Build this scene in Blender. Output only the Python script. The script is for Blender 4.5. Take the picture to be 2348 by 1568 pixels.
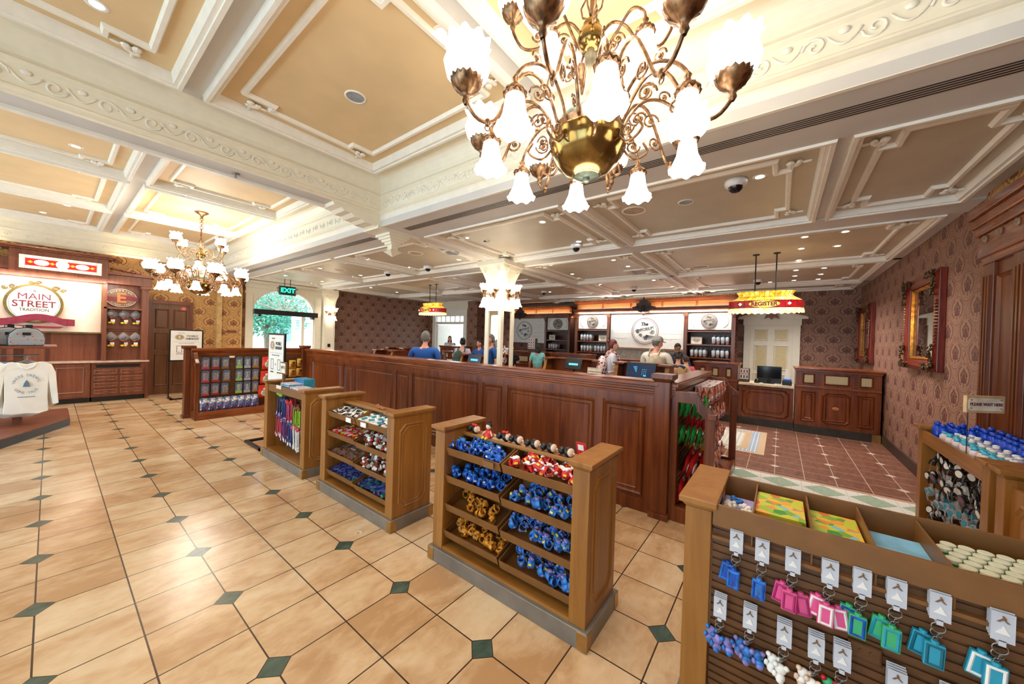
import bpy, bmesh, math, random
from mathutils import Matrix, Vector, Euler
PI = math.pi
rnd = random.Random(7)
for _o in list(bpy.data.objects): bpy.data.objects.remove(_o)
SC = bpy.context.scene
COL = SC.collection

# ---------------------------------------------------------------- camera
def cam_axes(y, p, r):
    f = Vector((math.cos(p)*math.cos(y), math.cos(p)*math.sin(y), math.sin(p)))
    rt = Vector((math.sin(y), -math.cos(y), 0)); up = rt.cross(f)
    return f, math.cos(r)*rt+math.sin(r)*up, -math.sin(r)*rt+math.cos(r)*up
_f, _r, _u = cam_axes(0.650674032, -0.00761382, 0.0321247221)
cd = bpy.data.cameras.new('camera'); cam = bpy.data.objects.new('camera', cd); COL.objects.link(cam)
cd.sensor_width = 36; cd.lens = 807.487*36/2348; cd.clip_start = .05; cd.clip_end = 200
m = Matrix((_r, _u, -_f)).transposed().to_4x4(); m.translation = Vector((0.02856, -3.17907, 1.55122))
cam.matrix_world = m
SC.camera = cam
# ---------------------------------------------------------------- colour management, world
SC.view_settings.view_transform = 'Standard'; SC.view_settings.look = 'None'
SC.view_settings.gamma = 1; SC.view_settings.use_curve_mapping = False
SC.view_settings.exposure = 0.22
W = bpy.data.worlds.new('sky'); SC.world = W; W.use_nodes = True
_bg = W.node_tree.nodes['Background']; _bg.inputs[0].default_value = (.62, .84, 1, 1); _bg.inputs[1].default_value = 5.0

def lamp(kind, name, loc, power, color=(1, .9, .78), rot=(0, 0, 0), size=.1, sizey=None, spot=None, blend=.6, shadow=True):
    d = bpy.data.lights.new(name, kind); d.energy = power; d.color = color
    if kind == 'AREA':
        d.size = size
        if sizey: d.shape = 'RECTANGLE'; d.size_y = sizey
    elif kind == 'SUN': d.angle = size
    else: d.shadow_soft_size = size
    if spot: d.spot_size = math.radians(spot); d.spot_blend = blend
    o = bpy.data.objects.new(name, d); COL.objects.link(o); o.location = loc; o.rotation_euler = rot
    return o
sun = lamp('SUN', 'sun', (0, 20, 20), 5.0, (1, .97, .9), (math.radians(-35), math.radians(-12), 0), .02)
# lamps inside the ceiling cans (their housings are built further down): x, y, power
CANS = [(3.65,-.83),(3.65,.46),(4.64,-.82),(4.64,.49),(5.98,-.82),(5.8,.35),(6.6,-.86),(6.8,.41),(5.88,-3.77),(6.64,-3.77),(5.91,-3.39),(6.58,-3.38),
 (7.42,-3.38),(8.35,-3.37),(9.0,-3.37),(9.57,-3.37),(8.33,-3.76),(8.99,-3.76),(9.59,-3.76),(9.62,-2.96),(8.3,-.86),(8.33,.44),(3.65,2.29),(3.65,3.08),
 (4.59,3.04),(4.6,1.6),(5.76,4.05),(8.15,5.8),(5.95,5.79),(5.95,6.81),(3.65,5.0),(4.6,5.0),(3.65,6.9),(4.6,7.0),(7.0,2.3),(7.0,7.0),(9.0,2.3),(8.4,4.4),(9.4,-1.0),(3.65,-3.0)]
HCANS = [(.18,.27),(1.56,-1.35),(.18,3.15),(-.07,7.38),(.18,6.37),(1.27,7.55),(-.6,-1.2),(-.6,-3.2),(1.9,5.4)]
for i, (x, y) in enumerate(CANS):
    lamp('SPOT', 'can_lamp', (x, y, 2.965), 40, (1, .96, .92), (0, 0, 0), .05, spot=125, blend=.8)
for i, (x, y) in enumerate(HCANS):
    lamp('SPOT', 'can_lamp', (x, y, 3.52), 30, (1, .94, .84), (0, 0, 0), .05, spot=125, blend=.8)
# chandelier bulbs
lamp('POINT', 'chandelier_lamp', (1.63, -2.39, 2.93), 26, (1, .94, .84), size=.35)
lamp('POINT', 'chandelier_lamp', (1.63, -2.39, 2.34), 24, (1, .94, .84), size=.25)
lamp('POINT', 'chandelier_lamp', (1.58, 4.76, 2.82), 60, (1, .92, .80), size=.35)
lamp('POINT', 'chandelier_lamp', (1.58, 4.76, 2.2), 34, (1, .92, .80), size=.25)
# strip lamps hidden behind the cornices
lamp('AREA', 'cornice_strip', (10.25, -.1, 2.86), 26, (1, .93, .82), (PI, 0, 0), .15, 4.2)
lamp('AREA', 'cornice_strip', (10.10, -.1, 2.44), 34, (1, .97, .92), (0, math.radians(-35), 0), .1, 4.1)
lamp('AREA', 'cornice_strip', (11.6, 4.3, 2.44), 26, (1, .97, .92), (0, math.radians(-35), 0), .1, 3.4)
lamp('AREA', 'cornice_strip', (10.14, -.1, 2.60), 16, (1, .8, .6), (0, math.radians(-120), 0), .05, 4.2)
lamp('AREA', 'cornice_strip', (11.36, 4.4, 2.60), 9, (1, .8, .6), (0, math.radians(-120), 0), .05, 2.9)
lamp('AREA', 'cornice_strip', (.2, 8.05, 2.94), 10, (1, .8, .5), (PI, 0, 0), 2.2, .1)
lamp('AREA', 'cornice_strip', (.1, 7.62, 2.42), 16, (1, .9, .8), (math.radians(40), 0, 0), 1.6, .08)
# ---------------------------------------------------------------- node helpers
def lin(c):
    o = []
    for v in c[:3]:
        v = v/255
        o.append(v/12.92 if v <= .04045 else ((v+.055)/1.055)**2.4)
    return (*o, 1)
class V:
    def __init__(s, nt, k): s.nt = nt; s.k = k
    def _m(s, op, *a):
        n = s.nt.nodes.new('ShaderNodeMath'); n.operation = op
        for i, x in enumerate((s,)+a):
            if isinstance(x, V): s.nt.links.new(x.k, n.inputs[i])
            else: n.inputs[i].default_value = x
        return V(s.nt, n.outputs[0])
    def __add__(s, o): return s._m('ADD', o)
    def __sub__(s, o): return s._m('SUBTRACT', o)
    def __mul__(s, o): return s._m('MULTIPLY', o)
    def __truediv__(s, o): return s._m('DIVIDE', o)
    def lt(s, o): return s._m('LESS_THAN', o)
    def gt(s, o): return s._m('GREATER_THAN', o)
    def mx(s, o): return s._m('MAXIMUM', o)
    def mn(s, o): return s._m('MINIMUM', o)
    def fr(s): return s._m('FRACT')
    def ab(s): return s._m('ABSOLUTE')
    def sq(s): return s._m('SQRT')
    def sin(s): return s._m('SINE')
    def cos(s): return s._m('COSINE')
    def at2(s, o): return s._m('ARCTAN2', o)
class Mt:
    """small builder for one node material"""
    def __init__(s, name, rough=.5, metal=0, spec=.5):
        s.m = bpy.data.materials.new(name); s.m.use_nodes = True; s.nt = s.m.node_tree
        s.b = s.nt.nodes['Principled BSDF']; s.b.inputs['Roughness'].default_value = rough
        s.b.inputs['Metallic'].default_value = metal; s.b.inputs['Specular IOR Level'].default_value = spec
        tc = s.nt.nodes.new('ShaderNodeTexCoord'); s.obj = tc.outputs['Object']
        sp = s.nt.nodes.new('ShaderNodeSeparateXYZ'); s.nt.links.new(s.obj, sp.inputs[0])
        s.x, s.y, s.z = (V(s.nt, sp.outputs[i]) for i in range(3))
    def noise(s, scale=5, stretch=(1, 1, 1), detail=3, rough=.5, dist=0):
        mp = s.nt.nodes.new('ShaderNodeMapping'); mp.inputs['Scale'].default_value = stretch; s.nt.links.new(s.obj, mp.inputs[0])
        n = s.nt.nodes.new('ShaderNodeTexNoise'); n.inputs['Scale'].default_value = scale; n.inputs['Detail'].default_value = detail
        n.inputs['Roughness'].default_value = rough; n.inputs['Distortion'].default_value = dist
        s.nt.links.new(mp.outputs[0], n.inputs[0]); return V(s.nt, n.outputs[0])
    def voro(s, scale=5, stretch=(1, 1, 1), out='Color'):
        mp = s.nt.nodes.new('ShaderNodeMapping'); mp.inputs['Scale'].default_value = stretch; s.nt.links.new(s.obj, mp.inputs[0])
        n = s.nt.nodes.new('ShaderNodeTexVoronoi'); n.inputs['Scale'].default_value = scale
        s.nt.links.new(mp.outputs[0], n.inputs['Vector']); return n.outputs[out]
    def ramp(s, fac, stops, interp='LINEAR'):
        n = s.nt.nodes.new('ShaderNodeValToRGB'); n.color_ramp.interpolation = interp
        while len(n.color_ramp.elements) < len(stops): n.color_ramp.elements.new(.5)
        for e, (p, c) in zip(n.color_ramp.elements, stops): e.position = p; e.color = lin(c)
        s.nt.links.new(fac.k if isinstance(fac, V) else fac, n.inputs[0]); return n.outputs[0]
    def mix(s, fac, a, b):
        n = s.nt.nodes.new('ShaderNodeMix'); n.data_type = 'RGBA'
        if isinstance(fac, V): s.nt.links.new(fac.k, n.inputs[0])
        else: n.inputs[0].default_value = fac
        for i, c in ((6, a), (7, b)):
            if isinstance(c, tuple): n.inputs[i].default_value = lin(c)
            else: s.nt.links.new(c, n.inputs[i])
        return n.outputs[2]
    def color(s, c):
        if isinstance(c, tuple): s.b.inputs['Base Color'].default_value = lin(c)
        else: s.nt.links.new(c, s.b.inputs['Base Color'])
        return s
    def rough(s, v): s.nt.links.new(v.k, s.b.inputs['Roughness']); return s
    def bump(s, h, strength=.3, dist=.01):
        n = s.nt.nodes.new('ShaderNodeBump'); n.inputs['Strength'].default_value = strength; n.inputs['Distance'].default_value = dist
        s.nt.links.new(h.k, n.inputs['Height']); s.nt.links.new(n.outputs[0], s.b.inputs['Normal']); return s
    def emit(s, c, k):
        if isinstance(c, tuple): s.b.inputs['Emission Color'].default_value = lin(c)
        else: s.nt.links.new(c, s.b.inputs['Emission Color'])
        s.b.inputs['Emission Strength'].default_value = k; return s
MATS = {}
def plain(name, c, rough=.5, metal=0, var=.12, sc=12, emit=0, spec=.5):
    """one colour with a faint procedural mottling"""
    if name in MATS: return MATS[name]
    t = Mt(name, rough, metal, spec); n = t.noise(sc, detail=2)
    lo = tuple(max(0, v*(1-var)) for v in c); hi = tuple(min(255, v*(1+var*.6)) for v in c)
    k = t.ramp(n, [(.3, lo), (.7, hi)]); t.color(k)
    if emit: t.emit(k, emit)
    MATS[name] = t.m; return t.m
def wood(name, c1, c2, c3, axis='Z', rough=.3, sc=7):
    st = {'Z': (1, 1, .06), 'X': (.06, 1, 1), 'Y': (1, .06, 1)}[axis]
    t = Mt(name, rough); a = t.noise(sc*3.2, st, 5, .65, .6); b = t.noise(sc*.35, (1, 1, .5), 2)
    f = a*.75+b*.35
    t.color(t.ramp(f, [(.36, c1), (.52, c2), (.68, c3)])); t.bump(a, .12, .002)
    MATS[name] = t.m; return t.m
maho = wood('mahogany', (72, 31, 12), (104, 49, 20), (130, 68, 30), 'Z', .28)
maho_h = wood('mahogany_across_y', (72, 30, 12), (124, 60, 26), (156, 84, 40), 'Y', .22)
maho_x = wood('mahogany_across_x', (72, 30, 12), (124, 60, 26), (156, 84, 40), 'X', .22)
oak = wood('amber_oak', (114, 70, 25), (144, 92, 36), (160, 108, 48), 'Z', .36, 5)
oak_y = wood('amber_oak_across_y', (120, 74, 27), (152, 98, 42), (170, 116, 54), 'Y', .32, 5)
bronzeboard = plain('tray_brown', (128, 84, 40), .45, var=.06)
redwood = wood('reddish_wood', (92, 46, 28), (122, 66, 42), (138, 80, 54), 'Z', .38, 4)
doorwood = wood('brown_door_wood', (86, 52, 31), (112, 72, 45), (130, 88, 58), 'Z', .38, 4)
darkwood = wood('dark_wood', (44, 24, 16), (72, 40, 27), (92, 54, 36), 'Z', .35)
cream = plain('cream_paint', (236, 228, 206), .45, var=.015)
trimw = plain('trim_white', (240, 235, 222), .4, var=.02)
soffit = plain('soffit_paint', (208, 205, 200), .55, var=.02, sc=3)
gold_panel = plain('ceiling_ochre', (224, 196, 150), .55, var=.03, sc=3)
taupe = plain('ceiling_taupe', (200, 190, 168), .42, var=.03, sc=3)
black = plain('black_plastic', (22, 22, 24), .35)
steel = plain('steel', (150, 148, 146), .32, .8)
kick = plain('kick_plate', (128, 120, 110), .38, .35, .1, 6)
brass = plain('brass', (176, 140, 84), .3, .8)
bronze = plain('old_bronze', (138, 104, 74), .32, .85, .35, 40)
verdigris = plain('verdigris', (96, 104, 88), .45, .5, .25, 25)
bowlbrass = plain('polished_brass', (150, 122, 70), .16, .95, .25, 9)
paper = plain('paper_white', (238, 234, 226), .6, var=.02)
inkm = plain('ink', (40, 34, 32), .6)
maroon = plain('maroon', (118, 32, 44), .5)
glow = Mt('lit_shade', .4); glow.color((255, 246, 232)); glow.emit((255, 246, 232), 3.2); glow = glow.m
glow2 = Mt('can_lens', .4); glow2.color((255, 250, 240)); glow2.emit((255, 246, 232), 14); glow2 = glow2.m
glassdark = plain('dark_lens', (14, 16, 22), .08)
mirror = Mt('mirror_glass', .02, 1); mirror.color((225, 225, 222)); mirror = mirror.m
plastic_clear = Mt('clear_film', .15); plastic_clear.color((225, 228, 230)); plastic_clear.b.inputs['Alpha'].default_value = .22; plastic_clear = plastic_clear.m
def pane():
    t = Mt('window_glass', .03); t.color((235, 245, 250)); t.b.inputs['Alpha'].default_value = .12; return t.m
glass = pane()

def tile_floor():
    t = Mt('cream_floor_tile', .3); P = .68; h = .34
    gx = ((t.x/h+.5).fr()-.5).ab()*h; gy = ((t.y/h+.5).fr()-.5).ab()*h
    g = gx.mn(gy).lt(.0035)
    dx = ((t.x/P+.5).fr()-.5).ab()*P; dy = ((t.y/P+.5).fr()-.5).ab()*P
    d = (dx+dy); dia = d.lt(.068); ring = d.lt(.0745)
    n = t.noise(2.2, (1, 1.5, 1), 5, .55, .5); n2 = t.noise(9, (1, 1.8, 1), 4, .6, .6)
    # each tile keeps its own tone
    idx = (t.x/h)._m('FLOOR')*12.9898+(t.y/h)._m('FLOOR')*78.233
    r = (idx.sin()*43758.5).fr()
    c = t.ramp(n*.6+n2*.28+r*.14, [(.40, (184, 142, 100)), (.52, (206, 170, 130)), (.66, (220, 193, 157))])
    c = t.mix(g.mx(ring), c, (62, 44, 34)); c = t.mix(dia, c, t.ramp(n2, [(.3, (52, 68, 60)), (.7, (84, 102, 90))]))
    t.color(c); t.b.inputs['Roughness'].default_value = .2
    t.bump((g.mx(ring-dia))*-1.0, .25, .002)
    return t.m
def brown_floor():
    t = Mt('brown_floor_tile', .3); P = .577; h = P/2
    u = t.x-5.83; v = t.y+4.325
    gx = ((u/h+.5).fr()-.5).ab()*h; gy = ((v/h+.5).fr()-.5).ab()*h
    g = gx.mn(gy).lt(.003)
    d = ((u/P+.5).fr()-.5).ab()*P+((v/P+.5).fr()-.5).ab()*P
    n = t.noise(7, (1, 3, 1), 4, .6, .6)
    c = t.ramp(n, [(.3, (104, 66, 50)), (.7, (138, 92, 72))])
    c = t.mix(g.mx(d.lt(.055)), c, (206, 190, 170)); t.color(c)
    return t.m
def border_floor():
    t = Mt('diamond_border', .3)
    u = (t.x-5.2)/.2; v = ((t.y/.38).fr()-.5)*2
    d = u.ab()+v.ab(); dia = d.lt(.95); e = u.ab().gt(.98)
    n = t.noise(30)
    c = t.mix(dia, (226, 226, 214), t.ramp(n, [(.3, (148, 172, 146)), (.7, (170, 192, 166))]))
    line = (((t.y/.095).fr()-.5).ab()).gt(.48)
    c = t.mix(line, c, (190, 180, 165))
    c = t.mix(e, c, (196, 150, 124)); t.color(c); return t.m
def rug_floor():
    t = Mt('mosaic_inlay', .35)
    # centre (7.11,-1.5): half 0.84 x 1.54
    ex = (t.x-7.11).ab(); ey = (t.y+1.5).ab()
    inner = ((ex+.30)-.84).mx((ey+.30)-1.54)
    a = (t.x/.11).fr()-.5; b = (t.y/.13).fr()-.5
    mot = (a*a+b*b*2.2)
    k1 = mot.lt(.035); k2 = ((a.ab()+b.ab()).gt(.78))
    c = t.mix(k1, (222, 220, 208), (120, 112, 110)); c = t.mix(k2, c, (150, 128, 100))
    band = inner.gt(0.0); c = t.mix(band, c, (204, 172, 132))
    b2 = inner.gt(.09); tri = (((t.x+t.y*0)/.05).fr()-.5).ab().lt(.28)
    c = t.mix(b2, c, t.mix(tri.mn((((t.y)/.05).fr()-.5).ab().gt(.12)), (214, 222, 226), (92, 128, 160)))
    b3 = inner.gt(.21); c = t.mix(b3, c, (206, 176, 140)); t.color(c); return t.m
def damask(name, base, dark, light, ax, P=.455, Q=.445):
    t = Mt(name, .62)
    u0 = (t.x if ax == 'x' else t.y)+(0 if 'gold' in name else .07)
    wob = t.noise(9, detail=2)
    a = u0/P; b = t.z/Q
    def cell(a, b):
        x = (a.fr()-.5)*P; y = (b.fr()-.5)*Q
        X = x/.082; Y = (y+.015)/.088; r = (X*X+Y*Y).sq(); th = Y.at2(X)
        lob = ((th-1.5708)*2.5).cos().ab()*.22+.80
        fan = r.lt(lob).mn(Y.gt(-.62)); core = ((r-.52).ab().lt(.07)).mn(Y.gt(-.1))
        vein = ((th-1.5708)*10).cos().lt(-.35).mn(r.gt(.3)).mn(Y.gt(-.3))
        base = X.ab().lt(.16).mn(Y.lt(-.5)).mn(Y.gt(-1.1))
        q = ((x/.132)*(x/.132)+((y-.0)/.10)*((y-.0)/.10)).sq()
        br = (q-1).ab().lt(.075).mn(x.ab().gt(.055)); q2 = ((x/.165)*(x/.165)+((y+.02)/.142)*((y+.02)/.142)).sq()
        og = (q2-1).ab().lt(.035); dots = (q2-.8).ab().lt(.05).mn((th*18).sin().gt(.2)).mn(q.gt(1.1))
        stem = x.ab().lt(.006).mn(y.gt(.09)).mn(y.lt(.15))
        return (fan*.82-core*.3-vein*.3*fan).mx(base*.6).mx(br*.75), og.mx(dots*.7).mx(stem), q2
    m1, o1, r1 = cell(a, b); m2, o2, r2 = cell(a+.5, b+.5)
    sc = t.noise(7.5, detail=1.5, dist=1.6)
    scroll = ((sc*10).fr()-.5).ab().lt(.09)
    free = r1.gt(1.06).mn(r2.gt(1.06))
    fac = m1.mx(m2).mx(o1*.5).mx(o2*.5).mx(scroll*.85*free)
    n = t.noise(60, detail=2)
    c = t.mix(n, base, light); c = t.mix(fac, c, dark)
    t.color(c); return t.m
wp_gold = damask('damask_gold', (196, 146, 84), (104, 42, 26), (214, 168, 104), 'x', .455, .5)
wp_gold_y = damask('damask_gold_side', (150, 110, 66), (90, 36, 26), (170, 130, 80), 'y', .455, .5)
wp_mx = damask('damask_mauve', (140, 100, 82), (78, 30, 30), (160, 122, 98), 'x')
wp_my = damask('damask_mauve_east', (140, 100, 82), (78, 30, 30), (160, 122, 98), 'y')
# ---------------------------------------------------------------- mesh builder
class MB:
    def __init__(s): s.v = []; s.f = []; s.mi = []; s.M = Matrix.Identity(4); s.cur = 0
    def add(s, vs, fs):
        n = len(s.v); s.v += [tuple(s.M @ Vector(p)) for p in vs]
        s.f += [tuple(n+i for i in q) for q in fs]; s.mi += [s.cur]*len(fs); return s
    def box(s, x0, x1, y0, y1, z0, z1):
        if x0 > x1: x0, x1 = x1, x0
        if y0 > y1: y0, y1 = y1, y0
        if z0 > z1: z0, z1 = z1, z0
        return s.add([(x0,y0,z0),(x1,y0,z0),(x1,y1,z0),(x0,y1,z0),(x0,y0,z1),(x1,y0,z1),(x1,y1,z1),(x0,y1,z1)],
            [(0,3,2,1),(4,5,6,7),(0,1,5,4),(1,2,6,5),(2,3,7,6),(3,0,4,7)])
    def taper(s, x0, x1, y0, y1, z0, z1, k):
        """box whose top is grown outwards by k on every side"""
        return s.add([(x0,y0,z0),(x1,y0,z0),(x1,y1,z0),(x0,y1,z0),(x0-k,y0-k,z1),(x1+k,y0-k,z1),(x1+k,y1+k,z1),(x0-k,y1+k,z1)],
            [(0,3,2,1),(4,5,6,7),(0,1,5,4),(1,2,6,5),(2,3,7,6),(3,0,4,7)])
    def cyl(s, p0, p1, r0, r1=None, n=12, caps=True):
        r1 = r0 if r1 is None else r1; p0 = Vector(p0); p1 = Vector(p1); d = (p1-p0).normalized()
        a = d.orthogonal().normalized(); b = d.cross(a); vs = []
        for p, r in ((p0, r0), (p1, r1)):
            for i in range(n):
                t = 2*PI*i/n; vs.append(p+a*math.cos(t)*r+b*math.sin(t)*r)
        fs = [(i, (i+1) % n, n+(i+1) % n, n+i) for i in range(n)]
        if caps: fs += [tuple(range(n-1, -1, -1)), tuple(range(n, 2*n))]
        return s.add(vs, fs)
    def lathe(s, prof, n=20, c=(0, 0, 0), wave=None):
        vs = []; fs = []; k = len(prof)
        for i in range(n):
            t = 2*PI*i/n
            for j, (r, z) in enumerate(prof):
                w = wave(t, j/(k-1)) if wave else (1, 0)
                vs.append((c[0]+r*w[0]*math.cos(t), c[1]+r*w[0]*math.sin(t), c[2]+z+w[1]))
        for i in range(n):
            for j in range(k-1):
                a = i*k+j; b = ((i+1) % n)*k+j; fs.append((a, b, b+1, a+1))
        return s.add(vs, fs)
    def tube(s, pts, r, n=8, caps=True, rr=None):
        pts = [Vector(p) for p in pts]; k = len(pts); vs = []; prev = None
        for i, p in enumerate(pts):
            d = (pts[min(i+1, k-1)]-pts[max(i-1, 0)]).normalized()
            if prev is None: a = d.orthogonal().normalized()
            else:
                a = prev-d*prev.dot(d); a = a.normalized() if a.length > 1e-6 else d.orthogonal().normalized()
            prev = a; b = d.cross(a); q = rr[i] if rr else r
            for j in range(n):
                t = 2*PI*j/n; vs.append(p+a*math.cos(t)*q+b*math.sin(t)*q)
        fs = [(i*n+j, i*n+(j+1) % n, (i+1)*n+(j+1) % n, (i+1)*n+j) for i in range(k-1) for j in range(n)]
        if caps: fs += [tuple(range(n-1, -1, -1)), tuple(range((k-1)*n, k*n))]
        return s.add(vs, fs)
    def ring(s, c, R, r, nrm=(0, 0, 1), n=20, k=6, arc=2*PI):
        c = Vector(c); d = Vector(nrm).normalized(); a = d.orthogonal().normalized(); b = d.cross(a)
        if abs(arc-2*PI) < 1e-6:
            vs = []; 
            for i in range(n):
                t = 2*PI*i/n; e = a*math.cos(t)+b*math.sin(t)
                for j in range(k):
                    q = 2*PI*j/k; vs.append(c+e*(R+r*math.cos(q))+d*r*math.sin(q))
            fs = [(i*k+j, ((i+1) % n)*k+j, ((i+1) % n)*k+(j+1) % k, i*k+(j+1) % k) for i in range(n) for j in range(k)]
            return s.add(vs, fs)
        return s.tube([c+a*math.cos(arc*i/n)*R+b*math.sin(arc*i/n)*R for i in range(n+1)], r, k)
    def ball(s, c, r, n=12, m=8):
        if isinstance(r, (int, float)): r = (r, r, r)
        vs = [(c[0], c[1], c[2]-r[2])]; fs = []
        for j in range(1, m):
            p = -PI/2+PI*j/m
            for i in range(n):
                t = 2*PI*i/n; vs.append((c[0]+r[0]*math.cos(p)*math.cos(t), c[1]+r[1]*math.cos(p)*math.sin(t), c[2]+r[2]*math.sin(p)))
        vs.append((c[0], c[1], c[2]+r[2])); L = len(vs)-1
        for i in range(n): fs.append((0, 1+(i+1) % n, 1+i))
        for j in range(m-2):
            for i in range(n): fs.append((1+j*n+i, 1+j*n+(i+1) % n, 1+(j+1)*n+(i+1) % n, 1+(j+1)*n+i))
        for i in range(n): fs.append((L, 1+(m-2)*n+i, 1+(m-2)*n+(i+1) % n))
        return s.add(vs, fs)
    def prism(s, poly, a0, a1, ax='x'):
        """polygon in the plane across ax, thick from a0 to a1 along ax"""
        def P(u, v, w): return {'x': (w, u, v), 'y': (u, w, v), 'z': (u, v, w)}[ax]
        n = len(poly); vs = [P(u, v, a0) for u, v in poly]+[P(u, v, a1) for u, v in poly]
        return s.add(vs, [tuple(range(n-1, -1, -1)), tuple(range(n, 2*n))]+[(i, (i+1) % n, n+(i+1) % n, n+i) for i in range(n)])
    def frame(s, u0, u1, v0, v1, t, a0, a1, ax='x', notch=0):
        """flat rectangular moulding (a ring) lying across ax; corners cut when notch > 0"""
        def loop(d):
            k = notch
            if not k: return [(u0+d, v0+d), (u1-d, v0+d), (u1-d, v1-d), (u0+d, v1-d)]
            return [(u0+d+k, v0+d), (u1-d-k, v0+d), (u1-d-k*.4, v0+d+k*.6), (u1-d, v0+d+k), (u1-d, v1-d-k), (u1-d-k*.4, v1-d-k*.6), (u1-d-k, v1-d), (u0+d+k, v1-d), (u0+d+k*.4, v1-d-k*.6), (u0+d, v1-d-k), (u0+d, v0+d+k), (u0+d+k*.4, v0+d+k*.6)]
        o = loop(0); i_ = loop(t); n = len(o)
        def P(u, v, w): return {'x': (w, u, v), 'y': (u, w, v), 'z': (u, v, w)}[ax]
        m_ = (a0+a1)/2
        vs = [P(u, v, a0) for u, v in o]+[P(u, v, a1) for u, v in loop(t*.5)]+[P(u, v, a0) for u, v in i_]
        fs = [(i, (i+1) % n, n+(i+1) % n, n+i) for i in range(n)]+[(n+i, n+(i+1) % n, 2*n+(i+1) % n, 2*n+i) for i in range(n)]
        return s.add(vs, fs)
    def build(s, name, mats, parent=None, smooth=False, bevel=0, label=None):
        me = bpy.data.meshes.new(name); me.from_pydata(s.v, [], s.f)
        if not isinstance(mats, (list, tuple)): mats = [mats]
        for q in mats: me.materials.append(q)
        me.polygons.foreach_set('material_index', s.mi)
        bm = bmesh.new(); bm.from_mesh(me); bmesh.ops.recalc_face_normals(bm, faces=bm.faces); bm.to_mesh(me); bm.free()
        if smooth: me.polygons.foreach_set('use_smooth', [True]*len(me.polygons))
        me.update()
        o = bpy.data.objects.new(name, me); COL.objects.link(o)
        if parent: o.parent = parent
        if bevel:
            b = o.modifiers.new('edge', 'BEVEL'); b.width = bevel; b.segments = 2; b.limit_method = 'ANGLE'; b.angle_limit = .7
        if smooth and smooth != 2:
            pass
        if label: o['label'] = label
        return o
def thing(name, label, cat, loc=(0, 0, 0), rz=0, group=None):
    o = bpy.data.objects.new(name, None); COL.objects.link(o); o.empty_display_size = .1
    o.location = loc; o.rotation_euler = (0, 0, rz); return tag(o, label, cat, group)
def tag(o, label, cat, group=None, kind=None):
    o['label'] = label; o['category'] = cat
    if group: o['group'] = group
    if kind: o['kind'] = kind
    return o
def struct(o, label=None):
    o['kind'] = 'structure'
    if label: o['label'] = label
    return o
KIDS = {}
def kids(o): return [c for c in COL.objects if c.parent == o]
def dup(root, loc=None, rot=None, label=None, group=None, scale=None):
    if root.name not in KIDS:
        ch = [(c, [g for g in c.children]) for c in root.children]; KIDS[root.name] = ch
    r = root.copy(); COL.objects.link(r)
    if loc is not None: r.location = loc
    if rot is not None: r.rotation_euler = rot
    if scale: r.scale = (scale,)*3
    if label: r['label'] = label
    if group: r['group'] = group
    for c, gs in KIDS[root.name]:
        k = c.copy(); COL.objects.link(k); k.parent = r
        for g in gs:
            d = g.copy(); COL.objects.link(d); d.parent = k
    return r
def clone_under(parent, obj, loc=None, rot=None):
    k = obj.copy(); COL.objects.link(k); k.parent = parent
    if loc is not None: k.location = loc
    if rot is not None: k.rotation_euler = rot
    for g in obj.children:
        d = g.copy(); COL.objects.link(d); d.parent = k
    return k
FACE = {'-x': (PI/2, 0, -PI/2), '-y': (PI/2, 0, 0), '+y': (PI/2, 0, PI), '+x': (PI/2, 0, PI/2), '+z': (0, 0, 0)}
def text(s, size, mat, loc, face, parent=None, ext=.002, name='lettering', bold=0, width=1, shear=0, align='CENTER'):
    if 'M' in s: bold = 0
    cu = bpy.data.curves.new(name, 'FONT'); cu.body = s; cu.size = size; cu.extrude = ext; cu.align_x = align; cu.align_y = 'CENTER'
    cu.offset = bold; cu.shear = shear; cu.resolution_u = 3
    t = bpy.data.objects.new('tmp', cu); COL.objects.link(t)
    bpy.context.view_layer.update()
    me = bpy.data.meshes.new_from_object(t); bpy.data.objects.remove(t)
    me.materials.clear(); me.materials.append(mat)
    o = bpy.data.objects.new(name, me); COL.objects.link(o); o.location = loc
    o.rotation_euler = FACE[face] if isinstance(face, str) else face; o.scale = (width, 1, 1)
    if parent: o.parent = parent
    return o
def spiral(c, r0, turns, ax='x', n=26, flip=1):
    out = []
    for i in range(n+1):
        t = i/n; a = turns*2*PI*t*flip; r = r0*(1-t*.88)
        u, v = r*math.cos(a), r*math.sin(a)
        out.append({'x': (c[0], c[1]+u, c[2]+v), 'y': (c[0]+u, c[1], c[2]+v), 'z': (c[0]+u, c[1]+v, c[2])}[ax])
    return out
# ================================================================ THE SETTING
ZS, ZP, ZH = 2.94, 2.992, 3.55      # soffit, low ceiling panels, high ceiling
def slab(name, mat, *b, label=None):
    m = MB(); m.box(*b); return struct(m.build(name, mat), label)
slab('floor', tile_floor(), -3.5, 4.95, -4.6, 8.9, -.1, 0, label='cream tile floor with small green corner inserts')
slab('floor', border_floor(), 4.95, 5.46, -4.6, 8.9, -.1, 0, label='floor border of green and white diamonds')
slab('floor', brown_floor(), 5.46, 12.2, -4.6, 8.9, -.1, 0, label='reddish brown tile floor with white inserts')
slab('floor', rug_floor(), 6.27, 7.95, -3.04, .04, -.05, .002, label='mosaic panel set in the brown tile floor')
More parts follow.
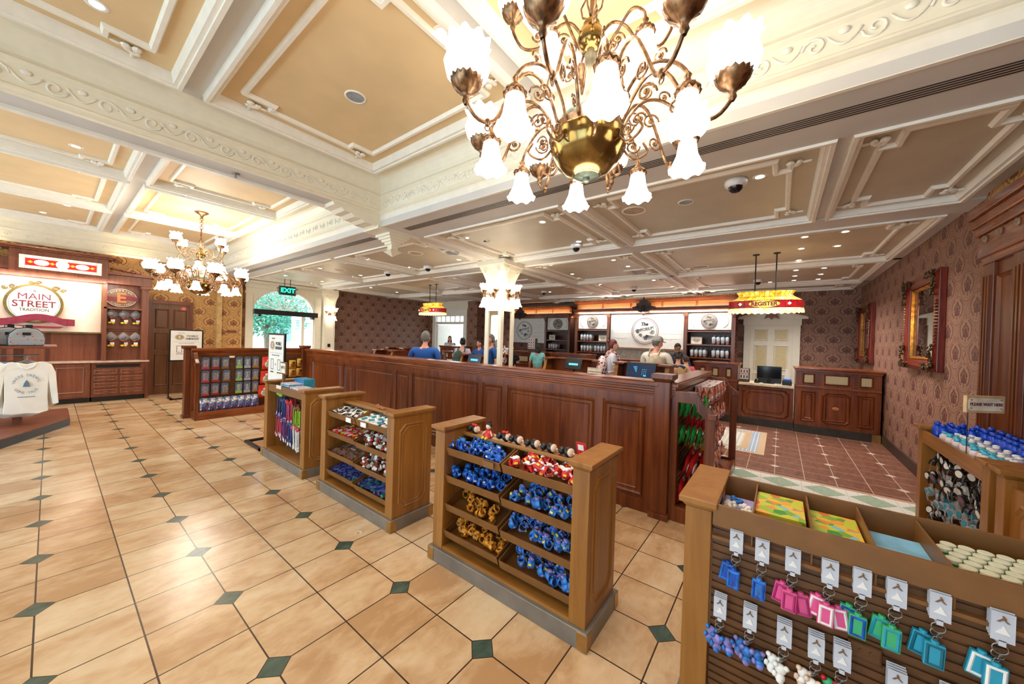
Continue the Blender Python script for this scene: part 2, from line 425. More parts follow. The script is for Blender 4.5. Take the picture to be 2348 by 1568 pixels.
# walls
m = MB(); m.box(-3.5, 2.66, 8.37, 8.5, 0, 3.56); struct(m.build('wall_north', wp_gold))
m = MB(); m.box(2.66, 3.12, 8.27, 8.5, 0, 2.94); struct(m.build('wall_north', wp_gold), 'gold papered pier between the brown door and street door')
m = MB(); m.box(2.6, 2.70, 8.22, 8.36, 0, 3.1); m.box(3.1, 3.13, 8.25, 8.27, 0, 2.94); struct(m.build('trim_1', plain('gold_bead', (206, 170, 112), .4)))
m = MB(); m.box(3.12, 3.24, 8.42, 8.5, 0, 3.0); struct(m.build('wall_north', wp_gold_y))
m = MB(); m.box(5.66, 9.9, 8.75, 8.88, 0, 3.02); struct(m.build('wall_northeast', wp_mx))
m = MB(); m.box(5.22, 5.66, 8.5, 8.88, 0, 3.02); struct(m.build('wall_northeast', cream))
m = MB()
m.box(9.85, 9.98, 8.5, 8.88, 0, 3.02); m.box(9.85, 9.98, 6.0, 6.5, 0, 3.02); struct(m.build('wall_east', wp_my))
m = MB(); m.box(9.85, 9.98, 6.5, 8.5, 2.5, 3.02); struct(m.build('wall_east', cream))
m = MB(); m.box(9.98, 12.1, 6.0, 6.12, 0, 3.02); struct(m.build('wall_northeast', wp_mx))
m = MB(); m.box(11.95, 12.1, 2.1, 6.0, 0, 3.02); struct(m.build('wall_east', wp_my))
m = MB(); m.box(11.1, 11.25, -4.6, 2.1, 0, 3.02); m.box(11.25, 12.1, 2.0, 2.1, 0, 3.02); struct(m.build('wall_east', wp_my))
m = MB(); m.box(-3.5, 11.25, -4.72, -4.6, 0, 3.56); struct(m.build('wall_south', wp_mx))
m = MB(); m.box(3.0, 4.98, -4.6, -4.585, 0, ZP); struct(m.build('wall_south', wp_gold), 'gold papered strip of wall beside the tall wood casing')
# unseen west wall behind the camera, openings added to let sky light in
m = MB(); m.box(-3.62, -3.5, -4.72, 8.5, 0, .5); m.box(-3.62, -3.5, -4.72, 8.5, 2.7, 3.56)
for y in (-4.72, -2.1, .5, 3.1, 5.7, 8.2): m.box(-3.62, -3.5, y, y+.3, .5, 2.7)
struct(m.build('wall_west', cream))
# baseboards
bb = plain('dark_baseboard', (44, 36, 32), .35)
m = MB(); m.box(5.0, 11.1, -4.6, -4.575, 0, .14); struct(m.build('baseboard_south', bb))
m = MB(); m.box(5.9, 9.85, 8.73, 8.75, 0, .14); struct(m.build('baseboard_northeast', bb))
m = MB(); m.box(1.36, 1.44, 8.35, 8.37, 0, .14); m.box(2.12, 2.6, 8.35, 8.37, 0, .14); struct(m.build('baseboard_north', bb))

# ---- ceilings
slab('ceiling', taupe, 3.0, 12.2, -4.6, 8.9, ZP, ZP+.1, label='low taupe coffered ceiling over the registers')
slab('ceiling', gold_panel, -3.5, 2.7, -4.6, 8.5, ZH, ZH+.1, label='high ochre coffered ceiling')
BX = [(2.571, 3.16), (5.05, 5.45), (7.74, 7.86), (10.0, 10.12)]
BY = [(-4.6, -4.47), (-3.52, -3.44), (-1.45, -1.33), (.80, 1.02), (3.35, 3.5), (5.62, 5.74), (7.9, 8.0)]
m = MB()
m.box(2.571, 3.16, -4.6, 8.4, ZS, ZP+.02)
for a, b in BX[1:]: m.box(a, b, -4.6, 8.75, ZS+(.02 if b-a < .2 else 0), ZP)
for a, b in BY: m.box(3.16, 12.0 if a != -3.52 else 5.06, a, b, ZS+(.02 if b-a < .14 else .001), ZP)
struct(m.build('ceiling', soffit, label='flat soffits of the low ceiling beams'))
def rosette(m, cx, cy, z, sx, sy):
    """leaf ornament in a panel corner"""
    for k in range(5):
        a = k/4*PI/2; m.ball((cx+sx*math.cos(a)*.055, cy+sy*math.sin(a)*.055, z), (.03, .022, .014), 6, 4)
    m.ball((cx, cy, z), (.03, .03, .018), 8, 4); m.ball((cx+sx*.1, cy+sy*.015, z), (.035, .012, .01), 6, 4); m.ball((cx+sx*.015, cy+sy*.1, z), (.012, .035, .01), 6, 4)
def path_mould(m, pts, wd, z0, z1):
    """moulding strip, peaked, that follows a closed outline under the ceiling"""
    n = len(pts); vs = []
    for i in range(n):
        a = Vector(pts[i-1]); b = Vector(pts[i]); c = Vector(pts[(i+1) % n])
        d1 = (b-a).normalized(); d2 = (c-b).normalized(); n1 = Vector((-d1.y, d1.x)); n2 = Vector((-d2.y, d2.x)); q = (n1+n2); q = q/max(.5, q.dot(n1)) if q.length > 1e-4 else n1
        for w, z in ((-wd/2, z1), (-wd/4, z0), (wd/4, z0), (wd/2, z1)): vs.append((b.x+q.x*w, b.y+q.y*w, z))
    fs = [(i*4+j, ((i+1) % n)*4+j, ((i+1) % n)*4+j+1, i*4+j+1) for i in range(n) for j in range(3)]
    m.add(vs, fs)
def coffer(m, x0, x1, y0, y1, z, zl, inset=.24, nt=.13, orn=True, w=.075):
    path_mould(m, [(x0+w/2, y0+w/2), (x1-w/2, y0+w/2), (x1-w/2, y1-w/2), (x0+w/2, y1-w/2)], w, zl, z)
    path_mould(m, [(x0+w*.2, y0+w*.2), (x1-w*.2, y0+w*.2), (x1-w*.2, y1-w*.2), (x0+w*.2, y1-w*.2)], w*.7, zl-.014, z-.01)
    inset = min(inset, (y1-y0)*.19); a, b, c, d = x0+inset, x1-inset, y0+inset, y1-inset; k = nt; e = .09
    if b-a < .5 or d-c < .5: return
    pts = [(a+e+k, c), (b-e-k, c), (b-e-k, c+e), (b, c+e), (b, d-e), (b-e-k, d-e), (b-e-k, d), (a+e+k, d), (a+e+k, d-e), (a, d-e), (a, c+e), (a+e+k, c+e)]
    path_mould(m, pts, .05, z-.028, z)
    if orn:
        for sx, px in ((1, a), (-1, b)):
            for sy, py in ((1, c), (-1, d)): rosette(m, px+sx*.07, py+sy*.0, z-.02, sx, -sy)
m = MB()
xs = [(3.16, 5.05), (5.45, 7.74), (7.86, 10.0), (10.12, 11.1)]
ys = [(-4.47, -3.52), (-3.44, -1.45), (-1.33, .80), (1.02, 3.35), (3.5, 5.62), (5.74, 7.9)]
for i, (a, b) in enumerate(xs):
    for j, (c, d) in enumerate(ys):
        if i == 3 and j > 3: continue
        if i >= 1 and j == 0: continue
        if i >= 1 and j == 1: c = -4.47
        coffer(m, a, b, c, d, ZP, ZS-.004 if i < 2 else ZS+.01, orn=i < 2)
for i in (1, 2, 3): pass
struct(m.build('trim_2', trimw, label='white mouldings of the low coffered ceiling'))
# high ceilings: flat ribs and mouldings
XR = (.65, .79)
w1y = [(-3.9, -1.66), (-1.5, .74)]; w2y = [(1.42, 3.67), (3.80, 5.79), (5.92, 7.92)]
m = MB()
m.box(XR[0], XR[1], -4.6, .9, ZH-.03, ZH+.02); m.box(XR[0], XR[1], 1.2, 8.2, ZH-.03, ZH+.02)
for y in ((-1.66, -1.5), (-4.1, -3.9)): m.box(-3.5, 2.4, y[0], y[1], ZH-.029, ZH+.02)
for y in ((3.67, 3.80), (5.79, 5.92)): m.box(-3.5, 2.4, y[0], y[1], ZH-.029, ZH+.02)
struct(m.build('ceiling', soffit, label='flat ribs of the high ceiling'))
m = MB()
for (c, d) in w1y+w2y:
    for (a, b) in ((XR[1], 2.36), (-1.2, XR[0]), (-3.4, -1.33)): coffer(m, a, b, c, d, ZH, ZH-.075, inset=.2)
struct(m.build('trim_3', trimw, label='white mouldings of the high coffered ceiling'))
# fascias, frieze and cove round the two high wells
def well_prof(z0):
    """(outward, z): from the bottom of the fascia up to the ceiling; outward grows into the room"""
    p = [(0, 3.07), (0, 3.09), (.012, 3.095), (.03, 3.11), (.03, 3.125), (.012, 3.14), (.012, 3.28), (.03, 3.295), (.03, 3.31), (.01, 3.33), (.0, 3.35)]
    for i in range(1, 9):
        a = i/8*PI/2; p.append((.21*(1-math.cos(a)), 3.35+.2*math.sin(a)))
    return p
def well(x1, y0, y1, zE, zN, zSo):
    m = MB(); m.cur = 0
    # closed loop of corners of the well (east side, north, west, south), profile swept inside
    cs = [(x1, y0), (x1, y1), (-3.5, y1), (-3.5, y0)]; dirs = [(-1, 1), (-1, -1), (1, -1), (1, 1)]
    pr = well_prof(ZS); k = len(pr)
    vs = []
    for (cx, cy), (dx, dy) in zip(cs, dirs):
        for o, z in pr: vs.append((cx+dx*o, cy+dy*o, z))
    zz = [zE, zN, 2.94, zSo]
    fs = []
    for i in range(4):
        for j in range(k-1): fs.append((i*k+j, ((i+1) % 4)*k+j, ((i+1) % 4)*k+j+1, i*k+j+1))
    m.add(vs, fs); return m
m = well(2.571, -4.6, .935, 2.94, 2.94, 2.94); struct(m.build('trim_4', cream, label='cream fascia and cove of the near ceiling well'))
m = well(2.571, 1.2, 8.22, 2.94, 2.94, 2.94); struct(m.build('trim_5', cream, label='cream fascia and cove of the far ceiling well'))
m = MB(); m.box(-3.5, 2.571, .936, 1.199, 3.07, 3.5); struct(m.build('ceiling', soffit, label='beam between the two high ceiling wells'))
m = MB(); m.box(-3.5, 2.57, 1.14, 1.2, 3.045, 3.09); m.box(-3.5, 2.57, 1.19, 1.23, 3.055, 3.12); m.box(2.0, 2.05, .96, 1.14, 3.045, 3.08)
m.box(2.5715, 2.60, -4.6, 8.37, ZS-.005, 3.2)
struct(m.build('trim_6', trimw))
# scroll relief on the friezes
m = MB()
for k in range(22):
    y = .80-k*.24; m.tube(spiral((2.556, y, 3.205), .055, 1.3, 'x', 14, 1 if k % 2 else -1), .008, 5); m.tube([(2.556, y-.05-.14*q/8, 3.235-.06*math.sin(PI*q/8)) for q in range(9)], .007, 5)
    m.ball((2.556, y-.12, 3.245), (.008, .03, .02), 6, 4)
for k in range(22):
    x = 2.43-k*.24; m.tube(spiral((x, .92, 3.205), .055, 1.3, 'y', 14, 1 if k % 2 else -1), .008, 5); m.tube([(x-.05-.14*q/8, .92, 3.235-.06*math.sin(PI*q/8)) for q in range(9)], .007, 5); m.ball((x-.12, .92, 3.245), (.03, .008, .02), 6, 4)
for k in range(28):
    y = 1.5+k*.24; m.tube(spiral((2.556, y, 3.205), .055, 1.3, 'x', 10, 1 if k % 2 else -1), .008, 4); m.ball((2.556, y+.12, 3.205), (.008, .03, .04), 5, 4)
for k in range(20):
    x = 2.4-k*.24; m.tube(spiral((x, 8.2, 3.205), .05, 1.3, 'y', 8, 1), .007, 4)
struct(m.build('trim_7', trimw, smooth=True, label='scroll relief along the cream friezes'))
# north wall part under the far well (wall meets the fascia)
m = MB(); m.box(-3.5, 2.66, 8.2, 8.37, 3.09, 3.56); struct(m.build('wall_north', cream))
# east beam grille slots
m = MB()
for k in range(5): m.box(2.78+k*.024, 2.788+k*.024, -4.5, .74, ZS-.003, ZS+.001)
for k in range(5): m.box(2.78+k*.024, 2.788+k*.024, 1.5, 7.6, ZS-.003, ZS+.001)
o = m.build('slot_grille', black); tag(o, 'long black slotted air grille in the soffit beside the near ceiling well', 'grille'); 
# corner bracket and hanging cap where the wells meet
t = thing('corner_bracket', 'stepped cream bracket and pendant cap under the corner where the ceiling wells meet', 'bracket', (2.571, 1.07, 3.07))
m = MB(); m.M = Matrix.Translation((0, 0, 0))
pf = [(-.60, .0), (-.58, -.03), (-.50, -.04), (-.46, -.07), (-.38, -.07), (-.33, -.10), (-.25, -.105), (-.2, -.13), (-.08, -.13), (-.04, -.15), (.0, -.15), (.0, .02), (-.60, .02)]
m.prism(pf, -.13, .13, 'y')
m.build('scroll_bracket', cream, t)
m = MB(); m.box(-.05, .60, -.17, .17, -.17, -.13)
z = -.17
for k, (w, h) in enumerate(((.20, .03), (.165, .03), (.13, .03), (.095, .03), (.06, .06))):
    m.taper(.28-w*.8, .28+w*.8, -w*.8, w*.8, z-h, z, .003); z -= h
m.taper(.21, .35, -.07, .07, z-.03, z-.0, -.02); z -= .03
m.add([(.19, -.09, z), (.37, -.09, z), (.37, .09, z), (.19, .09, z), (.28, 0, z-.07)], [(0, 1, 2, 3), (0, 4, 1), (1, 4, 2), (2, 4, 3), (3, 4, 0)])
m.build('pendant_cap', cream, t)

# ---- ceiling fixtures
def can_proto():
    t = thing('ceiling_downlight', 'small round recessed downlight in the ceiling', 'ceiling light', (0, 0, -50))
    m = MB(); m.lathe([(.032, 0), (.05, -.004), (.056, 0), (.056, .006), (.032, .006)], 20); m.build('trim_ring', trimw, t, smooth=True)
    m = MB(); m.cyl((0, 0, -.001), (0, 0, .006), .033, n=16); m.build('lens', glow2, t)
    return t
def area_of(x, y):
    if x < 2.6: return 'in the high ochre ceiling'+(' of the near well' if y < 1 else ' of the far well')
    b = 'near' if x < 5.1 else ('middle' if x < 7.8 else 'far')
    q = 'beside the patterned south wall' if y < -3 else ('between south wall and column' if y < .8 else ('between column and the north side' if y < 5 else 'by the north wall'))
    return 'in the %s bay %s' % (b, q)
cp = can_proto()
for i, (x, y) in enumerate(CANS+HCANS):
    g = area_of(x, y); z = (ZH if x < 2.6 else ZP)-.001
    if i == 0:
        cp.location = (x, y, z); cp['label'] = 'small round recessed downlight '+g; cp['group'] = 'downlights '+g; dup(cp, (x, y, -60)) if 0 else None
    else: dup(cp, (x, y, z), label='small round recessed downlight '+g, group='downlights '+g)
def disc(name, x, y, z, r, mats, label, cat='speaker', ringmat=None):
    t = thing(name, label, cat, (x, y, z-.001))
    m = MB(); m.lathe([(r*.8, 0), (r*.86, -.008), (r, -.004), (r, .004), (r*.8, .004)], 28); m.build('trim_ring', ringmat or trimw, t, smooth=True)
    m = MB(); m.cyl((0, 0, -.003), (0, 0, .003), r*.81, n=28); m.build('grille', mats, t); return t
grey = plain('grille_grey', (150, 158, 164), .5); tanr = plain('grille_tan', (186, 164, 140), .6)
disc('ceiling_speaker', 1.563, -.271, ZH, .085, grey, 'round grey speaker in the middle of the ochre panel of the near well')
disc('ceiling_speaker', 1.90, 2.45, ZH, .085, glassdark, 'dark round fitting in the far well panel next to the beam')
disc('ceiling_speaker', 3.92, .32, ZP, .06, glassdark, 'black round fitting in the low ceiling panel near the slotted grille')
disc('ceiling_speaker', 3.86, -1.87, ZP, .13, tanr, 'large tan round speaker in the low panel below the big chandelier')
disc('ceiling_speaker', 3.90, -2.38, ZP, .075, grey, 'small pale round speaker beside the large tan one and the camera')
disc('ceiling_speaker', 7.24, -1.97, ZP, .15, tanr, 'large tan round speaker behind the register lamp rods')
disc('ceiling_speaker', 3.86, 1.9, ZP, .13, tanr, 'tan round speaker in the low panel beyond the corner bracket')
disc('ceiling_speaker', 3.98, 4.77, ZP, .13, tanr, 'tan round speaker in the low panel close to the arched street door')
disc('ceiling_speaker', 3.55, 1.25, ZP-.0, .05, grey, 'tiny round fitting in the low panel by the corner bracket')
for k, (x, y, lab) in enumerate([(4.0, 1.12, 'square white air diffuser with round core in the soffit by the corner bracket')]):
    t = thing('ceiling_vent', lab, 'vent', (x, y, ZS)); m = MB(); m.box(-.14, .14, -.14, .14, -.006, .004); m.build('plate', trimw, t)
    m = MB(); m.lathe([(.07, -.008), (.1, -.02), (.12, -.006)], 24); m.cyl((0, 0, -.012), (0, 0, -.004), .065, n=24); m.build('core', grey, t, smooth=False)
for x, y, lab in [(7.2, -.95, 'slatted square return vent in the low ceiling right of the column'), (7.15, 1.9, 'slatted square return vent in the low ceiling behind the column'), (7.35, 4.43, 'slatted square return vent beside the small register lamp')]:
    t = thing('ceiling_vent', lab, 'vent', (x, y, ZP)); m = MB(); m.frame(-.3, .3, -.3, .3, .05, 0, -.025, 'z'); m.build('frame', trimw, t)
    m = MB(); [m.box(-.25, .25, -.25+k*.05, -.225+k*.05, -.012, -.004) for k in range(10)]; m.build('slats', soffit, t)
# dome cameras
def camdome(x, y, z, label, first=[None]):
    if first[0]: return dup(first[0], (x, y, z), label=label)
    t = thing('dome_camera', label, 'security camera', (x, y, z)); first[0] = t
    m = MB(); m.lathe([(.0, 0), (.085, 0), (.088, -.02), (.08, -.045), (.055, -.055)], 24); m.build('housing', plain('camera_white', (232, 232, 234), .35), t, smooth=True)
    m = MB(); m.lathe([(.056, -.05), (.05, -.08), (.03, -.1), (0, -.108)], 20); m.build('dome', glassdark, t, smooth=True)
    return t
for x, y, lab in [(3.62, -2.83, 'white dome camera in the low panel right of the big chandelier'), (4.76, -.72, 'white dome camera beyond the brass bowl of the chandelier near the column'), (4.70, 2.6, 'white dome camera left of the column in the low ceiling'),
    (4.65, 3.93, 'white dome camera furthest toward the arched door'), (9.2, -.12, 'white dome camera above the middle shop logo board'), (8.77, 2.36, 'white dome camera above the small shop logo board behind the column'), (9.19, -2.76, 'white dome camera behind the large register lamp')]:
    camdome(x, y, ZP-.002, lab)
def sprinkler(x, y, z, label):
    t = thing('sprinkler', label, 'sprinkler', (x, y, z)); m = MB(); m.lathe([(0, 0), (.035, 0), (.03, -.008), (.008, -.01)], 14); m.build('escutcheon', steel, t, smooth=True)
    m = MB(); m.cyl((0, 0, -.01), (0, 0, -.04), .007, n=8); m.cyl((0, 0, -.04), (0, 0, -.043), .016, n=10); m.build('head', steel, t)
sprinkler(1.1, 1.06, 3.07, 'small metal sprinkler head under the beam between the two wells')
sprinkler(1.2, 3.74, ZH-.03, 'tiny dark sprinkler head under the rib above the far chandelier')
# ================================================================ doors, windows, column, tall casings
# brown six-panel door in the north wall: x 1.46..2.10
t = MB(); t.box(1.44, 2.10, 8.34, 8.37, 0, 2.12)
for x0, x1 in ((1.50, 1.74), (1.81, 2.05)):
    for z0, z1 in ((.2, .95), (1.05, 1.45), (1.55, 2.0)):
        t.frame(x0, x1, z0, z1, .035, 8.34, 8.325, 'y')
d1 = struct(t.build('door_1', doorwood), 'closed reddish brown six-panel door in the gold papered wall')
m = MB(); m.box(1.38, 1.45, 8.31, 8.37, 0, 2.2); m.box(2.09, 2.16, 8.31, 8.37, 0, 2.2); m.box(1.45, 2.09, 8.31, 8.37, 2.12, 2.2); m.build('door_frame', redwood, d1)
t = thing('fire_sign', 'tiny red and white notice at the top of the brown six-panel door', 'sign', (1.99, 8.335, 2.03))
m = MB(); m.box(-.05, .05, -.004, .003, -.035, .035); m.build('plate', plain('sign_red', (206, 48, 52), .5), t); text('FIRE', .035, paper, (0, -.005, .012), '-y', t, .001); text('DOOR', .028, paper, (0, -.005, -.018), '-y', t, .001)
t = thing('wall_plaque', 'small dark red wooden plaque on the gold papered pier', 'plaque', (2.92, 8.27, 1.52))
m = MB(); m.prism([(-.1, -.035), (.1, -.035), (.1, .035), (-.09, .035), (-.12, 0)], -.015, 0, 'y'); m.build('board', redwood, t, bevel=.003)
# arched street door (x 3.24..5.2, y 8.4)
m = MB(); AX, AR, AZ = 4.21, .78, 2.13
R = AR; pts = []
m.box(3.24, AX-R, 8.40, 8.52, 0, 3.02); m.box(AX+R, 5.24, 8.40, 8.52, 0, 3.02)
n = 24
vs = []
for i in range(n+1):
    a = PI*i/n; vs += [(AX+R*math.cos(a), 8.40, AZ+R*.78*math.sin(a)), (AX+R*math.cos(a), 8.52, AZ+R*.78*math.sin(a)), (AX+R*math.cos(a), 8.40, 3.02), (AX+R*math.cos(a), 8.52, 3.02)]
fs = []
for i in range(n): a = i*4; b = a+4; fs += [(a, b, b+2, a+2), (a+1, a+3, b+3, b+1), (a, a+1, b+1, b)]
m.add(vs, fs); d2 = struct(m.build('door_2', cream), 'tall cream street doorway with fanlight standing open')
m = MB()
m.tube([(AX+(R+.05)*math.cos(PI*i/n), 8.395, AZ+(R+.05)*.78*math.sin(PI*i/n)) for i in range(n+1)], .02, 6)
m.box(3.24, 3.40, 8.37, 8.40, 0, 2.62); m.box(5.03, 5.2, 8.37, 8.40, 0, 2.62); m.box(3.22, 5.24, 8.36, 8.40, 2.75, 2.82); m.box(3.2, 5.26, 8.33, 8.40, 2.88, 2.94)
m.box(3.22, 3.42, 8.36, 8.4, 2.58, 2.64); m.box(5.01, 5.22, 8.36, 8.4, 2.58, 2.64)
m.build('door_frame', cream, d2)
m = MB()
for i in range(1, 8):
    a = PI*i/8; m.tube([(AX+.12*math.cos(a), 8.46, AZ+.1*math.sin(a)), (AX+R*math.cos(a), 8.46, AZ+R*.78*math.sin(a))], .012, 5)
m.tube([(AX+.14*math.cos(PI*i/12), 8.46, AZ+.12*math.sin(PI*i/12)) for i in range(13)], .012, 5)
m.build('muntin', cream, d2)
m = MB(); m.box(AX-R, AX+R, 8.485, 8.49, AZ, 2.74); m.build('pane', glass, d2)
t = tag(MB().box(3.40, 5.05, 8.22, 8.33, 2.02, 2.16).build('door_operator', black), 'long black automatic opener beam across the arched street door', 'door opener')
m = MB(); m.box(3.5, 3.56, 8.25, 8.4, 1.96, 2.03); m.box(4.9, 4.96, 8.25, 8.4, 1.96, 2.03); m.build('bracket', black, t)
# open leaf of the street door, seen nearly edge-on outside
m = MB(); m.box(4.72, 4.80, 8.55, 9.3, 0, .9); m.box(4.72, 4.80, 8.55, 8.66, .9, 2.1); m.box(4.72, 4.80, 9.19, 9.3, .9, 2.1); m.box(4.72, 4.8, 8.66, 9.19, 1.95, 2.1)
d3 = struct(m.build('door_3', cream), 'open cream leaf of the arched street door'); m = MB(); m.box(4.755, 4.765, 8.66, 9.19, .9, 1.95); m.build('pane', glass, d3)
# exit sign
t = thing('exit_sign', 'green lit EXIT sign in black scrolled frame hung before the arched door', 'exit sign', (3.96, 7.6, 2.68))
m = MB(); m.box(-.17, .17, -.03, .03, -.09, .09); m.frame(-.2, .2, -.12, .12, .04, -.032, -.045, 'y'); m.box(-.2, .2, -.028, .03, -.12, .12); m.build('housing', black, t)
m = MB(); [m.tube(spiral((sx*.225, 0, sz*.05), .04, 1.2, 'y', 12, sx*sz), .007, 5) for sx in (-1, 1) for sz in (-1, 1)]; m.build('scroll', black, t)
eg = Mt('exit_green', .5); eg.color((20, 150, 110)); eg.emit((40, 255, 190), 2.2)
text('EXIT', .17, eg.m, (0, -.047, 0), '-y', t, .003, bold=.004)
m = MB(); m.cyl((-.07, 0, .12), (-.07, 0, .335), .008); m.cyl((.07, 0, .12), (.07, 0, .335), .008); m.box(-.13, .13, -.03, .03, .33, .34); m.build('hanger', black, t)
# far street door in the east wall with transom
m = MB(); Y0, Y1 = 6.5, 8.5
for y in (6.5, 8.32): m.box(9.80, 9.95, y+.002, y+.178, 0, 2.4)
m.box(9.80, 9.849, Y0, Y1, 2.4, 2.62); m.box(9.78, 9.849, Y0-.03, Y1+.03, 2.62, 2.68); m.box(9.849, 9.95, Y0+.003, Y1-.003, 2.4, 2.498); m.box(9.83, 9.93, 6.68, 8.32, 2.08, 2.18)
w1 = struct(m.build('window_1', trimw), 'white framed street entrance with a row of transom panes')
m = MB(); [m.box(9.86, 9.9, 6.68+k*.273-.012, 6.68+k*.273+.012, 2.18, 2.4) for k in range(1, 6)]; m.build('muntin', trimw, w1)
m = MB(); m.box(9.885, 9.89, 6.68, 8.32, 2.18, 2.4); m.build('pane', glass, w1)
for k, (ya, yb) in enumerate(((6.69, 6.75), (8.25, 8.31))):
    m = MB(); m.box(9.9, 10.6, ya, yb, 0, 2.07); struct(m.build('door_5', trimw), 'open white leaf of the far street entrance')
# cream pedimented door in the east wall
d4 = MB(); d4.box(11.06, 11.1, -3.42, -2.56, 0, 2.12)
for y0, y1 in ((-3.34, -3.05), (-2.93, -2.64)):
    for z0, z1 in ((.3, .9), (.98, 1.62), (1.72, 2.02)): d4.frame(y0, y1, z0, z1, .04, 11.06, 11.045, 'x')
d4 = struct(d4.build('door_4', cream), 'cream panelled door under a triangular pediment')
m = MB(); m.box(11.02, 11.1, -3.56, -3.42, 0, 2.16); m.box(11.02, 11.1, -2.56, -2.42, 0, 2.16); m.box(11.0, 11.1, -3.58, -2.40, 2.12, 2.28)
m.prism([(-3.68, 2.28), (-2.30, 2.28), (-2.30, 2.31), (-2.99, 2.50), (-3.68, 2.31)], 11.03, 11.1, 'x')
m.tube([(11.0, -3.68, 2.31), (11.0, -2.99, 2.50), (11.0, -2.30, 2.31)], .025, 6); m.box(10.98, 11.1, -3.7, -2.28, 2.27, 2.31)
m.build('door_frame', cream, d4)
m = MB(); [m.box(11.058, 11.062, y0, y1, z0, z1) for y0, y1 in ((-3.31, -3.08), (-2.90, -2.67)) for z0, z1 in ((.33, .87), (1.01, 1.59), (1.75, 1.99))]; m.build('door_panel', plain('panel_yellow', (214, 196, 148), .5, var=.02), d4)
t = tag(MB().prism([(-3.14, 2.27), (-3.10, 2.38), (-3.05, 2.45), (-2.93, 2.45), (-2.88, 2.38), (-2.84, 2.27), (-2.93, 2.31), (-2.99, 2.25), (-3.05, 2.31)], 10.93, 10.99, 'x').build('carved_crest', redwood), 'small red-brown carved crest at the tip of the cream pediment', 'ornament')
# pilaster with sconce beside the arched door
m = MB(); m.box(5.26, 5.62, 8.3, 8.5, 0, 2.5); m.box(5.24, 5.64, 8.27, 8.5, 0, .2)
for k, (w, z) in enumerate(((.0, 2.5), (.02, 2.6), (.05, 2.7))): m.taper(5.26-w, 5.62+w, 8.3-w, 8.5, z, z+.1, .02)
m.box(5.2, 5.68, 8.22, 8.5, 2.8, 2.94); m.box(5.30, 5.34, 8.285, 8.3, .25, 2.45); m.box(5.54, 5.58, 8.285, 8.3, .25, 2.45)
for sx in (5.3, 5.58): m.tube(spiral((sx, 8.24, 2.74), .06, 1.3, 'y', 12), .012, 5)
m.tube([(5.3, 8.24, 2.68), (5.44, 8.22, 2.6), (5.58, 8.24, 2.68)], .012, 5)
struct(m.build('column', cream, label='cream pilaster with carved capital by the arched door'))
m = MB(); m.box(5.4, 5.48, 8.28, 8.30, 1.12, 1.22); tag(m.build('outlet_plate', black), 'small black socket plate low on the cream pilaster', 'socket')

# sconce: arms with bell shades
def shade_down(m, c, s=1.0, tilt=(0, 0)):
    """fluted bell shade, opening downwards from c"""
    M0 = m.M; m.M = M0 @ Matrix.Translation(c) @ Euler((tilt[0], tilt[1], 0)).to_matrix().to_4x4() @ Matrix.Scale(s, 4)
    m.lathe([(.022, 0), (.034, -.01), (.040, -.05), (.046, -.09), (.066, -.125), (.072, -.128), (.060, -.12), (.035, -.06)], 48, wave=lambda t, u: (1+.05*math.cos(8*t)*max(0, u-.3)*2, .008*math.cos(8*t)*(u > .6)))
    m.M = M0
def shade_up(m, c, s=1.0, tilt=(0, 0)):
    """wide ruffled globe shade, opening upwards"""
    M0 = m.M; m.M = M0 @ Matrix.Translation(c) @ Euler((tilt[0], tilt[1], 0)).to_matrix().to_4x4() @ Matrix.Scale(s, 4)
    m.lathe([(.02, 0), (.05, .012), (.082, .045), (.092, .085), (.080, .12), (.066, .135), (.078, .155), (.092, .165), (.085, .16), (.06, .135), (.075, .1), (.07, .05), (.02, .02)], 60, wave=lambda t, u: (1+.06*math.cos(10*t)*(.25+(u > .35)*.75), .008*math.cos(10*t)*(.45 < u < .8)))
    m.M = M0
def leaf_cup(m, c, s=1.0, tilt=(0, 0)):
    M0 = m.M; m.M = M0 @ Matrix.Translation(c) @ Euler((tilt[0], tilt[1], 0)).to_matrix().to_4x4() @ Matrix.Scale(s, 4)
    m.lathe([(.008, -.075), (.016, -.06), (.012, -.045), (.022, -.03), (.045, -.012), (.066, .02), (.070, .045), (.062, .04), (.04, .005), (.01, -.01)], 32, wave=lambda t, u: (1+.07*math.cos(16*t)*(u > .4), .012*math.cos(16*t)*(.5 < u < .85)))
    m.M = M0
def leaf_cap(m, c, s=1.0, tilt=(0, 0)):
    M0 = m.M; m.M = M0 @ Matrix.Translation(c) @ Euler((tilt[0], tilt[1], 0)).to_matrix().to_4x4() @ Matrix.Scale(s, 4)
    m.lathe([(.004, .06), (.014, .045), (.009, .035), (.018, .02), (.036, .006), (.042, -.014), (.036, -.012), (.01, .0)], 24, wave=lambda t, u: (1+.06*math.cos(12*t)*(u > .4), .006*math.cos(12*t)*(u > .6)))
    m.M = M0
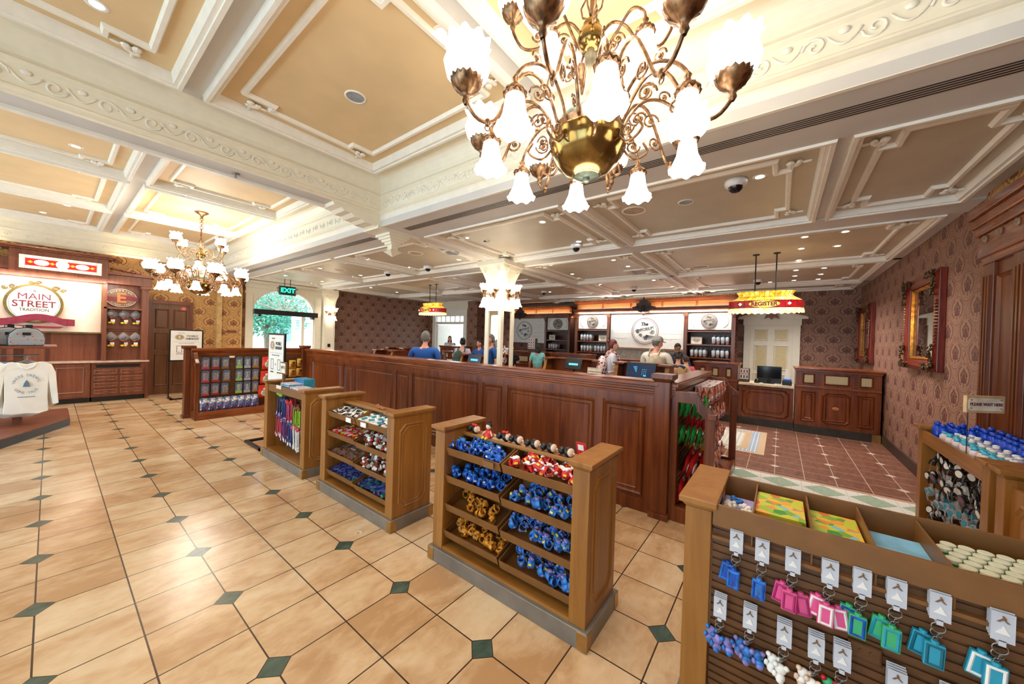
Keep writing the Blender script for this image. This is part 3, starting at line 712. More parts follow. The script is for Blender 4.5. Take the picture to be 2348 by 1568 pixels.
def sconce(loc, rz, label):
    t = thing('wall_sconce', label, 'wall light', loc, rz)       # local -y points into the room
    m = MB(); m.ball((0, -.012, 0), (.05, .02, .07), 12, 8); m.tube([(0, -.02, .0), (0, -.09, -.02), (0, -.12, .03)], .01, 6)
    for sx in (-1, 1):
        m.tube([(0, -.03, 0), (sx*.06, -.08, .05), (sx*.12, -.1, .03), (sx*.14, -.1, .05)], .008, 6); m.tube([(0, -.03, -.01), (sx*.05, -.12, .02), (sx*.08, -.15, .0), (sx*.08, -.15, -.02)], .008, 6)
        leaf_cup(m, (sx*.14, -.1, .07), .7); leaf_cap(m, (sx*.08, -.15, -.03), .8)
    m.build('bracket_arm', bronze, t, smooth=True)
    for sx in (-1, 1):
        m = MB(); shade_down(m, (0, 0, 0), 1.1); o = m.build('lamp_shade', glow, t, smooth=True); o.location = (sx*.08, -.15, -.04)
        m = MB(); shade_down(m, (0, 0, 0), 1.1); o = m.build('lamp_shade', glow, t, smooth=True); o.location = (sx*.14, -.1, .07); o.rotation_euler = (PI, 0, 0)
    return t
# the square column with mirrors and four sconces
CX, CY, CH = 5.03, .93, .19
t = MB()
for sx in (-1, 1):
    for sy in (-1, 1): t.box(CX+sx*CH, CX+sx*(CH-.075), CY+sy*CH, CY+sy*(CH-.075), 0, 2.05)
t.box(CX-CH-.02, CX+CH+.02, CY-CH-.02, CY+CH+.02, 0, .22); t.box(CX-CH, CX+CH, CY-CH, CY+CH, 2.05, 2.6)
for w, z in ((.0, 2.6), (.03, 2.69), (.07, 2.78)): t.taper(CX-CH-w, CX+CH+w, CY-CH-w, CY+CH+w, z, z+.09, .03)
t.box(CX-CH-.12, CX+CH+.12, CY-CH-.12, CY+CH+.12, 2.86, 2.94)
for sx in (-1, 1):
    for sy in (-1, 1):
        for q in (0, 1):
            c = (CX+sx*(CH+.07-.10*(1-q)), CY+sy*(CH+.07-.10*q), 2.76); t.tube(spiral(c, .055, 1.3, 'y' if q else 'x', 12), .012, 5)
t.frame(CX-CH+.05, CX+CH-.05, 2.4, 2.68, .02, CY-CH, CY-CH-.012, 'y'); t.frame(CY-CH+.05, CY+CH-.05, 2.4, 2.68, .02, CX-CH, CX-CH-.012, 'x')
col = struct(t.build('column', cream, label='cream square column with mirrored sides and carved capital'))
m = MB(); k = CH-.02; m.box(CX-k, CX+k, CY-k, CY+k, .2, 2.06); m.build('mirror', mirror, col)
sconce((CX-CH, CY, 2.32), -PI/2, 'white glass sconce cluster on the column face toward the long partition')
sconce((CX, CY-CH, 2.32), 0, 'white glass sconce cluster on the column face toward the register lamp')
sconce((CX, CY+CH, 2.32), PI, 'white glass sconce cluster on the column face toward the arched door')
sconce((CX+CH, CY, 2.32), PI/2, 'white glass sconce cluster on the column face toward the shop logo boards')
sconce((5.44, 8.29, 2.15), 0, 'white glass sconce on the cream pilaster by the arched door')
for q in ((4.65, .55), (5.4, .5), (4.65, 1.3)): lamp('POINT', 'sconce_lamp', (q[0], q[1], 2.35), 4.5, (1, .84, .62), size=.08)
lamp('POINT', 'sconce_lamp', (5.44, 8.05, 2.15), 7, (1, .84, .62), size=.06)

# ornate mirrors on the south wall
def ornate_mirror(x0, x1, z0, z1, label):
    t = thing('ornate_mirror', label, 'mirror', ((x0+x1)/2, -4.6, (z0+z1)/2)); w = (x1-x0)/2; h = (z1-z0)/2
    m = MB(); 
    m.box(-w, -w+.12, 0, .06, -h, h); m.box(w-.12, w, 0, .06, -h, h); m.box(-w+.12, w-.12, 0, .06, h-.12, h); m.box(-w+.12, w-.12, 0, .06, -h, -h+.12); m.frame(-w, w, -h, h, .10, .06, .085, 'y')
    m.build('frame', wood('cherry_frame', (70, 20, 14), (112, 36, 24), (140, 52, 34), 'Z', .25), t, bevel=.008)
    m = MB(); m.frame(-w+.11, w-.11, -h+.11, h-.11, .05, .021, .045, 'y'); m.build('gilt_liner', plain('gilt', (206, 146, 62), .3, .7, .3, 20), t)
    m = MB(); m.box(-w+.12, w-.12, .01, .02, -h+.12, h-.12); m.build('glass', mirror, t)
    m = MB(); r = random.Random(3)
    for sx in (-1, 1):
        for sz in (-1, 1):
            for k in range(60):
                a = r.random()*.30; b = r.random()*.06
                px, pz = ((w-a, h-.02-b) if r.random() < .5 else (w-.02-b, h-a))
                m.ball((sx*px, .09+r.random()*.03, sz*pz), (.010+r.random()*.014, .012, .010+r.random()*.014), 6, 4)
    m.build('carved_leaves', plain('dark_bronze_leaf', (84, 62, 34), .35, .6, .4, 40), t, smooth=True)
    m = MB(); [m.ball((sx*(w-.015), .08, -h+.3+k*.035), (.012, .012, .014), 6, 4) for sx in (-1, 1) for k in range(int((2*h-.6)/.035))]; m.build('beading', bronze, t)
    return t
ornate_mirror(5.90, 7.12, 1.34, 2.49, 'large gilt-lined mirror in dark carved frame, nearest on the mauve wall')
ornate_mirror(9.5, 10.75, 1.30, 2.48, 'gilt-lined mirror in dark carved frame close to the far corner of the mauve wall')
# tall mahogany casing on the south wall
t = tag(thing('tall_wall_casing', 'tall mahogany wall casing with cornice and fluted pilasters beside the wait sign', 'casing', (4.0, -4.6, 0)), 'tall mahogany wall casing with cornice and fluted pilasters beside the wait sign', 'cabinet')
m = MB(); m.box(-.1, .84, 0, .05, 0, 2.62); m.box(-2.2, -.1, 0, .04, 0, 2.62); 
for x in (.12, .62, -.1): m.box(x, x+.2, .05, .075, .2, 2.3)
m.build('body', maho, t, bevel=.004)
m = MB()
for x in (.12, .62, -.1):
    for k in range(3): m.box(x+.03+k*.05, x+.055+k*.05, .075, .088, .3, 2.2)
m.frame(.34, .6, .2, 2.2, .04, .05, .07, 'y'); m.build('fluting', maho, t)
m = MB()
for w, z in ((.0, 2.3), (.015, 2.36), (.03, 2.55), (.05, 2.62), (.07, 2.70)): m.box(-.2-w, .84+w, 0, .08+w, z, z+(.19 if z == 2.36 else .08))
m.build('cornice', maho_x, t, bevel=.01)
m = MB(); [m.tube(spiral((x, .10, 2.5), .035, 1.2, 'y', 10), .01, 5) for x in (.2, .45, .7)]; m.build('carving', plain('light_carving', (150, 120, 96), .4), t)
# hanging sign
t = thing('hanging_sign', 'small cream PLEASE WAIT HERE sign in gold border before the tall casing', 'sign', (3.74, -4.25, 1.225), math.radians(127))
m = MB(); m.box(-.125, .125, -.008, .012, -.056, .056); m.build('frame', plain('sign_gold', (212, 178, 134), .5), t, bevel=.003)
m = MB(); m.prism([(-.10, -.04), (.10, -.04), (.112, -.028), (.112, .028), (.10, .04), (-.10, .04), (-.112, .028), (-.112, -.028)], .012, .014, 'y'); m.build('face', plain('sign_cream', (240, 230, 208), .6), t)
text('PLEASE WAIT HERE', .027, maroon, (0, .0155, 0), '+y', t, .0006, bold=.0006, width=.92)
m = MB(); [m.tube(spiral((sx*.098, .015, sz*.028), .009, 1.1, 'y', 8), .001, 4) for sx in (-1, 1) for sz in (-1, 1)]; m.build('scrollwork', inkm, t)
m = MB(); m.cyl((.10, 0, -.05), (.10, 0, -.36), .0025); m.build('post', inkm, t)

# ---- outdoors
pave = plain('outdoor_paving', (214, 208, 200), .8)
struct(MB().box(-6, 24, 8.9, 30, -.12, -.02).build('ground', pave), 'pale paving outside the street doors'); struct(MB().box(12.1, 24, -8, 8.9, -.12, -.02).build('ground', pave), 'pale paving outside the far entrance')
white = plain('facade_white', (236, 234, 232), .8)
t = thing('street_building', 'pale building across the street seen through the arched door', 'building', (7, 24, 0))
MB().box(-9, 9, 0, 3, 0, 7).build('wall', white, t)
for k in range(5): m = MB(); m.box(-8+k*3.3, -6.6+k*3.3, -.05, .05, .9, 3.0); f = m.build('window', plain('facade_blue', (120, 160, 180), .3), t)
t = thing('street_building', 'pale building with blue door seen through the far entrance', 'building', (19, 13.5, 0))
MB().box(0, 3, -7, 7, 0, 7).build('wall', white, t); m = MB(); m.box(-.08, 0, -.4, .9, 0, 2.2); m.build('door', plain('blue_door', (50, 90, 130), .5), t)
m = MB(); m.box(-.08, 0, -.4, .9, 2.5, 3.3); m.build('window', plain('teal_window', (60, 150, 160), .4), t)
m = MB(); m.box(-.12, -.08, -.1, .35, .3, 1.3); m.build('poster', plain('red_poster', (180, 50, 60), .5), t)
t = thing('street_tree', 'leafy green street tree outside the arched door', 'tree', (5.3, 13.2, 0))
m = MB(); m.tube([(0, 0, 0), (.05, 0, .9), (0, .05, 1.6), (.1, 0, 2.3)], .1, 8, rr=[.15, .12, .1, .06]); [m.tube([(0, 0, 1.5), (math.cos(a)*.6, math.sin(a)*.6, 2.2), (math.cos(a)*1.1, math.sin(a)*1.0, 2.7)], .04, 5) for a in (0, 1.3, 2.5, 3.8, 5)]; m.build('trunk', plain('bark', (120, 104, 90), .8), t)
m = MB(); r = random.Random(11)
for k in range(5200):
    a = r.random()*2*PI; u = r.random()**.5; ph = math.acos(2*r.random()-1)
    c = Vector((1.75*u*math.sin(ph)*math.cos(a), 1.5*u*math.sin(ph)*math.sin(a), 2.45+1.15*u*math.cos(ph)))
    d = Vector((r.random()-.5, r.random()-.5, r.random()-.5)).normalized()*.075; e = d.orthogonal().normalized()*.035
    m.add([c-d, c+e, c+d, c-e], [(0, 1, 2, 3)])
m.build('foliage', plain('leaf_green', (70, 150, 120), .7, var=.4, sc=3), t)
t = thing('planting_bed', 'low leafy planting under the street tree outside', 'plant', (5.3, 13.0, 0)); m = MB()
for k in range(260):
    a = r.random()*6.28; u = r.random(); c = Vector((1.2*u*math.cos(a), .6*u*math.sin(a), 0)); h = .3+.6*r.random(); d = Vector((r.random()-.5, r.random()-.5, 0))*.4
    m.add([c, c+d+Vector((.03, 0, h*.6)), c+d*1.5+Vector((0, 0, h)), c+d+Vector((-.03, 0, h*.6))], [(0, 1, 2, 3)])
m.build('leaves', plain('leaf_green', (0, 0, 0)), t)
# ================================================================ chandeliers
def bez(pts, n=20):
    """smooth curve through pts (Catmull-Rom)"""
    P = [Vector(p) for p in pts]; P = [P[0]*2-P[1]]+P+[P[-1]*2-P[-2]]; out = []
    for i in range(1, len(P)-2):
        for k in range(n//(len(P)-3)+1):
            t = k/(n//(len(P)-3)+1); a, b, c, d = P[i-1:i+3]
            out.append(.5*((2*b)+(c-a)*t+(2*a-5*b+4*c-d)*t*t+(3*b-a-3*c+d)*t**3))
    out.append(P[-2]); return out
def rz(p, a): return (p[0]*math.cos(a), p[0]*math.sin(a), p[1])
def chandelier(loc, drop, label, a0=.2):
    """loc = middle of the bowl rim; drop = height of the ceiling above it"""
    t = thing('chandelier', label, 'chandelier', loc)
    m = MB(); m.lathe([(0, -.20), (.012, -.205), (.02, -.19), (.014, -.178), (.07, -.172), (.075, -.16), (.0701, -.155)], 28); m.build('finial', verdigris, t, smooth=True)
    m = MB(); m.lathe([(.06, -.175), (.10, -.160), (.145, -.12), (.178, -.06), (.192, .0), (.186, .012)], 56); m.build('bowl', bowlbrass, t, smooth=True)
    m = MB(); m.lathe([(.186, .0), (.168, .01), (.168, .055), (.158, .062), (.15, .062)], 40); m.build('bowl_band', bronze, t, smooth=True)
    m = MB(); m.lathe([(.15, .06), (.145, .09), (.12, .13), (.08, .155), (.03, .165)], 32); m.build('bowl_cap', verdigris, t, smooth=True)
    m = MB(); m.lathe([(.03, .16), (.038, .18), (.03, .19), (.034, .21), (.022, .26), (.018, .34), (.024, .40), (.03, .42), (.02, .44)], 20, wave=lambda a, u: (1+.05*math.cos(8*a), 0)); m.build('stem', plain('pale_bronze', (150, 142, 120), .4, .4), t, smooth=True)
    m = MB(); m.lathe([(.02, .44), (.05, .45), (.068, .49), (.055, .54), (.03, .555), (.04, .575), (.02, .6)], 28); m.build('upper_hub', bowlbrass, t, smooth=True)
    m = MB(); m.cyl((0, 0, .6), (0, 0, drop-.28), .011); z = drop-.28; k = 0
    while z < drop-.1:
        m.ring((0, 0, z+.02), .022, .005, (1, 0, 0) if k % 2 else (0, 1, 0), 12, 5); z += .036; k += 1
    for q in range(4): m.tube([rz(p, q*PI/2) for p in [(.01, .6), (.05, .63), (.06, .68), (.03, .72), (.012, .75)]], .005, 5)
    m.build('chain', bronze, t, smooth=True)
    m = MB(); m.lathe([(.012, drop-.11), (.02, drop-.09), (.03, drop-.05), (.085, drop-.02), (.1, drop-.002), (0, drop-.001)], 28); m.build('canopy', bronze, t, smooth=True)
    # one arm of each kind, then copies turned round the stem
    def arm(path, r, scrolls):
        m = MB(); m.tube(bez([(p[0], 0, p[1]) for p in path]), r, 7)
        for c, rad, fl in scrolls: m.tube(spiral((c[0], 0, c[1]), rad, 1.5, 'y', 20, fl), r*.6, 5); m.ball((c[0], 0, c[1]), .009, 6, 4)
        return m
    up = arm([(.16, .03), (.20, .14), (.27, .24), (.35, .23), (.42, .11), (.48, -.01), (.55, -.02), (.60, .03), (.61, .075)], .0085, [((.27, .16), .045, 1), ((.40, .07), .04, -1), ((.24, .05), .03, 1)])
    up.ball((.51, 0, -.025), (.014, .014, .02)); up.ring((.51, 0, -.05), .012, .003, (0, 1, 0), 10, 5); leaf_cup(up, (.61, 0, .11), 1.05)
    dn = arm([(.16, .0), (.19, .10), (.26, .185), (.34, .195), (.42, .15), (.47, .09), (.48, .055)], .0075, [((.30, .09), .04, 1), ((.22, -.03), .035, -1), ((.36, .21), .03, 1)])
    dn.tube(bez([(.16, 0, -.02), (.22, 0, -.09), (.29, 0, -.06), (.27, 0, -.01)]), .006, 5); leaf_cap(dn, (.48, 0, .01), 1.15)
    u2 = arm([(.03, .50), (.10, .58), (.17, .56), (.24, .47), (.33, .46), (.38, .53), (.39, .58)], .0075, [((.13, .5), .035, 1), ((.26, .52), .03, -1)]); leaf_cup(u2, (.39, 0, .62), .85)
    d2 = arm([(.03, .48), (.07, .40), (.14, .44), (.22, .50), (.28, .45), (.29, .40)], .0065, [((.13, .39), .03, -1)]); leaf_cap(d2, (.29, 0, .36), 1.0)
    sets = []
    for mb, n, off, sh in ((up, 8, 0, ('u', .61, .11, 1.1)), (dn, 8, PI/8, ('d', .48, 0.0, 1.15)), (u2, 4, PI/8, ('u', .39, .62, .85)), (d2, 4, PI/8+PI/4, ('d', .29, .35, 1.05))):
        o = mb.build('arm', bronze, t, smooth=True); sets.append((o, n, off))
        s_ = MB()
        if sh[0] == 'u': shade_up(s_, (0, 0, 0), sh[3])
        else: shade_down(s_, (0, 0, 0), sh[3])
        so = s_.build('lamp_shade', glow, o, smooth=True); so.location = (sh[1], 0, sh[2])
        o.rotation_euler = (0, 0, a0+off)
        for k in range(1, n): clone_under(t, o, rot=(0, 0, a0+off+2*PI*k/n))
    return t
chandelier((1.63, -2.39, 2.545), 1.005, 'large brass globe chandelier hanging close by above the cream tile floor', .19)
chandelier((1.58, 4.76, 2.33), 1.22, 'smaller looking brass chandelier with chain near the gold papered wall', .1)

# ================================================================ low oak display stands
def panel_trim(m, u0, u1, v0, v1, a0, a1, ax, nt=.05):
    m.frame(u0, u1, v0, v1, .018, a0, a1, ax, nt); m.frame(u0+.028, u1-.028, v0+.028, v1-.028, .012, a0, a0+(a1-a0)*.6, ax, nt)
def stand(name, label, loc, rz_, L, D=.42, H=.94, back=True, cat='display stand'):
    """front faces local -x, length along local y, origin in the middle of the front foot"""
    t = thing(name, label, cat, loc, rz_); h = L/2; P = .095
    m = MB(); m.box(0, D, -h, h, 0, .095); m.build('kick_plate', kick, t, bevel=.003)
    for sx, sy in ((0, -1), (0, 1), (D, -1), (D, 1)):
        m = MB(); x0 = -.003 if sx == 0 else D-.05; m.box(x0, x0+.053, sy*h-sy*.055, sy*h+sy*.003, .004, .09); m.build('brass_corner', brass, t, bevel=.001)
    m = MB(); m.box(.025, D-.025, -h+.02+P, h-.02-P, .095, .112); m.build('bottom_shelf', oak_y, t)
    for s_ in (-1, 1):
        y0, y1 = (s_*(h-.02), s_*(h-.02-P))
        m = MB(); m.box(.02, D-.02, y0, y1, .095, H-.045); m.taper(.02, D-.02, min(y0, y1), max(y0, y1), H-.045, H-.025, .014)
        panel_trim(m, .07, D-.07, .16, H-.1, y0, y0+s_*.008, 'y')
        sp = m.build('side_panel', oak, t, bevel=.003)
        m = MB(); m.box(-.005, D+.005, s_*(h+.002), s_*(h-.04-P), H-.025, H); m.build('cap', oak, sp, bevel=.004)
    if back: m = MB(); m.box(D*.62, D*.62+.02, -h+.02+P, h-.02-P, .11, H-.09); m.build('back_panel', oak_y, t)
    return t
def slats(parent, x, y0, y1, z0, z1, mat=None, name='slatwall', step=.042):
    m = MB(); m.box(x+.008, x+.02, y0, y1, z0, z1); z = z0
    while z < z1-.01: m.box(x, x+.009, y0, y1, z, min(z+step-.010, z1)); z += step
    return m.build(name, mat or plain('slat_brown', (100, 62, 30), .42), parent)
def tray(parent, y0, y1, z, x0=.05, x1=.26, lip=.05, rise=.075, cols=None):
    """open tray tilted towards the front"""
    m = MB(); a = (x0, z-lip); b = (x0-.012, z); c = (x1, z+rise-lip); d = (x1, z+rise+.0); w = .006
    m.prism([(x0, z-lip), (x1, z-lip+rise*.55), (x1, z-lip+rise*.55-w), (x0, z-lip-w)], y0, y1, 'y')
    m.prism([(x0-.02, z), (x0-.02+w, z), (x0+w, z-lip), (x0, z-lip-w)], y0, y1, 'y')
    for y in (y0, y1-w): m.prism([(x0, z-lip), (x0-.02, z), (x1, z+rise), (x1, z-lip+rise*.55)], y, y+w, 'y')
    m.box(x1, x1+w, y0, y1, z-lip+rise*.5, z+rise)
    return m.build('tray', bronzeboard, parent)
def tray_point(x, z, lip=.05, rise=.075, x0=.05, x1=.26): return z-lip+(x-x0)/(x1-x0)*rise*.55
ST3 = stand('display_stand', 'oak display stand with eight trays of blue, red and orange toys', (1.66, -1.858, 0), 0, 1.205)
ST2 = stand('display_stand', 'oak display stand with trays of sweets, between toy stand and pencil stand', (1.66, -.175, 0), 0, 1.26)
ST1 = stand('display_stand', 'oak display stand with hanging pencils and notebooks on top', (1.66, 1.385, 0), 0, 1.20)
T3 = []
LZ = [.795, .605, .41, .225]
for ST, base in ((ST3, T3), (ST2, None)):
    h = .603 if ST is ST3 else .63
    for k, z in enumerate(LZ):
        zz = z-(.012 if k else 0)
        tray(ST, .01, h-.118, z); tray(ST, -h+.118, -.004, zz)
    m = MB(); m.box(.20, .30, -h+.115, h-.115, .845, .868); m.box(.30, .32, -h+.115, h-.115, .1, .868); m.box(.19, .20, -h+.115, h-.115, .855, .875); m.build('top_rail', oak_y, ST, bevel=.003)
    m = MB(); [m.box(.02, .024, y, y+.085, LZ[0]-.045, LZ[0]-.005) for y in ((.05, -.2) if ST is ST2 else (.05,))]; m.build('price_holder', paper if ST is ST2 else bronzeboard, ST)
# stand 1: slatted back, shelf front band and tray top
slats(ST1, .20, -.48, .48, .12, .84)
m = MB(); m.box(.03, .05, -.485, .485, .82, .90); m.box(.05, .39, -.485, .485, .86, .875); m.build('tray_top', bronzeboard, ST1)
m = MB(); m.box(.022, .028, .08, .22, .875, .915); o = m.build('price_strip', plain('sign_cream', (240, 230, 208), .6), ST1)
# stand 4 (key ring stand) and the two stands at the south wall
ST4 = stand('display_stand', 'oak display stand with slatted front full of key rings, closest to the camera', (1.60, -3.62, 0), 0, 1.50, D=.47, back=False)
slats(ST4, .035, -.63, .63, .12, .84, step=.03)
m = MB(); m.box(.01, .022, -.63, .63, .852, .935); m.box(.01, .42, -.63, .63, .80, .812); m.box(.40, .412, -.63, .63, .80, .935)
for y in (.50, .33, .175, .015): m.box(.022, .40, y, y+.006, .81, .925)
m.build('divided_tray', bronzeboard, ST4, bevel=.001)
m = MB(); m.box(.028, .034, .155, .235, .555, .61); m.frame(.155, .235, .555, .61, .006, .028, .024, 'x'); m.box(.024, .03, .18, .185, .575, .59); m.box(.024, .03, .205, .21, .575, .59); m.build('outlet_cover', plain('slat_brown', (0, 0, 0)), ST4)
ST5 = stand('display_stand', 'oak display stand with black headbands inside and blue bottles on top', (3.93, -4.13, 0), -PI/2, 1.33, D=.44)
slats(ST5, .18, -.54, .54, .12, .8)
m = MB(); m.box(.024, .04, -.55, .55, .80, .9); m.box(.04, .4, -.55, .55, .84, .86); m.build('tray_top', oak_y, ST5)
ST6 = stand('display_stand', 'oak display stand beyond the headband stand at the picture edge', (2.70, -4.13, 0), -PI/2, 1.05, D=.44)
m = MB(); m.box(.04, .06, -.41, .41, .12, .86); panel_trim(m, -.35, .35, .2, .8, .04, .03, 'x'); m.build('front_panel', oak, ST6)

# ================================================================ mahogany partition and slatted merchandise walls
PX, PY0, PY1, PH = 3.37, -2.33, 4.86, 1.205
t = thing('partition', 'long mahogany panelled partition running between the shop floor and the registers', 'partition', (PX, -2.33, 0))
m = MB(); L = PY1-PY0; m.box(0, .12, .003, L, 0, PH-.1); m.build('wall_panel', maho, t)
m = MB(); ys = [.02, .42, .58, .98]
seg = [(.12, .52), (.62, 1.72), (1.82, 2.12), (2.22, 3.55), (3.65, 3.95), (4.05, 5.2), (5.3, 5.6), (5.7, 6.9)]
for a, b in seg: m.frame(a, b, .14, .98, .03, 0, -.016, 'x'); m.frame(a+.05, b-.05, .19, .93, .02, 0, -.008, 'x')
m.build('panel_moulding', maho, t)
m = MB(); 
for a, b in zip([0]+[s[1] for s in seg], [s[0] for s in seg]+[L]): m.box(-.012, 0, a+.01, b-.01, .0, 1.02)
m.box(-.014, 0, 0, L, 0, .12); m.box(-.014, 0, 0, L, 1.0, 1.1); m.build('stile', maho, t)
def rail(m, a, b, z=PH, ax='y', w0=-.0, w1=.12):
    """stepped hand rail"""
    for k, (q, z0, z1) in enumerate(((.015, -.13, -.105), (.03, -.105, -.085), (.018, -.085, -.06), (.035, -.06, -.035), (.055, -.035, .0), (.045, 0, .012))):
        if ax == 'y': m.box(w0-q, w1+q, a, b, z+z0, z+z1)
        else: m.box(a, b, w0-q, w1+q, z+z0, z+z1)
m = MB(); rail(m, .0, L); m.build('hand_rail', maho_h, t, bevel=.005)
def post(parent, x, y, H, w=.062, name='post'):
    m = MB(); m.box(x-w, x+w, y-w, y+w, 0, H-.07); m.taper(x-w, x+w, y-w, y+w, H-.07, H-.045, .02); m.box(x-w-.026, x+w+.026, y-w-.026, y+w+.026, H-.045, H); m.box(x-w-.017, x+w+.017, y-w-.017, y+w+.017, 0, .05)
    return m.build(name, maho, parent, bevel=.006)
post(t, .015, -.03, 1.285, .068); post(t, -.02, L+.06, 1.275)
def end_frame(parent, x, s_=1, d=.34, H=PH-.06, w=.05):
    """open side frame with a sloping shoulder; local plane across x, going towards -y"""
    o = [(0, 0), (-d, 0), (-d, .98), (-d+.08, 1.04), (-.20, H-.0), (0, H)]
    i_ = [(-.055, .13), (-d+.075, .13), (-d+.075, .93), (-d+.135, .985), (-.19, H-.10), (-.055, H-.10)]
    n = len(o); vs = []
    for xx in (x, x+w):
        vs += [(xx, *p) for p in o]+[(xx, *p) for p in i_]
    fs = []
    for k in (0, 2*n):
        for i in range(n): fs.append((k+i, k+(i+1) % n, k+n+(i+1) % n, k+n+i))
    for i in range(n): fs += [(i, (i+1) % n, 2*n+(i+1) % n, 2*n+i), (n+i, n+(i+1) % n, 3*n+(i+1) % n, 3*n+i)]
    m = MB(); m.add(vs, fs); 
    m.box(x-.012, x+w+.012, -d-.012, -d+.06, .93, .98)
    return m.build('end_frame', maho, parent, bevel=.004)
def merch_wall(label, loc, L, rail_from=0):
    t = thing('slatted_display_wall', label, 'display wall', loc)
    m = MB(); m.box(.004, L, 0.001, .0985, 0, PH-.1); m.build('wall_panel', maho, t)
    m = MB(); rail(m, -.006, L, PH, 'x', 0, .1); m.build('hand_rail', maho_x, t, bevel=.005)
    m = MB(); m.box(.06, L-.02, -.012, 0, .10, 1.08); z = .10
    while z < 1.05: m.box(.06, L-.02, -.021, -.012, z, z+.032); z += .042
    m.build('slatwall', plain('slat_brown', (0, 0, 0)), t)
    m = MB(); m.box(.052, L-.052, -.33, -.001, 0, .11); m.box(.052, L-.052, -.338, -.30, .0, .125); m.build('base_deck', maho_x, t, bevel=.004)
    end_frame(t, 0)
    return t
MWN = merch_wall('mahogany slatted display wall holding slate figure packs and red bags', (1.53, 4.99, 0), 1.86)
post(MWN, -.02, .05, 1.26)
m = MB(); m.box(.0, .05, -.36, -.02, .93, .985); 
MWS = merch_wall('mahogany slatted display wall of candy bags at the partition end', (3.37, -2.43, 0), 1.96)
end_frame(MWS, 1.92)
# ================================================================ register zone
ivory = plain('ivory_top', (222, 204, 172), .35)
lattice = Mt('brass_lattice', .45, .2)
_u = ((lattice.y+lattice.z)/.022).fr()-.5; _w = ((lattice.y-lattice.z)/.022).fr()-.5
lattice.color(lattice.mix(_u.ab().gt(.3).mx(_w.ab().gt(.3)), (90, 70, 48), (206, 190, 150))); lattice = lattice.m
def tall_counter(y0, y1, label, X=8.5, H=1.205, D=.6):
    t = thing('register_counter', label, 'counter', (X, (y0+y1)/2, 0)); w = (y1-y0)/2
    m = MB(); m.box(0, D, -w, w, .14, H-.04); m.build('body', maho, t)
    m = MB(); m.box(-.012, D, -w-.005, w+.005, 0, .14); m.build('kick_plate', plain('dark_kick', (58, 54, 48), .35, .2), t)
    m = MB(); m.box(-.02, .03, -w-.008, -w+.1, .0, .13); m.build('brass_corner', brass, t)
    m = MB(); m.box(-.06, D, -w-.03, w+.03, H-.03, H); m.box(-.035, D, -w-.01, w+.01, H-.07, H-.03); m.box(-.02, D, -w, w, .84, .87); m.build('top', maho_h, t, bevel=.005)
    m = MB()
    a = .3 if w > .3 else .2
    cuts = [(-w+.08, -w+.08+w*.38), (-w+.16+w*.38, w-.16-w*.38), (w-.08-w*.38, w-.08)]
    for i, (u, v) in enumerate(cuts):
        m.frame(u, v, .22, .78, .03, 0, -.022, 'x', .05 if i == 1 else 0); m.frame(u+.05, v-.05, .27, .73, .02, 0, -.012, 'x'); m.frame(u+.02, v-.02, .91, 1.10, .025, 0, -.02, 'x')
    m.build('panel_moulding', maho, t)
    m = MB(); [m.box(-.006, .001, u+.045, v-.045, .935, 1.075) for u, v in cuts]; m.build('lattice_panel', lattice, t)
    m = MB(); m.ball((-.008, 0, .5), (.008, .05, .03), 10, 6); m.build('inlay', plain('inlay_tan', (180, 110, 66), .4), t)
    return t
def low_counter(y0, y1, label, X=8.56, H=.835, D=.55):
    t = thing('register_counter', label, 'counter', (X, (y0+y1)/2, 0)); w = (y1-y0)/2
    m = MB(); m.box(0, D, -w, w, .14, H-.045); m.build('body', maho, t); m = MB(); m.box(-.01, D, -w, w, 0, .14); m.build('kick_plate', plain('dark_kick', (0, 0, 0)), t)
    m = MB(); m.box(-.05, D, -w, w, H-.045, H); m.build('top', ivory, t, bevel=.005)
    m = MB(); m.frame(-w+.06, w-.06, .2, .74, .03, 0, -.022, 'x', .06); m.frame(-w+.14, w-.14, .28, .67, .018, 0, -.012, 'x', .05)
    m.ball((-.012, w-.1, .70), (.012, .05, .03), 8, 5); m.build('panel_moulding', maho, t); return t
tall_counter(-4.56, -3.43, 'tall mahogany register counter with brass lattice panels against the mauve south wall')
low_counter(-3.41, -2.53, 'low mahogany counter with ivory top in front of the cream pedimented door')
tall_counter(-2.51, -1.72, 'tall mahogany register counter left of the ivory topped counter')
low_counter(-1.70, -.95, 'low ivory topped counter behind the person in patterned shirt')
tall_counter(-.93, .0, 'tall mahogany register counter behind the red-haired woman', H=1.16)
low_counter(.02, .8, 'low ivory topped counter behind the closed register sign', H=.80)
tall_counter(.82, 1.9, 'tall mahogany counter below the small shop logo shelves, right of the column', H=1.22)
tall_counter(2.1, 3.3, 'tall mahogany counter in front of the set-back logo board', X=8.3, H=1.22)
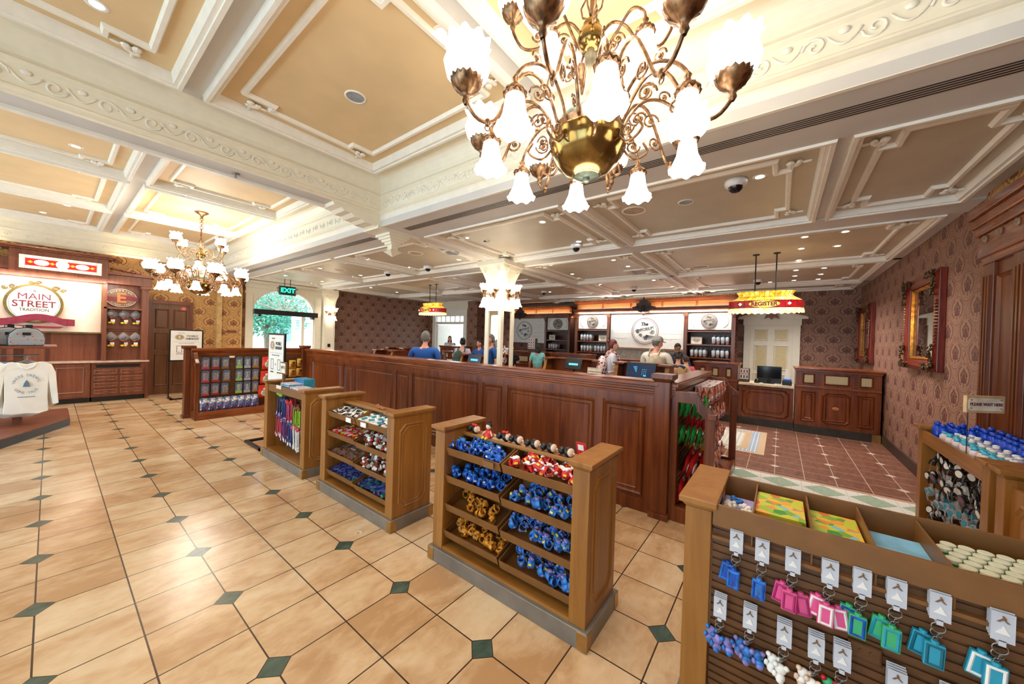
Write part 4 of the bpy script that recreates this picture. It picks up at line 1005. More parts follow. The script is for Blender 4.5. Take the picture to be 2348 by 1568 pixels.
# monitors and small things
def monitor(loc, rz_, label, size=.34, screen=None, tilt=0, content=False):
    t = thing('monitor', label, 'monitor', loc, rz_); s = size
    m = MB(); m.M = Matrix.Translation((0, 0, .22)) @ Euler((0, tilt, 0)).to_matrix().to_4x4(); m.box(0, .03, -s/2, s/2, -s*.31, s*.31); m.build('casing', black, t, bevel=.004)
    m2 = MB(); m2.M = m.M; m2.box(-.002, .001, -s/2+.012, s/2-.012, -s*.31+.012, s*.31-.012); m2.build('screen', screen or glassdark, t)
    m = MB(); m.cyl((.03, 0, .0), (.02, 0, .2), .022); m.box(-.05, .11, -.09, .09, 0, .012); m.build('stand', black, t)
    if content:
        w = Mt('screen_blue', .4); w.color((80, 190, 240)); w.emit((70, 180, 240), 1.0)
        q = MB(); q.M = m2.M
        if content == 1:
            for r in range(4):
                for c in range(3): q.box(-.004, -.002, -.03-c*.028+.0, -.022-c*.028, .03-r*.028, .038-r*.028)
            q.box(-.004, -.002, -.05, -.09, -.075, -.06); [q.box(-.004, -.002, .06, .12-.01*k, .07-k*.02, .076-k*.02) for k in range(5)]
        else: q.box(-.004, -.002, -.1, .1, -.03, .01)
        q.build('display', w.m, t)
    return t
scr = Mt('screen_on', .25); scr.color((14, 30, 52)); scr.emit((16, 44, 76), .5); scr = scr.m
def podium(loc, w, H, label, rz_=0):
    t = thing('register_podium', label, 'register stand', loc, rz_)
    m = MB(); m.box(.42, .47, -w, w, 0, H-.03); m.box(.0, .42, -w+.05, w-.05, .0, .86); m.build('body', maho, t)
    m = MB(); m.box(-.03, .42, -w+.045, w-.045, .86, .885); m.build('counter_top', black, t)
    m = MB()
    pf = [(.0, .86), (.06, .92), (.10, 1.0), (.13, H-.1), (.16, H-.03), (.42, H-.03), (.42, .86)]
    for y in (-w, w-.05): m.prism(pf, y, y+.05, 'y')
    m.build('side_wing', maho, t, bevel=.004)
    m = MB(); m.box(.10, .52, -w-.03, -w+.16, H-.03, H); m.box(.10, .52, w-.16, w+.03, H-.03, H); m.box(.36, .52, -w, w, H-.03, H); m.build('top', maho_h, t, bevel=.005)
    m = MB(); [m.prism([(p[0]-.012, p[1]) for p in pf[:5]]+[(p[0]+.02, p[1]) for p in reversed(pf[:5])], y-.004, y+.054, 'y') for y in (-w,)]; m.build('curved_edge', oak, t)
    m = MB(); [m.prism([(p[0]-.012, p[1]) for p in pf[:5]]+[(p[0]+.02, p[1]) for p in reversed(pf[:5])], y-.004, y+.054, 'y') for y in (w-.05,)]; m.build('curved_edge', oak, t)
    return t
podium((5.62, -1.42, 0), .42, 1.235, 'mahogany register podium with keypad screen behind the partition, before the man in cap')
monitor((5.75, -1.42, .885), 0, 'black register screen showing a blue keypad, on the podium nearest the partition end', .46, scr, .3, 1)
podium((6.25, .15, 0), .62, 1.20, 'wide mahogany register podium to the right of the mirrored column')
monitor((6.35, .08, .885), 0, 'dark register screen with pale blue bar right of the mirrored column', .36, black, .3, 2)
podium((5.35, 2.0, 0), .36, 1.20, 'mahogany register podium to the left of the mirrored column')
monitor((5.42, 1.9, .885), 0, 'dark register screen with pale blue bar left of the mirrored column', .38, scr, .3, 2)
podium((5.2, 5.1, 0), .42, 1.17, 'mahogany register podium left of the man in the blue shirt')
podium((6.1, 5.9, 0), .42, 1.20, 'further mahogany register podium half hidden behind the first one by the mauve wall')
tall_counter(4.3, 5.3, 'tall mahogany counter in front of the bright far entrance', X=7.6, H=1.12)
tall_counter(5.6, 6.6, 'small dark counter block right before the far entrance', X=8.6, H=1.25)
t = monitor((8.72, -3.02, .835), 0, 'black cash register monitor on the ivory topped counter', .40)
t = thing('cash_drawer', 'black cash drawer and printer under the register monitor on the ivory counter', 'cash register', (8.72, -3.02, .837)); t.location.x = 8.95
m = MB(); m.box(-.1, .1, -.2, .2, 0, .10); m.build('drawer_box', black, t, bevel=.004); m = MB(); m.box(-.08, .08, -.19, -.06, .10, .19); m.build('printer', black, t, bevel=.006)
t = thing('card_reader', 'dark and blue card reader with paper at the counter end by the tall counter', 'card reader', (8.66, -3.3, .837)); m = MB(); m.box(-.08, .08, -.08, .07, 0, .08); m.build('body', black, t, bevel=.006); m = MB(); m.box(-.07, .07, -.07, .06, .08, .12); m.build('blue_cover', plain('blue_cloth', (30, 96, 190), .5), t, bevel=.01)
m = MB(); m.prism([(-.05, .12), (.04, .12), (.02, .3), (-.01, .32)], -.01, .03, 'x'); m.build('paper', paper, t)
t = tag(MB().lathe([(.0, .0), (.045, 0), (.05, .02), (.035, .07), (0, .09)], 14, (8.66, -2.83, .836)).build('barcode_scanner', black, smooth=True), 'small black rounded scanner on the ivory counter before the cash drawer', 'scanner')
def card_rack(loc, label, rows=4, cols=3, w=.2, h=.26):
    t = thing('card_rack', label, 'card rack', loc); m = MB(); m.box(0, .1, -w/2, w/2, 0, h*1.25); m.build('backing', plain('rack_brown', (76, 48, 34), .5), t)
    for r in range(rows):
        m = MB()
        for c in range(cols): y = -w/2+.02+c*(w-.02)/cols; m.box(-.01, 0, y, y+(w-.04)/cols, h*.25+r*h/rows+.006, h*.25+(r+1)*h/rows-.008)
        m.build('card_row', paper, t); m = MB()
        for c in range(cols): y = -w/2+.02+c*(w-.02)/cols; m.box(-.0115, -.0095, y+.01, y+(w-.07)/cols, h*.25+r*h/rows+.02, h*.25+(r+1)*h/rows-.024)
        m.build('card_print', maroon if r % 2 else inkm, t)
    return t
card_rack((8.62, -2.62, .837), 'small brown rack of white gift cards at the end of the ivory counter', 2, 3, .17, .22)
card_rack((8.35, 2.45, 1.222), 'small rack of white gift cards on the tall counter left of the shelves', 4, 3, .26, .3)
# small stand-up signs
def easel_sign(loc, w, h, lines, label, face='-x', sz=.03, ground=None):
    t = thing('counter_sign', label, 'sign', loc); m = MB()
    if face == '-x': m.box(0, .012, -w/2, w/2, 0, h)
    m.build('board', plain('sign_cream', (0, 0, 0)), t); m = MB(); m.frame(-w/2+.008, w/2-.008, .008, h-.008, .004, 0, -.002, 'x'); m.build('border', brass, t)
    for k, s in enumerate(lines): text(s, sz, inkm, (-.003, 0, h/2+(len(lines)-1)*sz*.6-k*sz*1.2), face, t, .001)
    m = MB(); m.box(.012, .08, -.02, .02, 0, .01); m.build('foot', black, t); return t
easel_sign((5.42, -.78, 1.0), .24, .13, ['REGISTER CLOSED'], 'small cream REGISTER CLOSED sign just above the partition rail', sz=.027)
m = MB(); m.box(0, .3, -.15, .15, 0, 1.0); o = m.build('sign_pedestal', maho); o.location = (5.42, -.78, 0); tag(o, 'short mahogany pedestal under the REGISTER CLOSED sign', 'pedestal')
easel_sign((5.2, 2.42, .98), .16, .10, ['REGISTER', 'CLOSED'], 'tiny cream sign on the podium left of the column', sz=.022)
m = MB(); m.box(0, .2, -.1, .1, 0, .98); o = m.build('sign_pedestal', maho); o.location = (5.2, 2.42, 0); tag(o, 'slim mahogany pedestal under the tiny cream sign left of the column', 'pedestal')

# ---- stained glass register lamps
amber = Mt('amber_glass', .3); a_ = amber.noise(16, detail=3); k_ = amber.ramp(a_, [(.3, (220, 130, 20)), (.5, (250, 190, 50)), (.7, (255, 226, 130))]); amber.color(k_); amber.emit(k_, .8); amber = amber.m
amber2 = Mt('amber_glass_lit', .3); k_ = amber2.ramp(amber2.noise(20), [(.3, (250, 190, 80)), (.7, (255, 240, 190))]); amber2.color(k_); amber2.emit(k_, 1.3); amber2 = amber2.m
redg = Mt('red_glass', .3); k_ = redg.ramp(redg.noise(14), [(.3, (110, 6, 14)), (.7, (190, 20, 30))]); redg.color(k_); redg.emit(k_, .45); redg = redg.m
gl_ = Mt('pearl_glass', .3); gl_.color((255, 240, 215)); gl_.emit((255, 236, 200), 2.0); gl_ = gl_.m
def register_lamp(loc, ztop, label, W=.47, D=.22):
    """hung oval-ended box shade, long side along y"""
    t = thing('register_lamp', label, 'pendant lamp', loc)
    def loop(sx, sy, z, n=10):
        c = .35; return [(sx*D, -sy*W*c, z), (sx*D, sy*W*c, z)]
    def ringpts(k, z, bump=0, n=72):
        out = []
        for i in range(n):
            a = 2*PI*i/n; c, s = math.cos(a), math.sin(a)
            r = 1/max(abs(c)**2.6+abs(s)**2.6, 1e-6)**(1/2.6)
            b = 1+bump*math.cos(i*PI)
            out.append((D*k*c*r*b, (W*(k*.62+.38) if k < 1 else W*k)*s*r*b, z))
        return out
    def band(k0, z0, k1, z1, mat, name, sc=0):
        a = ringpts(k0, z0); b = ringpts(k1, z1); n = len(a)
        if sc: a = [(p[0], p[1], p[2]-(sc if i % 2 else 0)) for i, p in enumerate(a)]
        m = MB(); m.add(a+b, [(i, (i+1) % n, n+(i+1) % n, n+i) for i in range(n)]); o = m.build(name, mat, t)
        s_ = o.modifiers.new('thick', 'SOLIDIFY'); s_.thickness = .006; return o
    band(1.02, -.10, 1.0, -.055, amber2, 'scalloped_skirt', .02)
    band(1.0, -.055, .99, .055, redg, 'red_band')
    band(.99, .055, .62, .12, amber, 'sloped_shade'); band(.62, .12, .55, .15, amber, 'upper_shade'); band(.55, .15, .66, .20, amber, 'flared_crown')
    m = MB()
    for i, (p, q, r_) in enumerate(zip(ringpts(1.005, -.1), ringpts(.995, .055), ringpts(.62, .12))):
        if i % 2 == 0: m.tube([p, q, r_, ringpts(.555, .15)[i], ringpts(.665, .2)[i]], .0025, 4)
    for k, z in ((1.008, -.055), (.998, .055), (.625, .12)): pp = ringpts(k, z); m.tube(pp+[pp[0]], .003, 4)
    m.build('leading', inkm, t)
    for sx, fc in ((-1, '-x'), (1, '+x')):
        m = MB(); n = 24; x = sx*(D*1.01); m.prism([(.19*math.cos(2*PI*i/n), .052*math.sin(2*PI*i/n)) for i in range(n)], x, x+sx*.006, 'x'); m.build('name_plate', amber, t)
        text('REGISTER', .082, maroon, (x+sx*.008, 0, 0), fc, t, .002, bold=.003, width=.92)
        m = MB(); [m.prism([(c-.022, 0), (c, -.022), (c+.022, 0), (c, .022)], x, x+sx*.005, 'x') for c in (-.3, .3)]; m.build('diamond', gl_, t)
    for sy in (-1, 1):
        pass
    m = MB()
    for y in (-.13, .13): m.cyl((0, y, .12), (0, y, ztop-loc[2]-.0), .009, n=8); m.cyl((0, y, ztop-loc[2]-.012), (0, y, ztop-loc[2]), .045, n=16)
    m.box(-.01, .01, -.15, .15, .1, .13); m.build('hanging_rod', inkm, t)
    return t
register_lamp((6.69, -2.97, 2.20), ZP, 'large stained glass REGISTER lamp hanging before the cream pedimented door')
register_lamp((6.44, 4.5, 2.27), ZP, 'stained glass REGISTER lamp hanging in the distance near the bright far entrance')
lamp('POINT', 'lamp_bulb', (6.69, -2.97, 2.05), 6, (1, .8, .5), size=.08); lamp('POINT', 'lamp_bulb', (6.44, 4.5, 2.1), 5, (1, .8, .5), size=.08)

# ---- back wall shelving with shop logo boards
boardw = plain('board_white', (240, 238, 230), .5, var=.02)
def emporium(parent, x, y, z, r, medal=False):
    m = MB(); n = 40
    if medal: m.cyl((x-.03, y, z), (x, y, z), r, n=n); m.build('medallion', plain('medal_grey', (146, 136, 124), .4, .3), parent)
    xx = x-.032 if medal else x-.004
    if not medal: m = MB(); m.cyl((x-.02, y, z), (x, y, z), r, n=n); m.build('roundel', boardw, parent); xx = x-.022
    m = MB(); m.ring((xx, y, z), r*.97, r*.02, (1, 0, 0), 48, 5); m.build('ring', maroon, parent)
    m = MB(); m.ring((xx, y, z), r*.86, r*.012, (1, 0, 0), 48, 5)
    for sy in (-1, 1):
        m.tube(spiral((xx, y+sy*r*.55, z-r*.05), r*.17, 1.5, 'x', 20, sy), r*.022, 4)
    m.tube(spiral((xx, y-.02, z-r*.52), r*.16, 1.6, 'x', 18), r*.025, 4); m.tube(spiral((xx, y+.3*r, z-r*.33), r*.14, 1.4, 'x', 16), r*.022, 4)
    for k in range(7): a = -.35-k*.22; m.tube([(xx, y-r*.1, z-r*.3), (xx, y-r*(.1+.62*math.cos(a)), z-r*.25+r*.42*math.sin(a))], r*.018, 4)
    m.build('flourish', inkm, parent)
    ang = math.radians(12)
    text('The', r*.34, inkm, (xx-.002, y+r*.05, z+r*.52), '-x', parent, .002, bold=.003*r/.2, shear=.2)
    e = Matrix.Rotation(-ang, 4, 'X') @ Euler(FACE['-x']).to_matrix().to_4x4()
    text('EMPORIUM', r*.33, inkm, (xx-.002, y, z+r*.12), e.to_euler(), parent, .002, bold=.004*r/.2, width=.78, shear=.15)
def logo_board(label, x, y0, y1, z0, z1, r, medal=False, name='logo_board'):
    t = thing(name, label, 'sign', (x, (y0+y1)/2, (z0+z1)/2)); w = (y1-y0)/2; h = (z1-z0)/2
    m = MB(); m.box(-.004, .02, -w, w, -h, h); m.build('board', boardw, t)
    m = MB()
    if not medal:
        for z in (-.08, .12): m.box(-.006, -.004, -w, w, z*2*h-.002, z*2*h+.002)
        for sy in (-1, 1):
            for sz in (-1, 1): m.tube([(-.006, sy*w*(.5+.1*k), h*sz*.45+.012*math.cos(k*2)) for k in range(5)], .003, 4)
            m.tube([(-.006, sy*w*.97, .1*h), (-.006, sy*w*.93, 0), (-.006, sy*w*.97, -.1*h)], .003, 4)
    else:
        for sy in (-1, 1): m.tube([(-.006, sy*(w*.55+w*.32*math.cos(a)), h*.78*math.sin(a)) for a in [(-1.3+k*.26) for k in range(11)]], .007, 5)
    m.build('line_ornament', plain('soft_brown_line', (170, 150, 128), .5), t)
    emporium(t, -.004, -.0 if True else 0, 0, r, medal)
    return t
def shelf_unit(label, X, y0, y1, shelves, zt=2.41, zb=1.42, D=.45):
    t = thing('wall_shelving', label, 'shelving', (X, (y0+y1)/2, 0)); w = (y1-y0)/2
    m = MB(); m.box(D-.03, D, -w, w, 0, zt); m.box(0, D, -w, -w+.05, 0, zt); m.box(0, D, w-.05, w, 0, zt); m.box(.0, D, -w, w, .82, .90); m.build('case', plain('shelf_dark', (86, 50, 34), .4), t)
    m = MB(); [m.box(-.01, D, -w+.05, w-.05, z-.03, z) for z in shelves]; m.build('shelf_board', maho_h, t)
    m = MB(); [m.box(.02, .05, -w+.06+k*(2*w-.12)/2, -w+.05+(k+1)*(2*w-.12)/2, .04, .8) for k in range(2)]; m.build('cabinet_door', maho, t)
    m = MB()
    for s in (-1, 1): m.box(-.03, 0, s*w-.04, s*w+.04, .9, zt-.05); m.tube(spiral((-.05, s*w, zt-.12), .035, 1.2, 'x', 10), .01, 5); m.box(-.05, .0, s*w-.055, s*w+.055, zt-.09, zt)
    m.build('pilaster', maho, t)
    return t
XM = 10.3
shelf_unit('mahogany tumbler shelves under the small shop logo, just right of the column', XM, .98, 2.05, (1.93, 1.58, 1.24))
shelf_unit('mahogany tumbler shelves under the small shop logo, next to the cream pedimented door', XM, -2.25, -1.16, (1.93, 1.58, 1.24))
shelf_unit('mahogany tumbler shelves set back behind the column side', 11.5, 2.95, 3.95, (1.93, 1.58, 1.24))
t = thing('wall_shelving', 'mahogany middle bay with narrow ledge under the large shop logo board', 'shelving', (XM, -.09, 0))
m = MB(); m.box(.10, .14, -1.06, 1.06, 0, 2.41); m.build('back_panel', maho, t); m = MB(); m.box(-.06, .10, -1.06, 1.06, 1.375, 1.405); m.build('ledge', oak_y, t); m = MB(); m.box(.0, .1, -1.06, 1.06, 0, .9); m.build('cabinet', maho, t)
m = MB(); m.box(.09, .10, -1.04, 1.04, .9, 1.36); [m.box(.085, .09, -1.0+k*.07, -.985+k*.07, .92, 1.34) for k in range(29)]; m.build('beadboard', plain('beadboard', (196, 186, 170), .5), t)
logo_board('large white shop logo board with black script roundel above the people at the registers', XM+.06, -1.11, .93, 1.42, 2.40, .38)
logo_board('small white shop logo board with grey medallion, over the shelves right of the column', XM+.05, 1.03, 2.0, 1.96, 2.40, .19, True)
logo_board('small white shop logo board with grey medallion, beside the cream pedimented door', XM+.05, -2.2, -1.21, 1.96, 2.40, .19, True)
logo_board('white shop logo board with black script roundel partly behind the mirrored column', 11.55, 4.0, 5.95, 1.44, 2.40, .37)
logo_board('small white shop logo board cut off behind the taller shelving', 11.54, 3.0, 3.9, 1.96, 2.40, .19, True)
def cornice(label, X, y0, y1, crest):
    t = thing('shelf_cornice', label, 'cornice', (X, (y0+y1)/2, 2.41)); w = (y1-y0)/2
    m = MB(); m.box(-.12, .5, -w, w, 0, .13); m.box(-.16, .5, -w-.03, w+.03, .12, .15); m.box(0.08, .5, -w, w, .15, .36); m.box(-.06, .5, -w-.02, w+.02, .34, .38); m.box(-.10, .5, -w-.04, w+.04, .38, .41); m.build('beam', maho_h, t, bevel=.004)
    n = max(2, int(w*2/.75)); m = MB(); [m.box(.06, .085, -w+.06+k*(2*w-.06)/n, -w+(k+1)*(2*w-.06)/n, .18, .32) for k in range(n)]; m.build('frieze_panel', oak_y, t)
    m = MB(); [m.ball((-.10, -w+.03+k*.06, .43), (.02, .028, .02), 6, 4) for k in range(int(2*w/.06))]; m.build('carved_edge', plain('carved_brown', (110, 84, 60), .5), t)
    m = MB(); cz = .1
    pf = [(0, .36), (.04, .27), (.1, .25), (.13, .18), (.2, .18), (.2, .1), (.32, .07), (.28, .0), (.16, -.03), (.12, -.1), (.05, -.12), (0, -.17)]
    pf = pf+[(-a, b) for a, b in reversed(pf[1:-1])]
    m.prism([(crest+a, cz+b) for a, b in pf], -.2, -.155, 'x'); m.build('crest', plain('crest_dark', (58, 36, 28), .5), t)
    m = MB(); m.ring((-.205, crest, cz+.04), .07, .015, (1, 0, 0), 16, 5); m.ball((-.2, crest, cz+.04), (.02, .04, .055), 8, 6)
    for s in (-1, 1): m.tube(spiral((-.205, crest+s*.15, cz+.07), .05, 1.4, 'x', 14, s), .009, 5); m.tube(spiral((-.205, crest+s*.07, cz-.06), .04, 1.3, 'x', 14, s), .009, 5)
    m.build('crest_scroll', plain('crest_dark', (0, 0, 0)), t, smooth=True)
    return t
cornice('lit mahogany cornice with carved dark crest over the main logo boards', XM, -2.3, 2.1, .0)
cornice('lit mahogany cornice with carved dark crest over the set-back logo board', 11.5, 2.92, 5.98, .62)
# tumblers
cupm = Mt('tumbler_print', .3); c_ = cupm.ramp((cupm.z*7.5), [(.0, (216, 140, 70)), (.25, (206, 130, 66)), (.36, (236, 238, 240)), (.6, (120, 160, 196)), (.7, (236, 240, 242)), (1., (240, 242, 244))]); cupm.color(c_); cupm = cupm.m
cupb = Mt('tumbler_print_blue', .3); c_ = cupb.ramp((cupb.z*7.5), [(.0, (60, 90, 130)), (.2, (100, 130, 170)), (.32, (236, 238, 240)), (1., (236, 240, 244))]); cupb.color(c_); cupb = cupb.m
lidm = plain('tumbler_lid', (186, 204, 216), .2)
def cup_proto(mat):
    t = thing('tumbler', 'x', 'tumbler', (0, 0, -50)); m = MB(); m.lathe([(0, 0), (.03, 0), (.042, .15), (.043, .17), (0, .17)], 14); m.build('cup', mat, t, smooth=True)
    m = MB(); m.lathe([(.044, .165), (.045, .18), (.03, .195), (0, .2)], 14); m.cyl((.01, 0, .19), (.012, 0, .25), .004, n=6); m.build('lid', lidm, t, smooth=True); return t
CP = [cup_proto(cupm), cup_proto(cupb)]; used = [0, 0]
def cups(x, y0, z, n, d, where, step=.1):
    for i in range(n):
        for j in range(d):
            k = i % 2
            lab = '%s printed tumbler %s, %s column, %s row' % ('orange' if k == 0 else 'blue', where, ['first', 'second', 'third', 'fourth'][i % 4], ['front', 'middle', 'back'][j])
            c = CP[k]
            if not used[k]: used[k] = 1; c.location = (x+.05+j*.1, y0+i*step, z); c['label'] = lab; c['group'] = 'white tumblers on the back shelves'
            else: dup(c, (x+.05+j*.1, y0+i*step+rnd.uniform(-.006, .006), z), label=lab, group='white tumblers on the back shelves')
cups(XM, -2.12, 1.58, 4, 3, 'on the upper shelf by the cream door'); cups(XM, -2.12, 1.24, 4, 3, 'on the lower shelf by the cream door'); cups(XM, -1.62, 1.24, 4, 3, 'on the lower shelf near the big logo')
cups(XM, 1.58, 1.58, 4, 3, 'on the upper shelf right of the column'); cups(XM, 1.10, 1.24, 4, 3, 'on the lower shelf beside the big logo'); cups(XM, 1.56, 1.24, 4, 3, 'on the lower shelf right of the column')
cups(11.5, 3.5, 1.24, 4, 3, 'on the set-back lower shelf'); 
for (x, y, z, w) in ((XM+.06, -1.42, 1.58, 'on the shelf near the cream door'), (XM+.06, 1.18, 1.58, 'on the shelf right of the column'), (11.56, 3.7, 1.58, 'on the set-back shelf behind the column')):
    t = easel_sign((x, y, z), .26, .19, ['REGISTER CLOSED', 'PLEASE USE NEXT', 'AVAILABLE'], 'white printed card '+w, sz=.02)

# ================================================================ left wall cabinet with shop signs
YB = 7.9
t = thing('base_cabinet', 'reddish wooden base cabinets with doors along the gold papered wall', 'cabinet', (-.4, YB, 0))
m = MB(); m.box(-1.5, .94, 0, .46, .1, .80); m.build('body', redwood, t)
m = MB(); m.box(-1.5, .94, .03, .46, 0, .1); m.build('toe_kick', black, t)
for a, b in ((-1.4, -.95), (-.93, -.48), (-.46, -.02), (0, .44), (.46, .92)):
    m = MB(); m.box(a, b, -.018, 0, .13, .78); m.frame(a+.05, b-.05, .2, .72, .03, -.018, -.03, 'y'); d = m.build('door', redwood, t)
    m = MB(); m.box(b-.04, b-.03, -.035, -.018, .62, .72); m.build('handle', brass, d)
t = thing('drawer_cabinet', 'reddish wooden drawer unit with open slot below the hanging plush toys', 'cabinet', (.93, YB, 0))
m = MB(); m.box(-.38, .38, 0, .46, .1, .80); m.build('body', redwood, t); m = MB(); m.box(-.37, .37, .02, .46, 0, .1); m.box(-.32, .3, -.012, .0, .70, .765); m.build('dark_slot', black, t)
for r in range(4):
    for c in range(2):
        x = -.36+c*.365; z = .14+r*.135; m = MB(); m.box(x, x+.355, -.016, 0, z, z+.125); m.frame(x+.02, x+.335, z+.02, z+.105, .02, -.016, -.024, 'y'); d = m.build('drawer', redwood, t)
        m = MB(); m.box(x+.14, x+.21, -.032, -.02, z+.06, z+.067); m.build('handle', steel, d)
m = MB(); m.box(.38, .42, -.03, .46, 0, .80); m.build('end_post', redwood, t)
tag(MB().box(-1.9, 1.37, YB-.04, YB+.46, .80, .835).build('stone_worktop', plain('pink_stone', (206, 176, 158), .3), bevel=.006), 'pale pinkish stone counter top along the left wall cabinets', 'countertop')
t = thing('wall_cabinet_surround', 'tall reddish wooden display surround with cornice framing the shop sign wall', 'display surround', (-.3, YB, 0))
m = MB(); m.box(-1.6, 1.0, .2, .24, .836, 1.45); m.box(1.0, 1.6, .22, .24, .836, 2.44); m.build('back_panel', redwood, t)
m = MB(); [m.box(x, x+.05, .185, .2, .836, 1.40) for x in (-.75, -.2, .28, .93)]; m.build('stile', plain('redwood_dark', (88, 40, 27), .4), t)
m = MB(); m.box(.98, 1.04, 0, .22, .836, 2.44); m.box(1.54, 1.64, -.02, .24, .835, 2.42); m.box(1.0, 1.58, 0, .22, 1.92, 1.95); m.frame(1.06, 1.54, 1.45, 1.5, .01, .2, .19, 'y'); m.build('side_frame', redwood, t)
m = MB(); m.tube(spiral((1.60, -.05, 2.36), .035, 1.2, 'x', 10), .01, 5); m.box(1.52, 1.67, -.06, .2, 2.38, 2.44); m.build('capital', redwood, t)
m = MB(); m.box(-1.9, 1.02, -.1, .24, 2.42, 2.52); m.box(1.0, 1.68, -.06, .24, 2.44, 2.62); m.box(.98, 1.72, -.1, .24, 2.62, 2.68); m.box(-.13, 1.04, -.15, .24, 2.48, 2.90); m.box(-.22, 1.1, -.2, .24, 2.90, 2.93); m.box(-.28, 1.15, -.24, .24, 2.93, 2.96); m.box(-1.9, -.13, -.05, .24, 2.52, 2.74); m.build('cornice', redwood, t, bevel=.006)
m = MB(); [m.ball((1.12+k*.07, .0, 2.70+.05*(1-k/5)), (.05, .03, .03), 6, 4) for k in range(6)]; m.build('carving', redwood, t)
# stained glass
t = thing('stained_glass_panel', 'backlit red and white stained glass panel over the shop sign wall', 'stained glass', (.163, YB-.155, 2.685)); w, h = .485, .12
cg = Mt('cream_glass', .3); k_ = cg.ramp(cg.noise(9), [(.3, (255, 214, 150)), (.7, (255, 244, 214))]); cg.color(k_); cg.emit(k_, 1.1); cg = cg.m
m = MB(); m.box(-w, w, 0, .01, -h, h); m.build('cream_border', cg, t); rg = Mt('bright_red_glass', .3); rg.color((214, 30, 36)); rg.emit((220, 34, 36), .7); m = MB(); m.box(-w+.065, w-.065, -.004, 0, -h+.055, h-.055); m.build('red_field', rg.m, t)
m = MB(); n = 24
for cx, rx in ((-.24, .085), (0, .08), (.24, .085)): rz_ = .05 if cx else .075; m.prism([(cx+rx*math.cos(2*PI*i/n), rz_*math.sin(2*PI*i/n)) for i in range(n)], -.008, -.004, 'y')
m.build('white_oval', gl_, t); m = MB(); [m.prism([(c-.032, 0), (c, -.026), (c+.032, 0), (c, .026)], -.008, -.004, 'y') for c in (-.365, -.12, .12, .365)]; yg = Mt('yellow_glass', .3); yg.color((250, 180, 30)); yg.emit((250, 176, 30), .8); m.build('yellow_diamond', yg.m, t)
m = MB(); [m.box(x-.0015, x+.0015, -.005, 0, -h, h) for x in (-w+.062, -.24, 0, .24, w-.062)]; m.box(-w, w, -.005, 0, h-.056, h-.053); m.box(-w, w, -.005, 0, -h+.053, -h+.056); m.build('leading', inkm, t)
# main street sign
t = thing('shop_sign_board', 'pale pink striped sign board reading MAIN STREET TRADITION with maroon ribbon', 'sign', (-.15, YB+.13, 1.93))
pk = Mt('pink_stripes', .5); s_ = (pk.x/.11).sin(); pk.color(pk.ramp(s_*.25+.5+pk.noise(2)*.2-.1, [(.3, (248, 226, 206)), (.6, (240, 200, 178)), (.8, (232, 184, 162))])); m = MB(); m.box(-1.5, .82, 0, .03, -.51, .49); m.build('board', pk.m, t)
m = MB(); m.box(.82, .85, -.03, .03, -.51, .49); m.box(-1.5, .85, -.03, .03, -.54, -.51); m.build('gilt_edge', plain('olive_gilt', (130, 112, 62), .35, .5), t)
m = MB(); n = 40; m.prism([(.34*math.cos(2*PI*i/n), .37*math.sin(2*PI*i/n)) for i in range(n)], -.05, 0, 'y'); m.build('oval_rim', plain('olive_gilt', (0, 0, 0)), t)
m = MB(); m.prism([(.30*math.cos(2*PI*i/n), .33*math.sin(2*PI*i/n)) for i in range(n)], -.058, -.05, 'y'); m.build('oval_face', boardw, t)
m = MB(); m.tube([(.285*math.cos(2*PI*i/n), -.06, .315*math.sin(2*PI*i/n)) for i in range(n+1)], .003, 4); m.build('oval_line', plain('olive_gilt', (0, 0, 0)), t)
m = MB()
for s_ in (-1, 1): m.tube(spiral((s_*.24, -.04, .31), .05, 1.3, 'y', 12, s_), .012, 5); m.tube(spiral((s_*.33, -.04, .28), .035, 1.3, 'y', 12, s_), .01, 5); m.tube(spiral((s_*.04, -.05, .40), .035, 1.2, 'y', 12, s_), .011, 5)
m.build('rim_scroll', plain('olive_gilt', (0, 0, 0)), t, smooth=True)
text('A', .07, inkm, (0, -.06, .235), '-y', t, .002)
text('MAIN', .165, maroon, (0, -.06, .13), '-y', t, .003, bold=.002, width=.95); text('STREET', .165, maroon, (0, -.06, -.01), '-y', t, .003, bold=.002, width=.92); text('TRADITION', .075, plain('olive_gilt', (0, 0, 0)), (0, -.06, -.115), '-y', t, .002, bold=.001, width=.85)
m = MB(); up_ = [(x, -.24+.055*math.sin(x*7+1.2)) for x in [-.62+k*.04 for k in range(26)]]; m.prism(up_+[(x, z-.13) for x, z in reversed(up_)], -.085, -.065, 'y'); m.prism([(.34, -.26), (.48, -.27), (.48, -.40), (.34, -.40)], -.075, -.06, 'y'); m.prism([(-.95, -.25), (-.55, -.25), (-.55, -.38), (-.95, -.38)], -.075, -.06, 'y')
m.prism([(-.3, -.40), (.35, -.42), (.3, -.45), (0, -.455), (-.1, -.43)], -.07, -.06, 'y'); m.build('ribbon', plain('ribbon_maroon', (134, 36, 56), .5), t)
